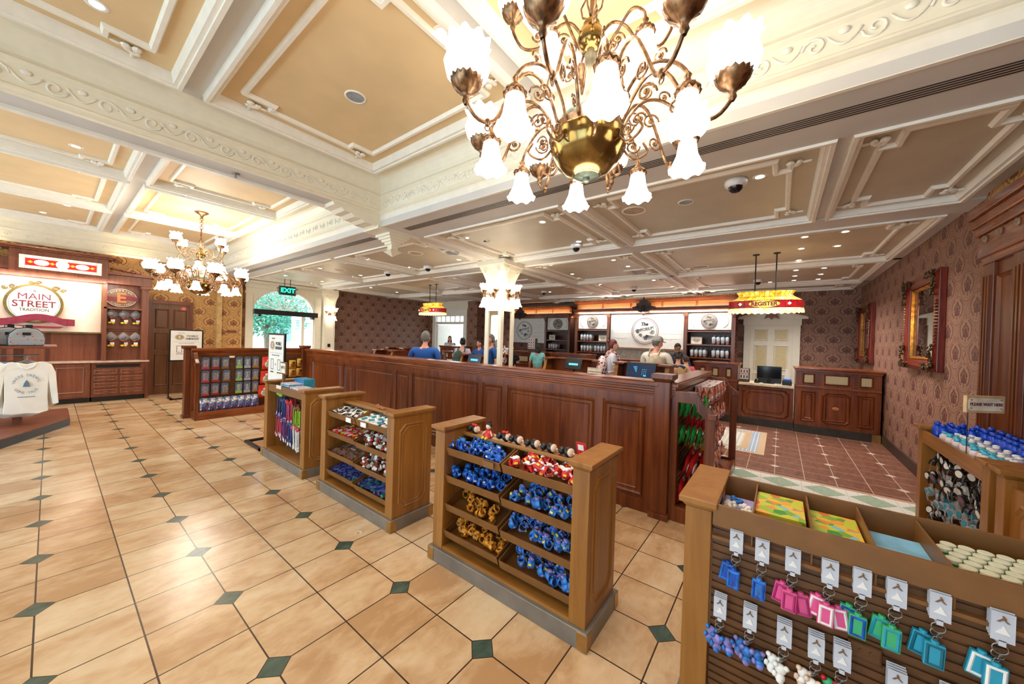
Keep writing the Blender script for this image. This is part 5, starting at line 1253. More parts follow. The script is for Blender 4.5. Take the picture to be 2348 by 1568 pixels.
# E logo
t = thing('logo_plaque', 'oval brown and orange E logo plaque with maroon ribbon above the plush toys', 'sign', (.95, YB+.20, 2.17))
m = MB(); m.prism([(.235*math.cos(2*PI*i/n), .2*math.sin(2*PI*i/n)) for i in range(n)], -.02, 0, 'y'); m.build('oval', plain('plaque_brown', (136, 100, 70), .4), t)
m = MB(); m.tube([(.225*math.cos(2*PI*i/n), -.022, .19*math.sin(2*PI*i/n)) for i in range(n+1)], .005, 4); m.build('rim_line', plain('sign_cream', (0, 0, 0)), t)
m = MB(); u_ = [(x, .03+.02*math.sin(x*14)) for x in [-.24+k*.03 for k in range(17)]]; m.prism(u_+[(x, z-.09) for x, z in reversed(u_)], -.03, -.022, 'y'); m.build('ribbon', plain('ribbon_maroon', (0, 0, 0)), t)
text('E', .29, plain('orange_letter', (226, 128, 66), .5), (0, -.034, -.01), '-y', t, .004, bold=.008); 
for k, ch in enumerate('EMPORIUM'):
    a = math.radians(140-k*14.3); text(ch, .045, plain('sign_cream', (0, 0, 0)), (.185*math.cos(a), -.022, .152*math.sin(a)), (PI/2, PI/2-a, 0), t, .001, bold=.001)
for k, ch in enumerate('SINCE 1901'):
    a = math.radians(222+k*10.6)
    if ch != ' ': text(ch, .036, plain('sign_cream', (0, 0, 0)), (.185*math.cos(a), -.022, .155*math.sin(a)), (PI/2, 1.5*PI-a, 0), t, .001)
# ================================================================ merchandise
def col(name, c, r=.4, **k): return plain(name, c, r, **k)
def at_stand(ST, x, y, z):          # local stand point -> world
    a = ST.rotation_euler.z; L = ST.location
    return (L.x+x*math.cos(a)-y*math.sin(a), L.y+x*math.sin(a)+y*math.cos(a), z)
# --- toy bands: an open soft band with a small plush figure on it
def band_proto(name, cat, ringc, plush, dots, r=.021, hgt=.034):
    t = thing(name, 'x', cat, (0, 0, -50))
    m = MB(); m.lathe([(r, -hgt/2), (r*1.08, -hgt/4), (r*1.08, hgt/4), (r, hgt/2), (r*.84, hgt/2), (r*.8, 0), (r*.84, -hgt/2), (r, -hgt/2)], 16); m.build('band', ringc, t, smooth=True)
    m = MB(); m.ball((r*1.15, 0, .0), (.010, .016, .015), 8, 6); m.ball((r*1.1, .014, .012), (.005, .007, .007), 6, 4); m.ball((r*1.1, -.014, .012), (.005, .007, .007), 6, 4); m.ball((-r*1.05, .0, .004), (.006, .012, .010), 6, 4); m.build('plush_figure', plush, t, smooth=True)
    m = MB(); m.ball((r*1.35, .006, .004), .0035, 6, 4); m.ball((r*1.35, -.006, .004), .0035, 6, 4); m.box(-r*.2, r*.25, -r*1.25, -r*1.05, -.004, .012); m.build('face_patch', dots, t)
    return t
blue1 = col('toy_blue', (24, 84, 186), var=.3, sc=60); blue2 = col('toy_mid_blue', (44, 118, 196), var=.3, sc=60); lilac = col('toy_lilac', (140, 130, 196), .6, var=.3, sc=60)
red1 = col('toy_red', (206, 34, 36), var=.3, sc=60); orange = col('toy_orange', (226, 140, 30), .7, var=.3, sc=60); yellow = col('toy_yellow', (244, 206, 50), .5); teal = col('toy_teal', (40, 150, 176), .5)
whitep = col('toy_white', (236, 232, 226), .6); blackp = col('toy_black', (18, 18, 20), .35); skinp = col('toy_peach', (232, 196, 168), .6); pink = col('toy_pink', (222, 84, 140), .5); green = col('toy_green', (60, 170, 110), .5)
def fill(ST, proto, side, lvl, n, rows, label, group, y0, y1, used=[set()]):
    z = LZ[lvl]; 
    for i in range(n):
        x = .08+rnd.random()*.14; y = y0+(y1-y0)*(i+.5)/n+rnd.uniform(-.02, .02)
        zz = tray_point(x, z)+.024+(i % rows)*.010+rnd.random()*.016
        p = at_stand(ST, x, y, zz); rot = (rnd.uniform(-1.2, 1.2), rnd.uniform(-1.6, -.2), rnd.uniform(-1.2, 1.2))
        if proto.name not in used[0]: used[0].add(proto.name); proto.location = p; proto.rotation_euler = rot; proto['label'] = label; proto['group'] = group
        else: dup(proto, p, rot, label=label, group=group, scale=1.12)
B1 = band_proto('plush_band', 'toy', blue1, blue2, whitep); B2 = band_proto('plush_band', 'toy', red1, whitep, yellow); B3 = band_proto('plush_band', 'toy', blue2, lilac, yellow); B4 = band_proto('plush_band', 'toy', orange, orange, blackp, r=.019)
hl = .49; 
fill(ST3, B1, 'l', 0, 30, 3, 'bright blue plush wrist band in the top tray, north side of toy stand', 'blue bands in the top tray', .04, hl)
fill(ST3, B1, 'l', 1, 28, 3, 'bright blue plush wrist band in the second tray, north side of toy stand', 'blue bands in the second tray', .04, hl)
fill(ST3, B4, 'l', 2, 16, 2, 'orange plush wrist band in the third tray, north side of toy stand', 'orange bands in the third tray', .1, hl-.06)
fill(ST3, B4, 'l', 3, 18, 2, 'orange plush wrist band in the lowest tray, north side of toy stand', 'orange bands in the lowest tray', .03, hl-.04)
fill(ST3, B2, 'r', 0, 32, 3, 'red and white plush wrist band in the top tray, south side of toy stand', 'red bands in the top tray', -hl, -.04)
fill(ST3, B3, 'r', 1, 28, 3, 'blue and lilac plush wrist band in the second tray, south side of toy stand', 'blue lilac bands in the second tray', -hl, -.05)
fill(ST3, B3, 'r', 2, 30, 3, 'blue and lilac plush wrist band in the third tray, south side of toy stand', 'blue lilac bands in the third tray', -hl, -.04)
fill(ST3, B3, 'r', 3, 30, 3, 'blue and lilac plush wrist band in the lowest tray, south side of toy stand', 'blue lilac bands in the lowest tray', -hl, -.06)
# --- headbands and a small doll along the ridge of the toy stand (plain round-eared toys)
def round_toy(bow):
    t = thing('round_toy_head', 'x', 'toy', (0, 0, -50)); m = MB(); m.ball((0, 0, .03), (.03, .03, .03), 14, 10); m.ball((.0, .052, .028), (.022, .022, .022), 12, 8); m.build('black_ball', blackp, t, smooth=True)
    m = MB(); m.ball((-.004, -.018, .033), (.027, .020, .024), 12, 8); m.ball((-.004, -.04, .03), (.006, .008, .006), 6, 4); m.build('pale_cheek', skinp, t, smooth=True)
    m = MB()
    if bow: m.ball((-.01, .012, .062), (.01, .016, .01), 8, 6); m.ball((-.01, -.012, .062), (.01, .016, .01), 8, 6)
    else: m.box(-.02, .02, .06, .062, .0, .004)
    m.build('bow' if bow else 'band_end', red1, t, smooth=bool(bow)); return t
ra = round_toy(1); rb = round_toy(0)
spots = [(.22, .40, ra, 'black and peach toy head with red bow, alone by the far side panel'), (.22, .12, ra, 'black and peach toy head with red bow, next to the seated doll'), (.22, .02, rb, 'plain black and peach toy head just past the bowed one'), (.22, -.11, rb, 'plain black and peach toy head in the middle of the ridge row'), (.22, -.23, rb, 'plain black and peach toy head fourth along the ridge'), (.22, -.35, rb, 'plain black and peach toy head next to the red card')]
seen = set()
for x, y, pr, lab in spots:
    p = at_stand(ST3, x+.01, y, .868)
    if pr.name in seen: dup(pr, p, (0, 0, rnd.uniform(-.3, .3)), label=lab, group='toy heads on the ridge of the toy stand')
    else: seen.add(pr.name); pr.location = p; pr['label'] = lab; pr['group'] = 'toy heads on the ridge of the toy stand'
t = thing('seated_doll', 'small seated rag doll in red dress with dark bun on the toy stand ridge', 'doll', at_stand(ST3, .20, .25, .868))
m = MB(); m.lathe([(.034, .01), (.038, .02), (.016, .055), (0, .06)], 14); m.build('dress', red1, t, smooth=True)
m = MB(); m.ball((0, 0, .08), .020, 12, 8); m.tube([(0, .015, .05), (-.01, .035, .035), (-.012, .042, .022)], .006, 5); m.tube([(0, -.015, .05), (-.01, -.035, .035), (-.012, -.042, .022)], .006, 5); m.build('head_and_arms', skinp, t, smooth=True)
m = MB(); m.ball((.006, 0, .087), (.021, .022, .020), 12, 8); m.ball((.012, 0, .112), .012, 8, 6); m.build('dark_hair', col('toy_hair', (40, 28, 24), .7), t, smooth=True)
m = MB(); m.ball((-.04, .015, .01), (.016, .010, .010), 8, 6); m.ball((-.04, -.015, .01), (.016, .010, .010), 8, 6); m.build('shoe', yellow, t, smooth=True)
t = thing('red_card', 'red and white card leaning at the south end of the toy stand ridge', 'card', at_stand(ST3, .25, -.43, .868)); m = MB(); m.M = Matrix.Rotation(-.3, 4, 'Y'); m.box(0, .002, -.03, .03, 0, .11); m.build('card', red1, t); m = MB(); m.M = Matrix.Rotation(-.3, 4, 'Y'); m.box(-.001, 0, -.015, .02, .06, .095); m.build('print', whitep, t)
# --- packets in the sweets stand
def packet(c1, c2, L=.07, w_=.045, h=.012, name='snack_packet', cat='sweets'):
    t = thing(name, 'x', cat, (0, 0, -50)); m = MB()
    m.add([(-w_, -L, 0), (w_, -L, 0), (w_, L, 0), (-w_, L, 0), (-w_*.8, -L*.8, h), (w_*.8, -L*.8, h), (w_*.8, L*.8, h), (-w_*.8, L*.8, h)], [(0, 3, 2, 1), (4, 5, 6, 7), (0, 1, 5, 4), (1, 2, 6, 5), (2, 3, 7, 6), (3, 0, 4, 7)]); m.build('wrapper', c1, t)
    m = MB(); m.box(-w_*.5, w_*.5, -L*.55, L*.5, h, h+.001); m.box(-w_, -w_*.85, -L, L, .0005, .004); m.build('print', c2, t); return t
def lay(ST, protos, lvl, y0, y1, ny, nx, label, group, yaw=0, jit=.15, seen=set()):
    z = LZ[lvl]
    for i in range(ny):
        for j in range(nx):
            x = .105+j*(.115/max(1, nx-1) if nx > 1 else 0); y = y0+(y1-y0)*(i+.5)/ny
            p = at_stand(ST, x+rnd.uniform(-.008, .008), y+rnd.uniform(-.01, .01), tray_point(x, z)+.016+.008*((i+j) % 2)+rnd.random()*.006)
            pr = protos[(i+j) % len(protos)]; rot = (rnd.uniform(-jit, jit), -.22+rnd.uniform(-jit, jit), yaw+rnd.uniform(-jit*2, jit*2))
            if pr.name not in seen: seen.add(pr.name); pr.location = p; pr.rotation_euler = rot; pr['label'] = label; pr['group'] = group
            else: dup(pr, p, rot, label=label, group=group)
k1a = packet(whitep, blackp, .04, .03); k1b = packet(col('cocoa', (70, 46, 36)), whitep, .04, .03)
lay(ST2, [k1a, k1b, k1a], 0, .03, .5, 9, 4, 'small black and white packet in the top tray, north side of sweets stand', 'black and white packets', jit=.35)
k2a = packet(whitep, teal, .05, .035); k2b = packet(col('pack_navy', (36, 40, 110)), col('pack_lime', (160, 210, 90)), .05, .035)
lay(ST2, [k2a], 0, -.24, -.02, 4, 3, 'white and green striped packet in the top tray, south side of sweets stand', 'white green packets', 1.4)
lay(ST2, [k2b, k2a], 0, -.5, -.26, 4, 3, 'navy and white packet in the top tray by the sweets stand end panel', 'navy white packets', 1.4)
k3 = packet(red1, whitep, .045, .035); k3b = packet(col('pack_dark_red', (150, 24, 30)), yellow, .045, .035)
lay(ST2, [k3, k3b, k3], 1, .03, .5, 7, 3, 'red packet in the second tray, north side of sweets stand', 'red packets', 1.2, .25)
k4 = packet(col('pack_foil', (150, 96, 60), .25, var=.4, sc=50), col('pack_gray_print', (96, 100, 120)), .04, .035)
lay(ST2, [k4], 2, .03, .5, 6, 3, 'brown foil packet in the third tray, north side of sweets stand', 'brown foil packets', 0, .12)
k5 = packet(col('pack_navy', (0, 0, 0)), col('pack_dim', (96, 110, 170)), .06, .02); k5b = packet(col('pack_green_dark', (40, 110, 90)), col('pack_navy', (0, 0, 0)), .06, .02)
lay(ST2, [k5, k5], 3, .24, .5, 5, 4, 'navy striped packet in the lowest tray, north side of sweets stand', 'navy packets in the lowest tray', 1.1, .15)
lay(ST2, [k5b, k5], 3, .02, .24, 5, 4, 'green and navy stick packet in the lowest tray, middle of the sweets stand', 'green sticks in the lowest tray', 1.1, .15)
lay(ST2, [k5, k5b, k5], 3, -.5, -.03, 9, 4, 'navy or green stick packet in the lowest tray, south side of sweets stand', 'mixed sticks in the lowest tray', .9, .3)
def plushy():
    t = thing('mini_plush_keyring', 'x', 'toy', (0, 0, -50)); m = MB(); m.ball((0, 0, .018), (.024, .018, .018), 10, 6); m.ball((.018, .012, .03), (.012, .01, .012), 8, 5); m.build('brown_body', col('toy_brown', (124, 70, 42), .7, var=.4, sc=50), t, smooth=True)
    m = MB(); m.ball((-.022, .0, .024), (.014, .014, .013), 8, 6); m.ball((.0, -.018, .014), (.012, .012, .01), 8, 5); m.build('cream_patch', whitep, t, smooth=True); m = MB(); m.ball((-.012, .014, .034), (.010, .012, .008), 8, 5); m.build('red_detail', red1, t, smooth=True)
    m = MB(); m.box(.0, .025, -.03, -.028, .01, .04); m.build('paper_tag', whitep, t); return t
PLP = plushy(); PLU = [0]
def heap(lvl, y0, y1, n, label, group):
    for i in range(n):
        x = .08+rnd.random()*.13; y = y0+(y1-y0)*(i+.5)/n; p = at_stand(ST2, x, y, tray_point(x, LZ[lvl])+.014+rnd.random()*.02); rot = (rnd.uniform(-1, 1), rnd.uniform(-1, 1), rnd.uniform(0, 6))
        if not PLU[0]: PLU[0] = 1; PLP.location = p; PLP.rotation_euler = rot; PLP['label'] = label; PLP['group'] = group
        else: dup(PLP, p, rot, label=label, group=group, scale=1.25)
heap(1, -.5, -.03, 26, 'brown and cream mini plush in the second tray, south side of sweets stand', 'mini plush in the second tray')
heap(2, -.5, -.03, 26, 'brown and cream mini plush in the third tray, south side of sweets stand', 'mini plush in the third tray')
m = MB(); [m.ball((.0, y, .02), (.018, .02, .016), 8, 5) for y in (-.03, .0, .035)]; m.ball((0, .06, .03), (.02, .012, .02), 8, 5); o = m.build('small_plush', col('toy_tan', (170, 104, 60), .7)); o.location = at_stand(ST2, .22, -.12, .865); tag(o, 'little tan plush lying on the ridge of the sweets stand', 'toy')
m = MB(); m.ball((0, 0, .012), .02, 8, 6); m.ball((.02, .02, .02), .015, 8, 6); o = m.build('small_plush', yellow); o.location = at_stand(ST2, .17, .06, tray_point(.17, LZ[0])+.03); tag(o, 'yellow plush on the black and white packets of the sweets stand', 'toy')
# --- pencil stand: hanging pencils, topper clusters, notebooks
def pencil_proto(c, top):
    t = thing('topper_pencil', 'x', 'pencil', (0, 0, -50)); m = MB(); m.cyl((0, 0, 0), (0, 0, -.20), .0045, n=7); m.box(-.006, .002, -.012, .012, -.24, -.19); m.build('shaft', c, t); m = MB(); m.ball((-.004, 0, .015), (.019, .02, .021), 9, 6); m.ball((-.004, .014, .034), .01, 6, 4); m.build('topper', top, t, smooth=True)
    m = MB(); m.box(-.0075, -.006, -.009, .009, -.235, -.2); m.build('tag', whitep, t); return t
navy = col('navy', (40, 56, 120)); purple = col('purple', (96, 40, 110)); lime = col('lime', (150, 200, 40)); rose = col('rose', (200, 60, 90))
sets_ = [(navy, lime, .30, .45, .76, 'navy pencil with bright green topper hanging in the upper row'), (navy, navy, .16, .29, .70, 'navy pencil with dark topper hanging in the upper row'), (rose, red1, -.0, .15, .70, 'pink pencil with red topper hanging in the upper row'), (lime, col('toy_brown', (0, 0, 0)), -.22, -.05, .66, 'green pencil with brown topper hanging in the upper row'),
         (rose, purple, .30, .44, .49, 'pink pencil with purple topper hanging in the lower row'), (purple, purple, .12, .28, .47, 'purple pencil hanging in the lower row'), (navy, navy, .0, .10, .43, 'dark pencil hanging in the lower row'), (whitep, rose, -.22, -.03, .42, 'white pencil with pink topper hanging in the lower row')]
for c, top, y0, y1, z, lab in sets_:
    pr = pencil_proto(c, top); n = 13; lab2 = lab+' of the pencil stand'
    for i in range(n):
        p = at_stand(ST1, .11+(.04 if i % 2 else 0)+rnd.random()*.015, y0+(y1-y0)*(i+.5)/n, z+rnd.uniform(-.015, .015)); rot = (rnd.uniform(-.05, .05), rnd.uniform(-.05, .05), 0)
        if i == 0: pr.location = p; pr['label'] = lab2; pr['group'] = lab2
        else: dup(pr, p, rot, label=lab2, group=lab2)
m = MB(); [m.cyl((.06, y, z), (.20, y, z), .004, n=6) for y in (.37, .22, .08, -.13) for z in (.75, .48)]; m.build('peg_hook', steel, ST1)
def books(name, cat, n, p0, step, size, mats, label, rot=(0, 0, 0)):
    for i in range(n):
        m = MB(); sx, sy, sz = size; m.box(0, sx, 0, sy, 0, sz); o = m.build(name, mats[i % len(mats)]); o.location = tuple(p0[k]+step[k]*i for k in range(3)); o.rotation_euler = rot
        tag(o, label, cat, label)
w0 = at_stand(ST1, .25, .28, .877)
books('notebook', 'book', 14, w0, (0, -.019, 0), (.13, .016, .10), [blue2, teal], 'upright blue notebook in the row on the pencil stand')
prt = Mt('gift_print', .5); k_ = prt.ramp(V(prt.nt, prt.voro(60)), [(.2, (236, 150, 180)), (.5, (240, 240, 244)), (.75, (90, 190, 210)), (.9, (220, 110, 120))]); prt.color(k_); prt = prt.m
books('flat_gift_box', 'box', 5, at_stand(ST1, .08, .02, .877), (.003, .004, .011), (.17, .25, .010), [prt, teal], 'flat pastel printed box in the pile on the pencil stand')
books('flat_gift_box', 'box', 3, at_stand(ST1, .07, -.26, .877), (.003, .004, .011), (.17, .22, .010), [prt], 'flat pink printed box in the low pile on the pencil stand')
t = thing('tabletop_sign', 'small brown framed sign on a post on the pencil stand top', 'sign', at_stand(ST1, .14, .33, .877)); m = MB(); m.box(-.012, .012, -.02, .02, 0, .16); m.box(-.03, .03, -.04, .04, 0, .006); m.build('post', bronzeboard, t)
m = MB(); m.box(-.012, .012, -.085, .085, .15, .30); m.build('frame', bronzeboard, t, bevel=.003); m = MB(); m.box(-.015, -.011, -.07, .07, .165, .285); m.build('face', plain('sign_cream', (0, 0, 0)), t)
text('GIFTS', .045, inkm, (-.016, 0, .235), '-x', t, .001)
# --- second and first mobile checkout signs
def checkout_sign(loc, rz_, label, basex):
    t = thing('checkout_sign', label, 'floor sign', loc, rz_)        # local: face towards -y
    m = MB(); m.box(-.29, .29, 0, .02, .82, 1.53); m.box(-.29, -.27, 0, .02, .0, .85); m.box(.27, .29, 0, .02, 0, .85); m.box(-.29, -.25, -.26, .08, 0, .03); m.box(.25, .29, -.26, .08, 0, .03); m.box(-.29, .29, -.26, -.22, 0, .03); m.build('stand', black, t)
    m = MB(); m.box(-.262, .262, -.004, 0, .85, 1.505); m.build('sheet', paper, t)
    text('NEW! TIME', .028, inkm, (-.08, -.006, 1.455), '-y', t, .0005, bold=.0008) if False else text('SKIP TIME', .026, inkm, (-.09, -.006, 1.455), '-y', t, .0005)
    m = MB(); n = 28; m.prism([(-.12+.075*math.cos(2*PI*i/n), 1.36+.062*math.sin(2*PI*i/n)) for i in range(n)], -.008, -.004, 'y'); m.build('seal', plain('seal_tan', (176, 148, 104), .5), t)
    m = MB(); m.tube([(-.12+.065*math.cos(2*PI*i/n), -.009, 1.36+.053*math.sin(2*PI*i/n)) for i in range(n+1)], .003, 4); m.build('seal_line', paper, t)
    text('E', .07, paper, (-.12, -.009, 1.36), '-y', t, .001, bold=.002)
    text('MOBILE', .068, inkm, (.095, -.006, 1.385), '-y', t, .001, bold=.002, width=.85); text('CHECKOUT', .05, inkm, (.095, -.006, 1.325), '-y', t, .001, bold=.002, width=.85)
    text('Open the app to scan and pay', .022, inkm, (0, -.006, 1.225), '-y', t, .0005)
    m = MB(); m.box(-.22, .22, -.006, -.004, 1.255, 1.257)
    for c in (-.12, .12): m.frame(c-.045, c+.045, 1.02, 1.17, .008, -.004, -.007, 'y')
    m.box(-.02, .02, -.006, -.004, 1.095, 1.1); m.box(-.002, .002, -.006, -.004, 1.078, 1.118); m.build('phone_drawing', inkm, t)
    text('STEP ONE', .024, inkm, (-.12, -.006, .985), '-y', t, .0005, bold=.001); text('STEP TWO', .024, inkm, (.12, -.006, .985), '-y', t, .0005, bold=.001)
    return t
checkout_sign((1.91, 7.5, 0), 0, 'white MOBILE CHECKOUT floor sign in black stand by the brown six-panel door', 0)
checkout_sign((1.95, 2.42, 0), -PI/2, 'white MOBILE CHECKOUT floor sign turned side-on behind the pencil stand', 0)
# --- north slat wall: figure packs, pouches, bags
def blister(c):
    t = thing('figure_pack', 'x', 'toy pack', (0, 0, -50)); m = MB(); m.prism([(-.055, 0), (.055, 0), (.055, .19), (.03, .215), (-.03, .215), (-.055, .19)], -.003, .0, 'y'); m.build('card', col('card_slate', (88, 104, 128), .4, var=.25, sc=30), t)
    m = MB(); m.box(-.05, .05, -.005, -.003, .0, .045); m.build('card_foot', c, t); m = MB(); m.box(-.035, .035, -.03, -.005, .04, .17); m.build('blister', plastic_clear, t)
    m = MB(); m.ball((0, -.016, .145), (.013, .011, .014), 8, 6); m.ball((0, -.016, .1), (.014, .01, .03), 8, 6); m.ball((-.012, -.016, .06), (.007, .008, .02), 6, 4); m.ball((.012, -.016, .06), (.007, .008, .02), 6, 4); m.build('figure', c, t, smooth=True); return t
cols6 = [rose, col('figure_red', (176, 40, 50)), col('figure_bronze', (150, 100, 70)), col('figure_lime', (170, 210, 90)), col('figure_silver', (190, 190, 200)), col('figure_amber', (190, 130, 60))]
bl = [blister(c) for c in cols6]; xs6 = [.19, .33, .47, .68, .81, .94]; nm = ['pink', 'red', 'bronze', 'lime', 'silver', 'amber']
for r_ in range(3):
    for c in range(6):
        p = (1.53+xs6[c]+.0+(.02 if (r_ == 1 and c == 2) else 0), 4.945, .84-r_*.235); lab = 'slate blister pack with %s figure, %s row of the north slatted wall' % (nm[c], ['top', 'middle', 'bottom'][r_])
        if r_ == 0: bl[c].location = p; bl[c]['label'] = lab; bl[c]['group'] = 'slate figure packs'
        else: dup(bl[c], p, (.04, 0, rnd.uniform(-.05, .05)), label=lab, group='slate figure packs')
def pouch(c1, c2, c3, w_=.075, h=.2):
    t = thing('candy_pouch', 'x', 'bag', (0, 0, -50)); m = MB(); n = 9; vs = []; fs = []
    for j in range(n):
        v = j/(n-1)
        for i in range(n):
            u = i/(n-1); b = .03*math.sin(PI*u)**.6*math.sin(PI*min(1, v*1.05))**.6; ww = w_*(1+.03*math.sin(v*9)); vs.append(((u-.5)*2*ww, -.006-b+.003*math.sin(u*17+v*11), v*h))
    for j in range(n-1):
        for i in range(n-1): a = j*n+i; fs.append((a, a+1, a+n+1, a+n))
    k = len(vs); vs += [(-w_, 0, 0), (w_, 0, 0), (w_, 0, h), (-w_, 0, h)]; fs.append((k, k+3, k+2, k+1)); m.add(vs, fs); m.build('film', c1, t, smooth=True)
    m = MB(); m.ball((.0, -.035, h*.38), (w_*.65, .008, h*.25), 10, 6); m.build('window_print', c2, t, smooth=True); m = MB(); m.ball((.01, -.040, h*.70), (w_*.4, .006, h*.10), 8, 5); m.build('brand_print', c3, t, smooth=True); return t
rp = pouch(col('bag_red', (226, 52, 30), .3), col('bag_popcorn', (226, 206, 170), .5, var=.4, sc=60), whitep, .095, .25); 
for k, z in enumerate((.80, .525, .245)):
    lab = 'shiny red popcorn bag, %s of the three hung beside the figure packs' % ['top', 'middle', 'lowest'][k]
    if k == 0: rp.location = (2.67, 4.935, z); rp['label'] = lab; rp['group'] = 'red popcorn bags'
    else: dup(rp, (2.67-.03*k, 4.93, z), (.08, 0, .05), label=lab, group='red popcorn bags')
gp = pouch(col('bag_gold', (216, 156, 40), .25), col('bag_pretzel', (150, 80, 30)), blackp, .065, .17)
for k, (x, z) in enumerate(((3.27, .83), (3.26, .63), (3.12, .80), (3.12, .62))):
    lab = 'small gold snack bag, %s by the corner of the partition' % ['upper outer', 'lower outer', 'upper inner', 'lower inner'][k]
    if k == 0: gp.location = (x, 4.935, z); gp['label'] = lab; gp['group'] = 'gold snack bags'
    else: dup(gp, (x, 4.935, z), label=lab, group='gold snack bags')
bp = pouch(col('bag_blue', (40, 80, 130), .3), col('bag_dark', (30, 50, 80)), whitep, .05, .2)
for k, z in enumerate((.82, .58)):
    lab = 'dark blue bag, %s one beside the red popcorn bags' % ['upper', 'lower'][k]
    if k == 0: bp.location = (2.90, 4.935, z); bp['label'] = lab; bp['group'] = 'blue bags'
    else: dup(bp, (2.90, 4.935, z), label=lab, group='blue bags')
pmx = Mt('pouch_print', .3); pmx.color(pmx.ramp(V(pmx.nt, pmx.voro(34)), [(.2, (36, 60, 110)), (.5, (60, 130, 170)), (.66, (190, 70, 90)), (.78, (226, 226, 230)), (.9, (40, 70, 120))])); tp = pouch(pmx.m, pmx.m, whitep, .06, .22); g = 'teal toy pouches along the bottom of the north slatted display wall'
for k in range(8):
    lab = 'teal toy pouch leaning on the deck, %s from the open end frame' % ['first', 'second', 'third', 'fourth', 'fifth', 'sixth', 'seventh', 'eighth'][k]; p = (1.70+k*.107, 4.86-.01*(k % 2), .115); rot = (-.25, 0, rnd.uniform(-.12, .12))
    if k == 0: tp.location = p; tp.rotation_euler = rot; tp['label'] = lab; tp['group'] = g
    else: dup(tp, p, rot, label=lab, group=g)
m = MB(); m.box(2.06, 2.14, 4.955, 4.962, 1.04, 1.075); tag(m.build('price_label', plain('sign_cream', (0, 0, 0))), 'small cream price label above the figure packs', 'label')
# --- south slat wall: candy bags seen through the end frame
gb = pouch(col('bag_green', (50, 160, 70), .28, var=.3), col('bag_leaf', (120, 90, 60)), whitep, .07, .17); rb2 = pouch(col('bag_crimson', (196, 40, 40), .28, var=.25), whitep, blackp, .08, .22)
sb = Mt('candy_stripe', .3); sb.color(sb.mix((sb.x/.022).sin().gt(.1), (190, 36, 40), (240, 232, 226))); sp_ = pouch(sb.m, sb.m, whitep, .07, .2); ob = pouch(orange, whitep, red1, .075, .12)
def hang(pr, lab, x, y, z, n, step, rot, first=set()):
    for i in range(n):
        p = (x+.02*i*0, y-step*i, z+rnd.uniform(-.01, .01)); r_ = (rot[0], rot[1]+rnd.uniform(-.1, .1), rot[2]+rnd.uniform(-.15, .15))
        if pr.name not in first: first.add(pr.name); pr.location = p; pr.rotation_euler = r_; pr['label'] = lab; pr['group'] = lab
        else: dup(pr, p, r_, label=lab, group=lab)
hang(gb, 'green candy bag in the upper row inside the partition end frame', 3.53, -2.47, .90, 5, .045, (.15, 0, 0)); hang(gb, 'green candy bag in the second row inside the partition end frame', 3.53, -2.47, .66, 5, .045, (.15, 0, 0))
hang(gb, 'green candy bag further along the upper row of the south slatted wall', 3.72, -2.47, .92, 4, .05, (.1, 0, 0)); hang(sp_, 'red and white striped candy bag in the middle of the south slatted wall', 3.86, -2.47, .72, 5, .045, (.1, 0, 0))
hang(ob, 'orange candy bag between striped and red bags on the south slatted wall', 3.78, -2.47, .56, 4, .05, (.1, 0, 0)); hang(rb2, 'red candy bag in the third row inside the partition end frame', 3.53, -2.50, .38, 4, .055, (.25, 0, 0)); hang(rb2, 'red candy bag in the lowest row inside the partition end frame', 3.53, -2.48, .14, 5, .05, (.1, 0, 0))
hang(rb2, 'red candy bag further along the third row of the south slatted wall', 3.75, -2.48, .34, 4, .055, (.2, 0, 0)); hang(sp_, 'striped candy bag low on the south slatted wall', 3.9, -2.48, .30, 4, .05, (.2, 0, 0))
mixp = Mt('mixed_candy_print', .3); mixp.color(mixp.ramp(V(mixp.nt, mixp.voro(40)), [(.2, (200, 50, 80)), (.45, (236, 226, 220)), (.65, (120, 30, 50)), (.85, (220, 150, 60))])); mp_ = pouch(mixp.m, mixp.m, rose, .08, .2)
for k in range(5):
    for z in (.92, .66, .40, .16): hang(mp_, 'multicoloured candy bag on the outer half of the south slatted wall', 4.2+k*.24, -2.48, z, 3, .06, (.15, 0, 0))
m = MB(); m.box(4.3, 5.2, -2.62, -2.455, 1.02, 1.11); tag(m.build('candy_box_row', col('box_candy', (226, 200, 196), .5, var=.3, sc=30)), 'row of white and pink candy boxes on top of the south slatted wall hooks', 'box')
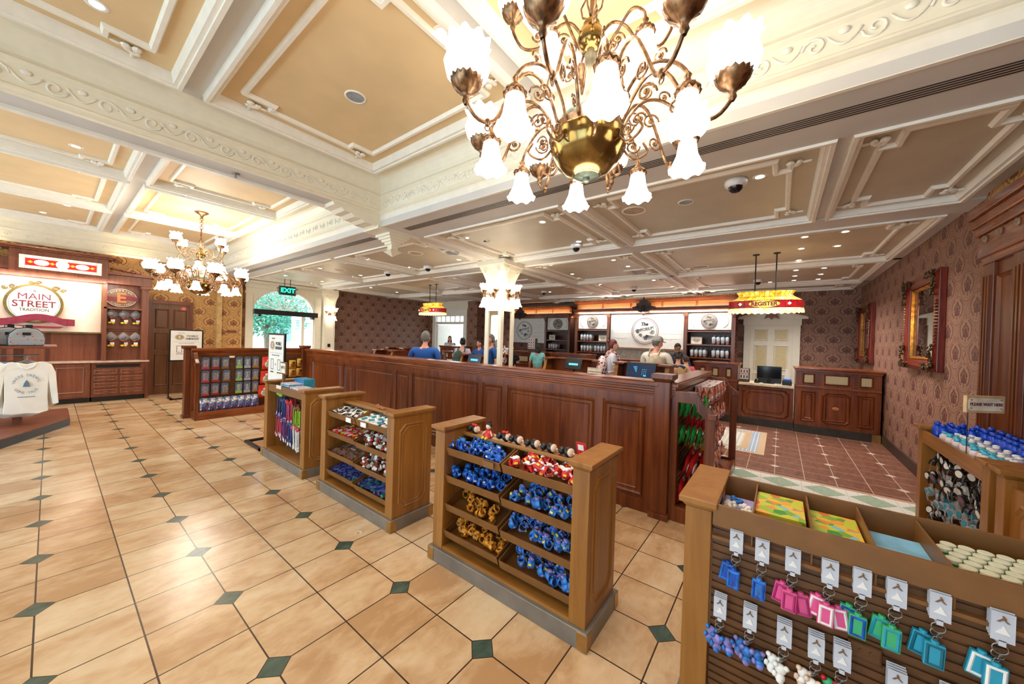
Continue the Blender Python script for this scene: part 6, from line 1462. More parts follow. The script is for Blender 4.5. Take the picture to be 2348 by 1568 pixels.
# --- key rings on stand 4
ring = MB()
def keyring(c, c2, kind, n):
    t = thing('key_ring', 'x', 'key ring', (0, 0, -50)); m = MB()
    for k in range(4): m.box(.0+.006*k-.02, .001+.006*k-.02, -.016, .016, -.052+.002*k, .008+.002*k); m.box(.0+.006*k-.02, .001+.006*k-.02, -.005, .005, -.062, -.05)
    m.build('hang_card', plastic_card, t); m = MB(); m.prism([(-.009, -.012), (0, -.002), (.009, -.012), (.005, -.012), (0, -.007), (-.005, -.012)], -.0215, -.0203, 'x'); m.build('card_print', plain('card_mark', (120, 96, 76), .5), t); m = MB(); m.prism([(-.010, -.036), (-.006, -.030), (-.003, -.024), (0, -.018), (.003, -.026), (.006, -.030), (.010, -.036)], -.0215, -.0203, 'x'); m.build('card_mark', paper, t)
    m = MB(); m.ring((-.012, .0, -.072), .011, .0012, (1, 0, 0), 16, 5); m.ring((-.008, .004, -.085), .008, .0012, (1, .4, 0), 14, 5); [m.ring((-.01, -.003+.003*k, -.09-.004*k), .004, .001, (1, k % 2, .2), 8, 4) for k in range(4)]; m.build('chain', steel, t, smooth=True)
    m = MB(); m2 = MB()
    offs = [(0, .004, 0), (.014, .018, .008), (.011, -.018, -.003)][:n]
    for ox, oy, oz in offs:
        M0 = Matrix.Translation((ox-.012, oy, oz-.10)) @ Matrix.Rotation(oy*9, 4, 'X')
        m.M = M0; m2.M = M0
        if kind == 'case':
            m.box(-.006, .006, -.016, .016, -.062, -.008); m.cyl((0, -.0, -.012), (0, .0, -.002), .007, n=10); m2.frame(-.014, .014, -.059, -.011, .006, -.006, -.009, 'x')
        else:
            m.ball((0, 0, -.022), (.010, .014, .014), 9, 6); m.ball((0, 0, -.045), (.009, .012, .013), 9, 6); m2.ball((-.004, .012, -.012), (.006, .007, .007), 7, 5); m2.ball((-.004, -.012, -.012), (.006, .007, .007), 7, 5); m2.ball((-.006, 0, -.05), (.007, .009, .008), 7, 5); m2.ball((-.004, .013, -.038), (.005, .006, .009), 6, 4)
    m.build('charm', c, t, smooth=(kind != 'case'), bevel=.002 if kind == 'case' else 0); m2.build('charm_detail', c2, t, smooth=(kind != 'case')); return t
plastic_card = col('hang_card_grey', (198, 200, 208), .35, var=.05)
kr = [(-3.071, .83, blue1, blue2, 'case', 2, 'two dark blue case charms nearest the corner post'), (-3.150, .826, blue2, blue1, 'case', 1, 'single mid blue case charm, second on the upper row'), (-3.237, .826, pink, col('deep_pink', (176, 50, 110)), 'case', 3, 'three plain pink case charms'), (-3.333, .826, pink, whitep, 'case', 3, 'pink case charms with white strap'),
      (-3.409, .828, green, blue1, 'case', 2, 'green and blue case charms under a big split ring'), (-3.484, .828, green, teal, 'case', 2, 'green case charms with teal back, sixth on the upper row'), (-3.570, .828, teal, col('deep_teal', (20, 100, 120)), 'case', 2, 'teal case charms with steel ring on the upper row'), (-3.680, .828, teal, whitep, 'case', 2, 'teal case charms at the far end of the upper row'),
      (-3.026, .56, lilac, blue2, 'fig', 3, 'lilac and blue figure charms, first on the second row'), (-3.121, .565, blue2, lilac, 'fig', 3, 'blue and lilac figure charms second on the second row'), (-3.221, .56, whitep, whitep, 'fig', 2, 'white ghostly figure charms on the second row'), (-3.306, .56, whitep, skinp, 'fig', 2, 'white and peach figure charms on the second row'), (-3.370, .565, green, red1, 'fig', 2, 'green and red figure charms beside the outlet cover'), (-3.492, .555, skinp, blue2, 'fig', 2, 'pale figure charms below the outlet cover'),
      (-3.60, .56, whitep, teal, 'fig', 2, 'white and teal figure charms low on the slatted front')]
for y, z, c, c2, kd, n, lab in kr:
    t = keyring(c, c2, kd, n); t.location = (1.622, y, z+.018); t.scale = (1.3,)*3; t['label'] = 'key ring card, '+lab; t['group'] = 'key rings on the slatted stand'; 
    m = MB(); m.cyl((-.03, 0, .0), (.02, 0, .0), .0018, n=6); m.build('peg', bronzeboard, t)
# goods lying in the divided tray: greeny box sets, lilac sheet, jar lids
gs = Mt('garden_print', .5); gs.color(gs.ramp(V(gs.nt, gs.voro(28, (1, 1, 1), 'Color')), [(.15, (60, 140, 60)), (.4, (180, 206, 60)), (.6, (240, 180, 60)), (.75, (210, 60, 50)), (.9, (110, 190, 220))])); gs = gs.m
def traybox(y0, y1, n, mt, label, x0=1.70, x1=1.93, z=.818, th=.024):
    for k in range(n):
        m = MB(); m.box(0, x1-x0, 0, y1-y0, 0, th-.001); o = m.build('picture_box', mt); o.location = (x0+.004*k, y0+.003*k, z+k*th); tag(o, label, 'box', label)
traybox(-3.283, -3.128, 4, gs, 'green and red illustrated box stacked in the second tray compartment'); traybox(-3.438, -3.297, 3, gs, 'green and red illustrated box stacked in the third tray compartment')
traybox(-3.112, -3.0, 2, col('lilac_sheet', (160, 150, 206), .5), 'lilac card in the first compartment of the divided tray'); traybox(-3.598, -3.455, 1, col('sky_sheet', (130, 190, 226), .5), 'light blue flat pack in the fourth compartment of the divided tray', th=.05)
m = MB(); [m.ball((rnd.uniform(-.05, .05), rnd.uniform(-.05, .05), rnd.uniform(0, .012)), .011, 6, 4) for _ in range(22)]; o = m.build('bead_pile', whitep, smooth=True); o.location = (1.78, -3.06, .868); tag(o, 'small heap of white beads on the lilac card in the tray', 'beads', kind='stuff')
m = MB(); m.ring((0, 0, .01), .018, .007, n=14); m.ball((.02, .015, .01), .012, 8, 5); o = m.build('blue_charm', blue2, smooth=True); o.location = (1.86, -3.05, .868); tag(o, 'blue rubber charm lying beside the white beads', 'toy')
lidp = thing('lidded_jar', 'x', 'jar', (0, 0, -50)); m = MB(); m.cyl((0, 0, 0), (0, 0, .075), .017, n=16); m.build('jar', green, lidp); m = MB(); m.cyl((0, 0, .0751), (0, 0, .088), .0185, n=20); m.build('lid', col('lid_cream', (226, 228, 204), .45), lidp, bevel=.002)
c_ = 0
for i in range(6):
    for j in range(13):
        p = (1.69+i*.041, -3.635-j*.04-(i % 2)*.02, .815); lab = 'green jar with cream lid in the tray, row %s' % ['one', 'two', 'three', 'four', 'five', 'six'][i]
        if c_ == 0: lidp.location = p; lidp['label'] = lab; lidp['group'] = 'cream lidded jars in the divided tray'
        else: dup(lidp, p, label=lab, group='cream lidded jars in the divided tray')
        c_ += 1
# headbands in stand 5 and bottles on top
def headband(c, c2):
    t = thing('eared_headband', 'x', 'headband', (0, 0, -50)); m = MB(); m.tube([(.03*math.cos(a), .055*math.sin(a)*0+.0, -.0+.06*math.sin(a)) for a in [k*PI/8 for k in range(9)]], .005, 5)
    for s_ in (-1, 1): m.cyl((-.006, s_*.04, .085-.02), (.006, s_*.04, .085-.02), .034, n=18)
    m.ball((0, 0, .05), (.015, .03, .02), 8, 6); m.build('ears', c, t); m = MB(); [m.cyl((-.009, s_*.04, .065), (-.006, s_*.04, .065), .024, n=18) for s_ in (-1, 1)]; m.build('inner_ear', c2, t); m = MB(); m.box(-.02, -.018, -.02, .02, -.06, 0); m.build('tag', plastic_clear, t); return t
hb = [headband(blackp, whitep), headband(blackp, col('mauve_felt', (130, 90, 110), .8)), headband(col('grey_fluff', (160, 160, 166), .7), teal)]
sn = set()
for r_ in range(4):
    for c in range(8):
        for d_ in range(2):
            k = 2 if r_ == 2 else (1 if (c+r_) % 4 == 3 else 0); y = -.46+c*.13+rnd.uniform(-.02, .02); p = at_stand(ST5, .07+d_*.07, y, .66-r_*.155+rnd.uniform(-.02, .02)); rot = (rnd.uniform(-.5, .5), rnd.uniform(-.4, .2), -PI/2+rnd.uniform(-.5, .5)); lab = ['black eared headband', 'black headband with mauve inner ears', 'grey fluffy headband'][k]+' in %s row of the mauve wall stand' % ['the top', 'the second', 'the third', 'the lowest'][r_]
            if k not in sn: sn.add(k); hb[k].location = p; hb[k].rotation_euler = rot; hb[k]['label'] = lab; hb[k]['group'] = lab
            else: dup(hb[k], p, rot, label=lab, group=lab)
def bottle(c, cap, tall=False):
    t = thing('lotion_bottle', 'x', 'bottle', (0, 0, -50)); m = MB(); h = .12 if tall else .075; m.lathe([(0, 0), (.022, 0), (.025, .01), (.026, h*.7), (.018, h*.85), (.012, h*.9), (0, h*.9)], 14); m.build('body', c, t, smooth=True); m = MB(); m.lathe([(.0, h*.88), (.016, h*.88), (.017, h*1.08), (0, h*1.12)], 12); m.build('cap', cap, t, smooth=True); return t
sbl = col('sun_blue', (16, 74, 200), .25); aqua = col('aqua_plastic', (70, 186, 214), .3); blush = col('blush_plastic', (236, 210, 206), .3)
bt = [bottle(sbl, sbl, True), bottle(blush, aqua), bottle(aqua, whitep), bottle(col('lilac_plastic', (196, 190, 224), .3), whitep)]; sn = set()
for i in range(16):
    for j in range(5):
        k = 0 if j >= 3 or i > 12 else [1, 2, 3][(i*3+j) % 3]; p = at_stand(ST5, .078+j*.066+(i % 2)*.012, -.52+i*.068, .902 if j == 0 else .902); lab = ['tall blue bottle at the back', 'small blush bottle with aqua cap', 'small aqua bottle with white cap', 'small lilac bottle with white cap'][k]+' on top of the headband stand'
        p = (p[0], p[1], .862); 
        if k not in sn: sn.add(k); bt[k].location = p; bt[k]['label'] = lab; bt[k]['group'] = lab
        else: dup(bt[k], p, (rnd.uniform(-.1, .1), rnd.uniform(-.1, .1), 0), label=lab, group=lab)
# --- plush toys hung in the left wall cabinet
pl = thing('bagged_plush', 'x', 'plush toy', (0, 0, -50)); m = MB(); m.lathe([(.0, .32), (.03, .30), (.05, .27), (.085, .24), (.09, .19), (.05, .15), (.045, .14)], 12, wave=lambda t, u: (1+.1*math.cos(3*t), 0)); m.build('clear_bag', plastic_clear, pl, smooth=True)
m = MB(); m.ball((0, 0, .20), (.045, .04, .05), 10, 8); m.ball((0, 0, .12), (.03, .028, .04), 10, 6); m.tube([(.015, 0, .1), (.02, 0, .05)], .012, 6); m.tube([(-.015, 0, .1), (-.02, 0, .05)], .012, 6); m.build('dark_body', col('plush_charcoal', (58, 54, 58), .8), pl, smooth=True)
m = MB(); m.ball((0, 0, .13), (.034, .031, .022), 10, 6); m.build('red_band', red1, pl, smooth=True); m = MB(); m.ball((.025, -.02, .03), (.03, .035, .022), 8, 6); m.ball((-.025, -.02, .03), (.03, .035, .022), 8, 6); m.build('yellow_shoe', yellow, pl, smooth=True); m = MB(); m.box(-.01, .05, -.05, -.048, .05, .1); m.build('tag', whitep, pl)
q = 0
for r_, z in enumerate((1.60, 1.12)):
    for c, x in enumerate((.81, .99, 1.16)):
        lab = 'bagged plush toy with yellow shoes, %s column of the %s row' % (['first', 'second', 'third'][c], ['upper', 'lower'][r_])
        if q == 0: pl.location = (x, 8.02, z); pl['label'] = lab; pl['group'] = 'bagged plush toys'
        else: dup(pl, (x, 8.02, z), (0, 0, rnd.uniform(-.4, .4)), label=lab, group='bagged plush toys')
        q += 1
# --- clothing table at the left
t = thing('clothing_table', 'dark reddish clothing table with low black-edged platform and raised shelf', 'display table', (-.5, 5.5, 0))
pf = [(.74, .05), (.74, 1.1), (-1.5, 1.1), (-1.5, -1.1), (.18, -1.1)]; m = MB(); m.prism(pf, .0, .10, 'z'); m.build('plinth', black, t); m = MB(); m.prism([(a*.99, b*.99) for a, b in pf], .10, .12, 'z'); m.build('platform', redwood, t)
m = MB(); m.box(-1.2, .60, -.25, .55, 1.20, 1.235); m.build('shelf', redwood, t, bevel=.006); m = MB(); m.box(.22, .30, .0, .3, .12, 1.2); m.build('post', redwood, t); m = MB(); m.box(-1.1, -1.0, .0, .3, .12, 1.2); m.build('post', redwood, t); m = MB(); m.cyl((-1.0, -.1, 1.10), (.45, -.1, 1.10), .012); m.cyl((.26, .05, 1.1), (.26, -.1, 1.1), .01); m.build('hanging_rail', steel, t)
t = thing('backpack_proto', 'x', 'bag', (0, 0, -50)); BK = t; t.name = 'mini_backpack'
pat = Mt('grey_motif_fabric', .7); vv = V(pat.nt, pat.voro(26, (1, 1, 1), 'Distance')); pat.color(pat.mix(vv.lt(.24), (150, 152, 156), pat.ramp(V(pat.nt, pat.voro(26)), [(.3, (190, 60, 40)), (.5, (40, 40, 44)), (.8, (210, 110, 60))]))); pat = pat.m
m = MB(); pr_ = [(-.15, 0), (.15, 0), (.155, .1), (.14, .17), (.09, .235), (0, .255), (-.09, .235), (-.14, .17), (-.155, .1)]; m.prism(pr_, -.07, .07, 'y'); m.build('body', pat, t, bevel=.02); m = MB(); m.box(-.15, .15, -.085, -.065, .01, .11); m.build('front_pocket', pat, t, bevel=.01)
m = MB(); m.tube([(-.157, -.02, .02)]+[(a*1.01, -.02, b*1.01) for a, b in [(-.155, .1), (-.14, .17), (-.09, .235), (0, .258), (.09, .235), (.14, .17), (.155, .1)]]+[(.157, -.02, .02)], .008, 6); m.box(-.04, .03, -.078, -.07, .15, .19); m.build('zip', blackp, t)
m = MB(); m.tube([(-.03, 0, .25), (-.03, 0, .285), (.03, 0, .285), (.03, 0, .25)], .006, 6); m.box(-.01, .05, -.02, -.018, .25, .3); m.build('handle', blackp, t)
BK.location = (-.17, 5.40, 1.237); BK.rotation_euler = (0, 0, .1); BK['label'] = 'grey motif mini backpack standing nearest the shelf end of the clothing table'; BK['group'] = 'grey mini backpacks'
dup(BK, (-.33, 5.56, 1.237), (0, 0, .25), label='grey motif mini backpack half hidden behind the first one', group='grey mini backpacks'); dup(BK, (-.62, 5.42, 1.237), (0, 0, .0), label='grey motif mini backpack cut off by the picture edge', group='grey mini backpacks')
def shirt(mat, pr=False):
    t = thing('sweatshirt', 'x', 'shirt', (0, 0, -50)); m = MB()
    half = [(.0, -.02), (.07, .0), (.14, .005), (.20, -.03), (.235, -.12), (.25, -.30), (.265, -.48), (.215, -.49), (.19, -.33), (.175, -.20), (.17, -.40), (.18, -.56), (.10, -.575), (0, -.57)]
    vs = []; fs = []
    prof = [(x, z) for x, z in half]+[(-x, z) for x, z in reversed(half[1:-1])]
    n = len(prof)
    for d_, y in ((1, -.03), (1, .03)): vs += [(x, y*(1.0 if abs(x) < .17 else .6)+.012*math.sin(x*38)*(1 if z < -.3 else .3), z) for x, z in prof]
    fs = [tuple(range(n)), tuple(range(2*n-1, n-1, -1))]+[(i, n+i, n+(i+1) % n, (i+1) % n) for i in range(n)]; m.add(vs, fs); o = m.build('body', mat, t, bevel=.008)
    m = MB(); m.tube([(-.075, -.03, .0), (-.05, -.035, -.05), (0, -.038, -.07), (.05, -.035, -.05), (.075, -.03, .0)], .008, 6); m.build('collar', mat, t, smooth=True)
    m = MB(); m.tube([(0, 0, .0), (0, 0, .05), (.015, 0, .07), (.0, 0, .085), (-.015, 0, .07)], .003, 5); m.tube([(-.12, 0, -.01), (0, 0, .03), (.12, 0, -.01)], .005, 5); m.build('hanger', steel, t)
    if pr:
        pm = plain('faded_blue_print', (110, 132, 150), .7); 
        for k, ch in enumerate('WHERE DREAMS'):
            a = math.radians(165-k*13.5); text(ch, .038, pm, (.10*math.cos(a), -.045, -.24+.10*math.sin(a)), (PI/2, PI/2-a, 0), t, .0005)
        m = MB(); m.prism([(-.03, -.27), (.03, -.27), (.02, -.23), (.0, -.19), (-.02, -.23)], -.0455, -.0445, 'y'); m.build('print', pm, t)
        for k, ch in enumerate('COME TRUE'):
            a = math.radians(215+k*13.5); text(ch, .036, pm, (.10*math.cos(a), -.045, -.24+.10*math.sin(a)), (PI/2, 1.5*PI-a, 0), t, .0005)
        m = MB(); m.box(-.07, .07, -.0455, -.0445, -.385, -.378); m.build('print_line', pm, t)
    return t
fab = plain('cream_fleece', (246, 240, 230), .85, var=.04, sc=4); fabb = plain('pale_blue_fleece', (170, 184, 214), .85, var=.08)
s1 = shirt(fab, True); s1.location = (-.155, 5.19, 1.01); s1['label'] = 'cream sweatshirt with round blue slogan print, front one on the clothing table'; s1.scale = (1.05, 1, 1.25)
s2 = shirt(fab); s2.location = (-.52, 5.24, 1.01); s2.scale = (1.05, 1, 1.25); s2['label'] = 'cream sweatshirt beside the printed one at the picture edge'; s2['group'] = 'cream sweatshirts'
for k in range(4): dup(s2, (-.17-.02*k, 5.28+k*.07, .985-.02*k), (0, 0, rnd.uniform(-.05, .05)), label='plain cream sweatshirt in the row behind the printed front one', group='cream sweatshirts row')
s3 = shirt(fabb); s3.location = (-.25, 5.55, 1.0); s3['label'] = 'pale blue sweatshirt at the back of the hanging row'
m = MB(); m.tube(bez([(-.02, 0, .004), (0, .02, .006), (.02, .0, .004), (.01, -.02, .005)]), .004, 5); o = m.build('paper_scrap', whitep); o.location = (1.508, -.609, 0.001); tag(o, 'tiny white scrap of paper on the tiles before the sweets stand', 'litter')
# ================================================================ people
def skinned(verts, edges, radii, sub=1):
    me = bpy.data.meshes.new('tmp'); me.from_pydata([tuple(v) for v in verts], edges, []); o = bpy.data.objects.new('tmp', me); COL.objects.link(o)
    o.modifiers.new('s', 'SKIN'); sv = me.skin_vertices[0].data
    for i, r in enumerate(radii): sv[i].radius = r if isinstance(r, tuple) else (r, r); sv[i].use_root = (i == 0)
    if sub: s_ = o.modifiers.new('u', 'SUBSURF'); s_.levels = sub; s_.render_levels = sub
    dg = bpy.context.evaluated_depsgraph_get(); ev = o.evaluated_get(dg); m2 = bpy.data.meshes.new_from_object(ev)
    bpy.data.objects.remove(o); vs = [tuple(v.co) for v in m2.vertices]; fs = [tuple(p.vertices) for p in m2.polygons]; bpy.data.meshes.remove(m2); return vs, fs
skin_l = plain('skin_light', (224, 172, 144), .5, var=.05); skin_m = plain('skin_tan', (176, 122, 92), .5, var=.05); skin_r = plain('skin_rosy', (226, 160, 134), .5, var=.05)
def person(label, loc, heading, H=1.72, skin=skin_l, shirt=None, pants=None, hair=None, hairstyle='short', arms='down', cap=None, wide=1.0, sleeve=.55, look=0, nod=0, extra=None, group=None):
    """local +x is forward"""
    t = thing('person', label, 'person', loc, heading); k = H/1.75; sw = .19*wide
    J = dict(pel=(0, 0, .97), bel=(.01, 0, 1.10), chs=(0, 0, 1.28), nkb=(-.01, 0, 1.45), nk=(.01, 0, 1.53), hd=(.02, 0, 1.60))
    A = {}
    for s_ in (-1, 1):
        a = arms if isinstance(arms, str) else arms[(s_+1)//2]
        sh = (-.01, s_*sw*.97, 1.395)
        if a == 'down': el, wr, hn = (-.03, s_*(sw+.06), 1.13), (.05, s_*(sw+.07), .90), (.075, s_*(sw+.065), .82)
        elif a == 'fwd': el, wr, hn = (.02, s_*(sw+.05), 1.13), (.25, s_*(sw-.03), 1.10), (.33, s_*(sw-.06), 1.11)
        elif a == 'up': el, wr, hn = (.12, s_*(sw+.03), 1.16), (.24, s_*(sw-.10), 1.30), (.27, s_*(sw-.13), 1.38)
        elif a == 'desk': el, wr, hn = (.10, s_*(sw+.08), 1.16), (.30, s_*(sw-.02), 1.04), (.38, s_*(sw-.06), 1.02)
        A[s_] = (sh, el, wr, hn)
    vs = []; es = []; rs = []
    def v(p, r, par=None):
        vs.append(Vector(p)*k); rs.append(tuple(q*k for q in r) if isinstance(r, tuple) else r*k); i = len(vs)-1
        if par is not None: es.append((par, i))
        return i
    pel = v(J['pel'], (.15*wide, .11)); bel = v(J['bel'], (.14*wide, .10), pel); ch = v(J['chs'], (.15*wide, .11), bel); nb = v(J['nkb'], .056, ch); nk = v(J['nk'], .047, nb); v(J['hd'], .05, nk)
    for s_ in (-1, 1):
        sh, el, wr, hn = A[s_]; i = v(sh, .05, ch); e = v(el, .043, i); w = v(wr, .028, e); h = v(hn, (.034, .02), w); d = (Vector(hn)-Vector(wr)).normalized(); sd = Vector((0, s_, 0))
        sd = (sd-d*sd.dot(d)).normalized(); dn = d.cross(sd)
        for q, (off, ln) in enumerate(((-.027, .062), (-.009, .07), (.009, .066), (.026, .052))):
            b = v(Vector(hn)+sd*off+d*.03, .0095, h); c = v(Vector(hn)+sd*off+d*(.03+ln*.5)+dn*.006*s_, .0085, b); v(Vector(hn)+sd*off+d*(.03+ln*.85)+dn*.022*s_, .007, c)
        b = v(Vector(hn)-sd*.04-d*.005, .010, h); v(Vector(hn)-sd*.055+d*.03, .008, b)
        hp = v((0, s_*.095, .92), .088, pel); kn = v((.02, s_*.10, .50), .06, hp); an = v((-.01, s_*.10, .09), .042, kn); v((.11, s_*.11, .04), .036, an)
    a, b = skinned(vs, es, rs); m = MB(); m.add(a, b)
    hc = Vector((.03, 0, 1.612))*k; M0 = Matrix.Translation(hc) @ Euler((0, nod, look)).to_matrix().to_4x4()
    n0 = len(m.v); m.M = M0
    # head with brow, nose, cheeks, chin and ears
    hs = MB(); hs.ball((0, 0, 0), (.092*k, .074*k, .112*k), 18, 14)
    def shape(p):
        x, y, z = p; x /= k; y /= k; z /= k
        if x > 0: x += .030*math.exp(-((y/.014)**2))*math.exp(-(((z+.018)/.022)**2))+.008*math.exp(-((y/.03)**2))*math.exp(-(((z+.095)/.03)**2)); x -= .010*math.exp(-(((abs(y)-.03)/.016)**2))*math.exp(-(((z-.012)/.016)**2)); x += .006*math.exp(-((y/.022)**2))*math.exp(-(((z+.055)/.01)**2))
        y *= 1-.28*max(0, -z-.02)/.1; return (x*k, y*k, z*k)
    m.add([shape(p) for p in hs.v], hs.f)
    for s_ in (-1, 1): m.ball((-.005*k, s_*.076*k, -.005*k), (.016*k, .008*k, .026*k), 8, 6)
    m.cur = 1
    for s_ in (-1, 1): m.ball((.079*k, s_*.030*k, .012*k), (.009*k, .013*k, .007*k), 8, 6); m.ball((.084*k, s_*.031*k, .034*k), (.006*k, .018*k, .004*k), 6, 4)
    m.cur = 2; m.ball((.090*k, 0, -.056*k), (.006*k, .021*k, .006*k), 8, 5); m.cur = 0
    m.build('body', [skin, hair or blackp, plain('lips', (176, 90, 84), .5)], t, smooth=True)
    # hair
    m = MB(); m.M = M0
    if hairstyle != 'bald':
        hb_ = MB(); hb_.ball((-.012*k, 0, .014*k), (.100*k, .084*k, .118*k), 18, 14)
        keep = [((x if x < .062*k else .062*k+(x-.062*k)*.1)*(.93 if z < -.055*k and x < 0 else 1+.02*math.sin(z*160/k+y*90/k)), y*(.9 if z < -.055*k else 1), max(z, -.078*k+.02*k*abs(math.sin(y*40/k)) if x < .0 else .045*k)) for x, y, z in hb_.v]; m.add(keep, hb_.f)
    else: m.ball((-.05*k, 0, -.02*k), (.055*k, .078*k, .05*k), 12, 8)
    if hairstyle in ('bun', 'spikes'):
        m.ball((-.10*k, 0, .085*k), (.042*k, .042*k, .042*k), 12, 8)
        for q in range(4): m.cyl((-.10*k, (q-1.5)*.014*k, .11*k), ((-.10-.012*q)*k, (q-1.5)*.03*k, (.165+.01*(q % 2))*k), .007*k, .002*k, 6)
    if hairstyle == 'long': m.M = M0; m.ball((-.045*k, 0, -.10*k), (.06*k, .095*k, .16*k), 12, 10)
    m.build('hair', hair or blackp, t, smooth=True)
    if cap:
        m = MB(); m.M = M0; m.lathe([(.101*k, .035*k), (.100*k, .07*k), (.08*k, .115*k), (.04*k, .14*k), (0, .145*k)], 20, (-.008*k, 0, 0)); m.prism([(.05*k, -.07*k), (.13*k, -.06*k), (.165*k, 0), (.13*k, .06*k), (.05*k, .07*k)], .036*k, .045*k, 'z'); m.build('cap', cap, t, smooth=True)
    # shirt
    vs, es, rs = [], [], []
    c0 = v((0, 0, 1.28), (.17*wide, .128)); c1 = v((.01, 0, 1.10), (.165*wide, .13), c0); v((0, 0, .90), (.17*wide, .128), c1); c2 = v((-.014, 0, 1.47), (.09, .078), c0)
    for s_ in (-1, 1):
        sh, el, wr, hn = A[s_]; i = v(sh, .07, c0); p = Vector(sh).lerp(Vector(el), min(1, sleeve*1.5)); e = v(p, .062, i)
        if sleeve >= 1: e2 = v(el, .055, i) if 0 else v(Vector(el).lerp(Vector(wr), .85), .042, e)
    a, b = skinned(vs, es, rs); m = MB(); m.add(a, b); m.build('shirt', shirt, t, smooth=True)
    vs, es, rs = [], [], []
    c0 = v((0, 0, .95), (.165*wide, .125))
    for s_ in (-1, 1): hp = v((0, s_*.10, .86), .105, c0); kn = v((.02, s_*.10, .50), .078, hp); v((-.01, s_*.10, .10), .058, kn)
    a, b = skinned(vs, es, rs); m = MB(); m.add(a, b); m.build('trousers', pants, t, smooth=True)
    m = MB()
    for s_ in (-1, 1): m.ball((.06*k, s_*.105*k, .04*k), (.13*k, .05*k, .05*k), 10, 6)
    m.build('shoes', blackp, t, smooth=True)
    if extra: extra(t, k)
    return t
def backpack(c, hang=.0):
    def f(t, k):
        m = MB(); m.ball((-.19*k, hang*k, 1.20*k), (.095*k, .15*k, .20*k), 16, 12); m.ball((-.25*k, hang*k, 1.12*k), (.05*k, .11*k, .10*k), 12, 8); m.build('backpack', c, t, smooth=True)
        m = MB(); [m.tube(bez([(-.13*k, s_*.09*k, 1.36*k), (-.03*k, s_*.105*k, 1.50*k), (.10*k, s_*.12*k, 1.42*k), (.13*k, s_*.13*k, 1.25*k), (.02*k, s_*.17*k, 1.10*k), (-.13*k, s_*.12*k, 1.06*k)]), .014*k, 6) for s_ in (-1, 1)]; m.build('strap', c, t, smooth=True)
    return f
denim = plain('denim', (60, 72, 100), .8); khaki = plain('khaki', (160, 140, 110), .8); hair_br = plain('hair_brown', (66, 44, 34), .6); hair_gr = plain('hair_grey', (110, 104, 98), .6); hair_red = plain('hair_red', (96, 30, 22), .5); hair_bk = plain('hair_black', (24, 20, 20), .5)
bluesh = plain('blue_shirt', (24, 84, 160), .75, var=.1, sc=5); greysh = plain('grey_tee', (196, 196, 204), .8, var=.05, sc=5); ecru = plain('ecru_tee', (232, 222, 204), .8, var=.04, sc=5); lilacsh = plain('pale_lilac_tee', (206, 190, 204), .8)
navych = Mt('navy_check', .8); navych.color(navych.mix((navych.z/.05).fr().gt(.5), (18, 28, 52), (36, 52, 84))); navych = navych.m
leafp = Mt('palm_print', .8); leafp.color(leafp.ramp(V(leafp.nt, leafp.voro(14)), [(.25, (40, 60, 92)), (.45, (222, 196, 150)), (.7, (214, 184, 140)), (.85, (240, 236, 226))], 'CONSTANT')); leafp = leafp.m
rosebag = Mt('floral_pink_bag', .7); rosebag.color(rosebag.ramp(V(rosebag.nt, rosebag.voro(34)), [(.3, (240, 204, 196)), (.6, (244, 216, 206)), (.7, (120, 60, 70)), (.85, (60, 50, 60))])); rosebag = rosebag.m
def facing(x, y): return math.atan2(y, x)
person('man in blue short sleeved shirt seen from behind, walking beyond the partition', (3.98, 1.72, 0), .55, 1.66, skin_r, bluesh, denim, hair_gr, 'short', ('down', 'down'), wide=1.22)
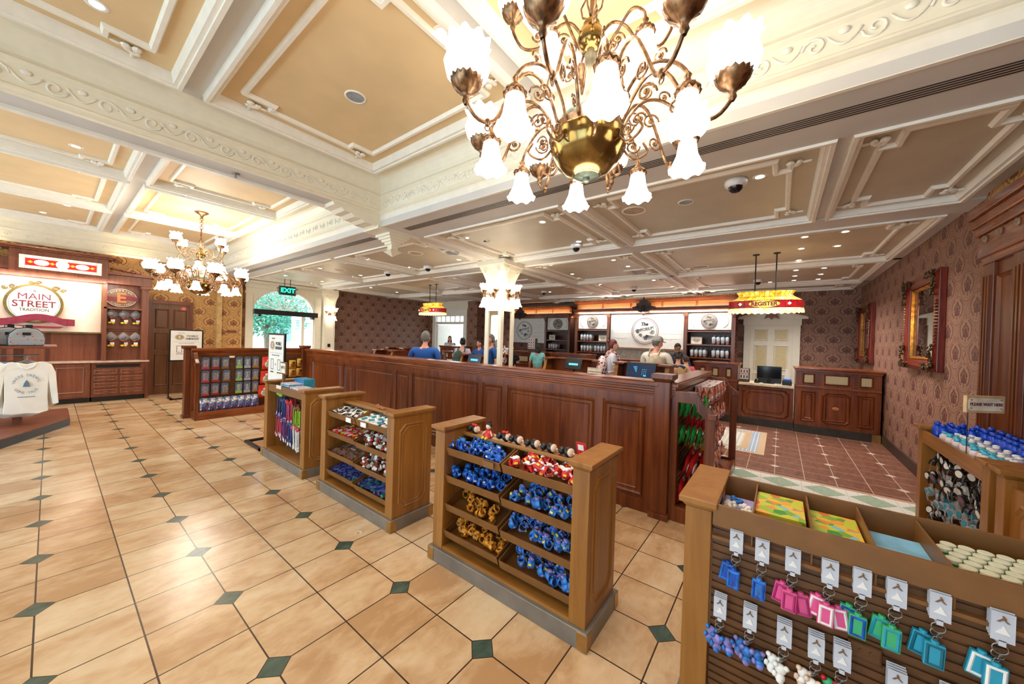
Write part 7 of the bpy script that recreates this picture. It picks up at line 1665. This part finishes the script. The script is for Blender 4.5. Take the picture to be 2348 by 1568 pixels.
person('red-haired woman with hair tied up, pink floral backpack and grey tee, side view', (6.55, -.62, 0), -1.0, 1.62, skin_l, greysh, plain('pale_trousers', (206, 210, 220), .8), hair_red, 'spikes', 'fwd', extra=backpack(rosebag))
person('man in grey cap and cream tee with beige rucksack, back to the camera', (6.85, -1.36, 0), -.25, 1.70, skin_r, ecru, khaki, hair_gr, 'short', 'fwd', cap=plain('grey_cap', (170, 164, 156), .8), wide=1.3, look=-.5, nod=.15, extra=backpack(plain('beige_canvas', (200, 180, 150), .8), -.08))
person('cashier with glasses and dark checked shirt looking down at the register', (9.38, -1.17, 0), 3.6, 1.60, skin_m, navych, denim, hair_bk, 'short', 'desk', wide=1.05, sleeve=1.0, nod=.45)
person('shorter person in black cap and palm print shirt leaning at the register', (7.4, -1.62, 0), .3, 1.42, skin_l, leafp, khaki, hair_br, 'short', 'fwd', cap=blackp, wide=1.1, nod=.3)
person('child with brown hair and pink top beside the person in palm print shirt', (7.95, -1.66, 0), .8, 1.34, skin_l, plain('pink_tee', (222, 90, 120), .8), denim, hair_br, 'short', 'down', nod=.3)
person('woman with dark hair up, lilac tee and green backpack before the far entrance', (6.1, 2.95, 0), .5, 1.56, skin_l, lilacsh, denim, hair_bk, 'spikes', 'fwd', extra=backpack(plain('green_leather', (36, 70, 60), .5), .05))
person('woman with long brown hair standing in the bright far entrance', (9.5, 7.08, 0), 3.9, 1.62, skin_l, plain('white_blouse', (216, 220, 226), .8), denim, hair_br, 'long', 'down')
person('seated-looking cashier in grey shirt behind the far counter left of the column', (8.6, 4.45, 0), 3.4, 1.40, skin_m, plain('olive_grey_shirt', (130, 124, 116), .8), denim, hair_bk, 'short', 'desk', nod=.5)
person('cashier in dark blue shirt right beside the column edge', (7.1, 3.30, 0), 3.2, 1.52, skin_r, bluesh, denim, hair_bk, 'short', 'desk')
person('balding person in black top seen from behind below the left logo board', (7.75, 2.72, 0), .5, 1.42, skin_r, plain('black_top', (20, 22, 28), .8), denim, hair_gr, 'bald', 'fwd', wide=1.15)
person('person with black hair and aqua top seen from behind below the left logo board', (8.0, 2.0, 0), .5, 1.46, skin_m, plain('aqua_top', (130, 206, 206), .8), denim, hair_bk, 'long', 'down')
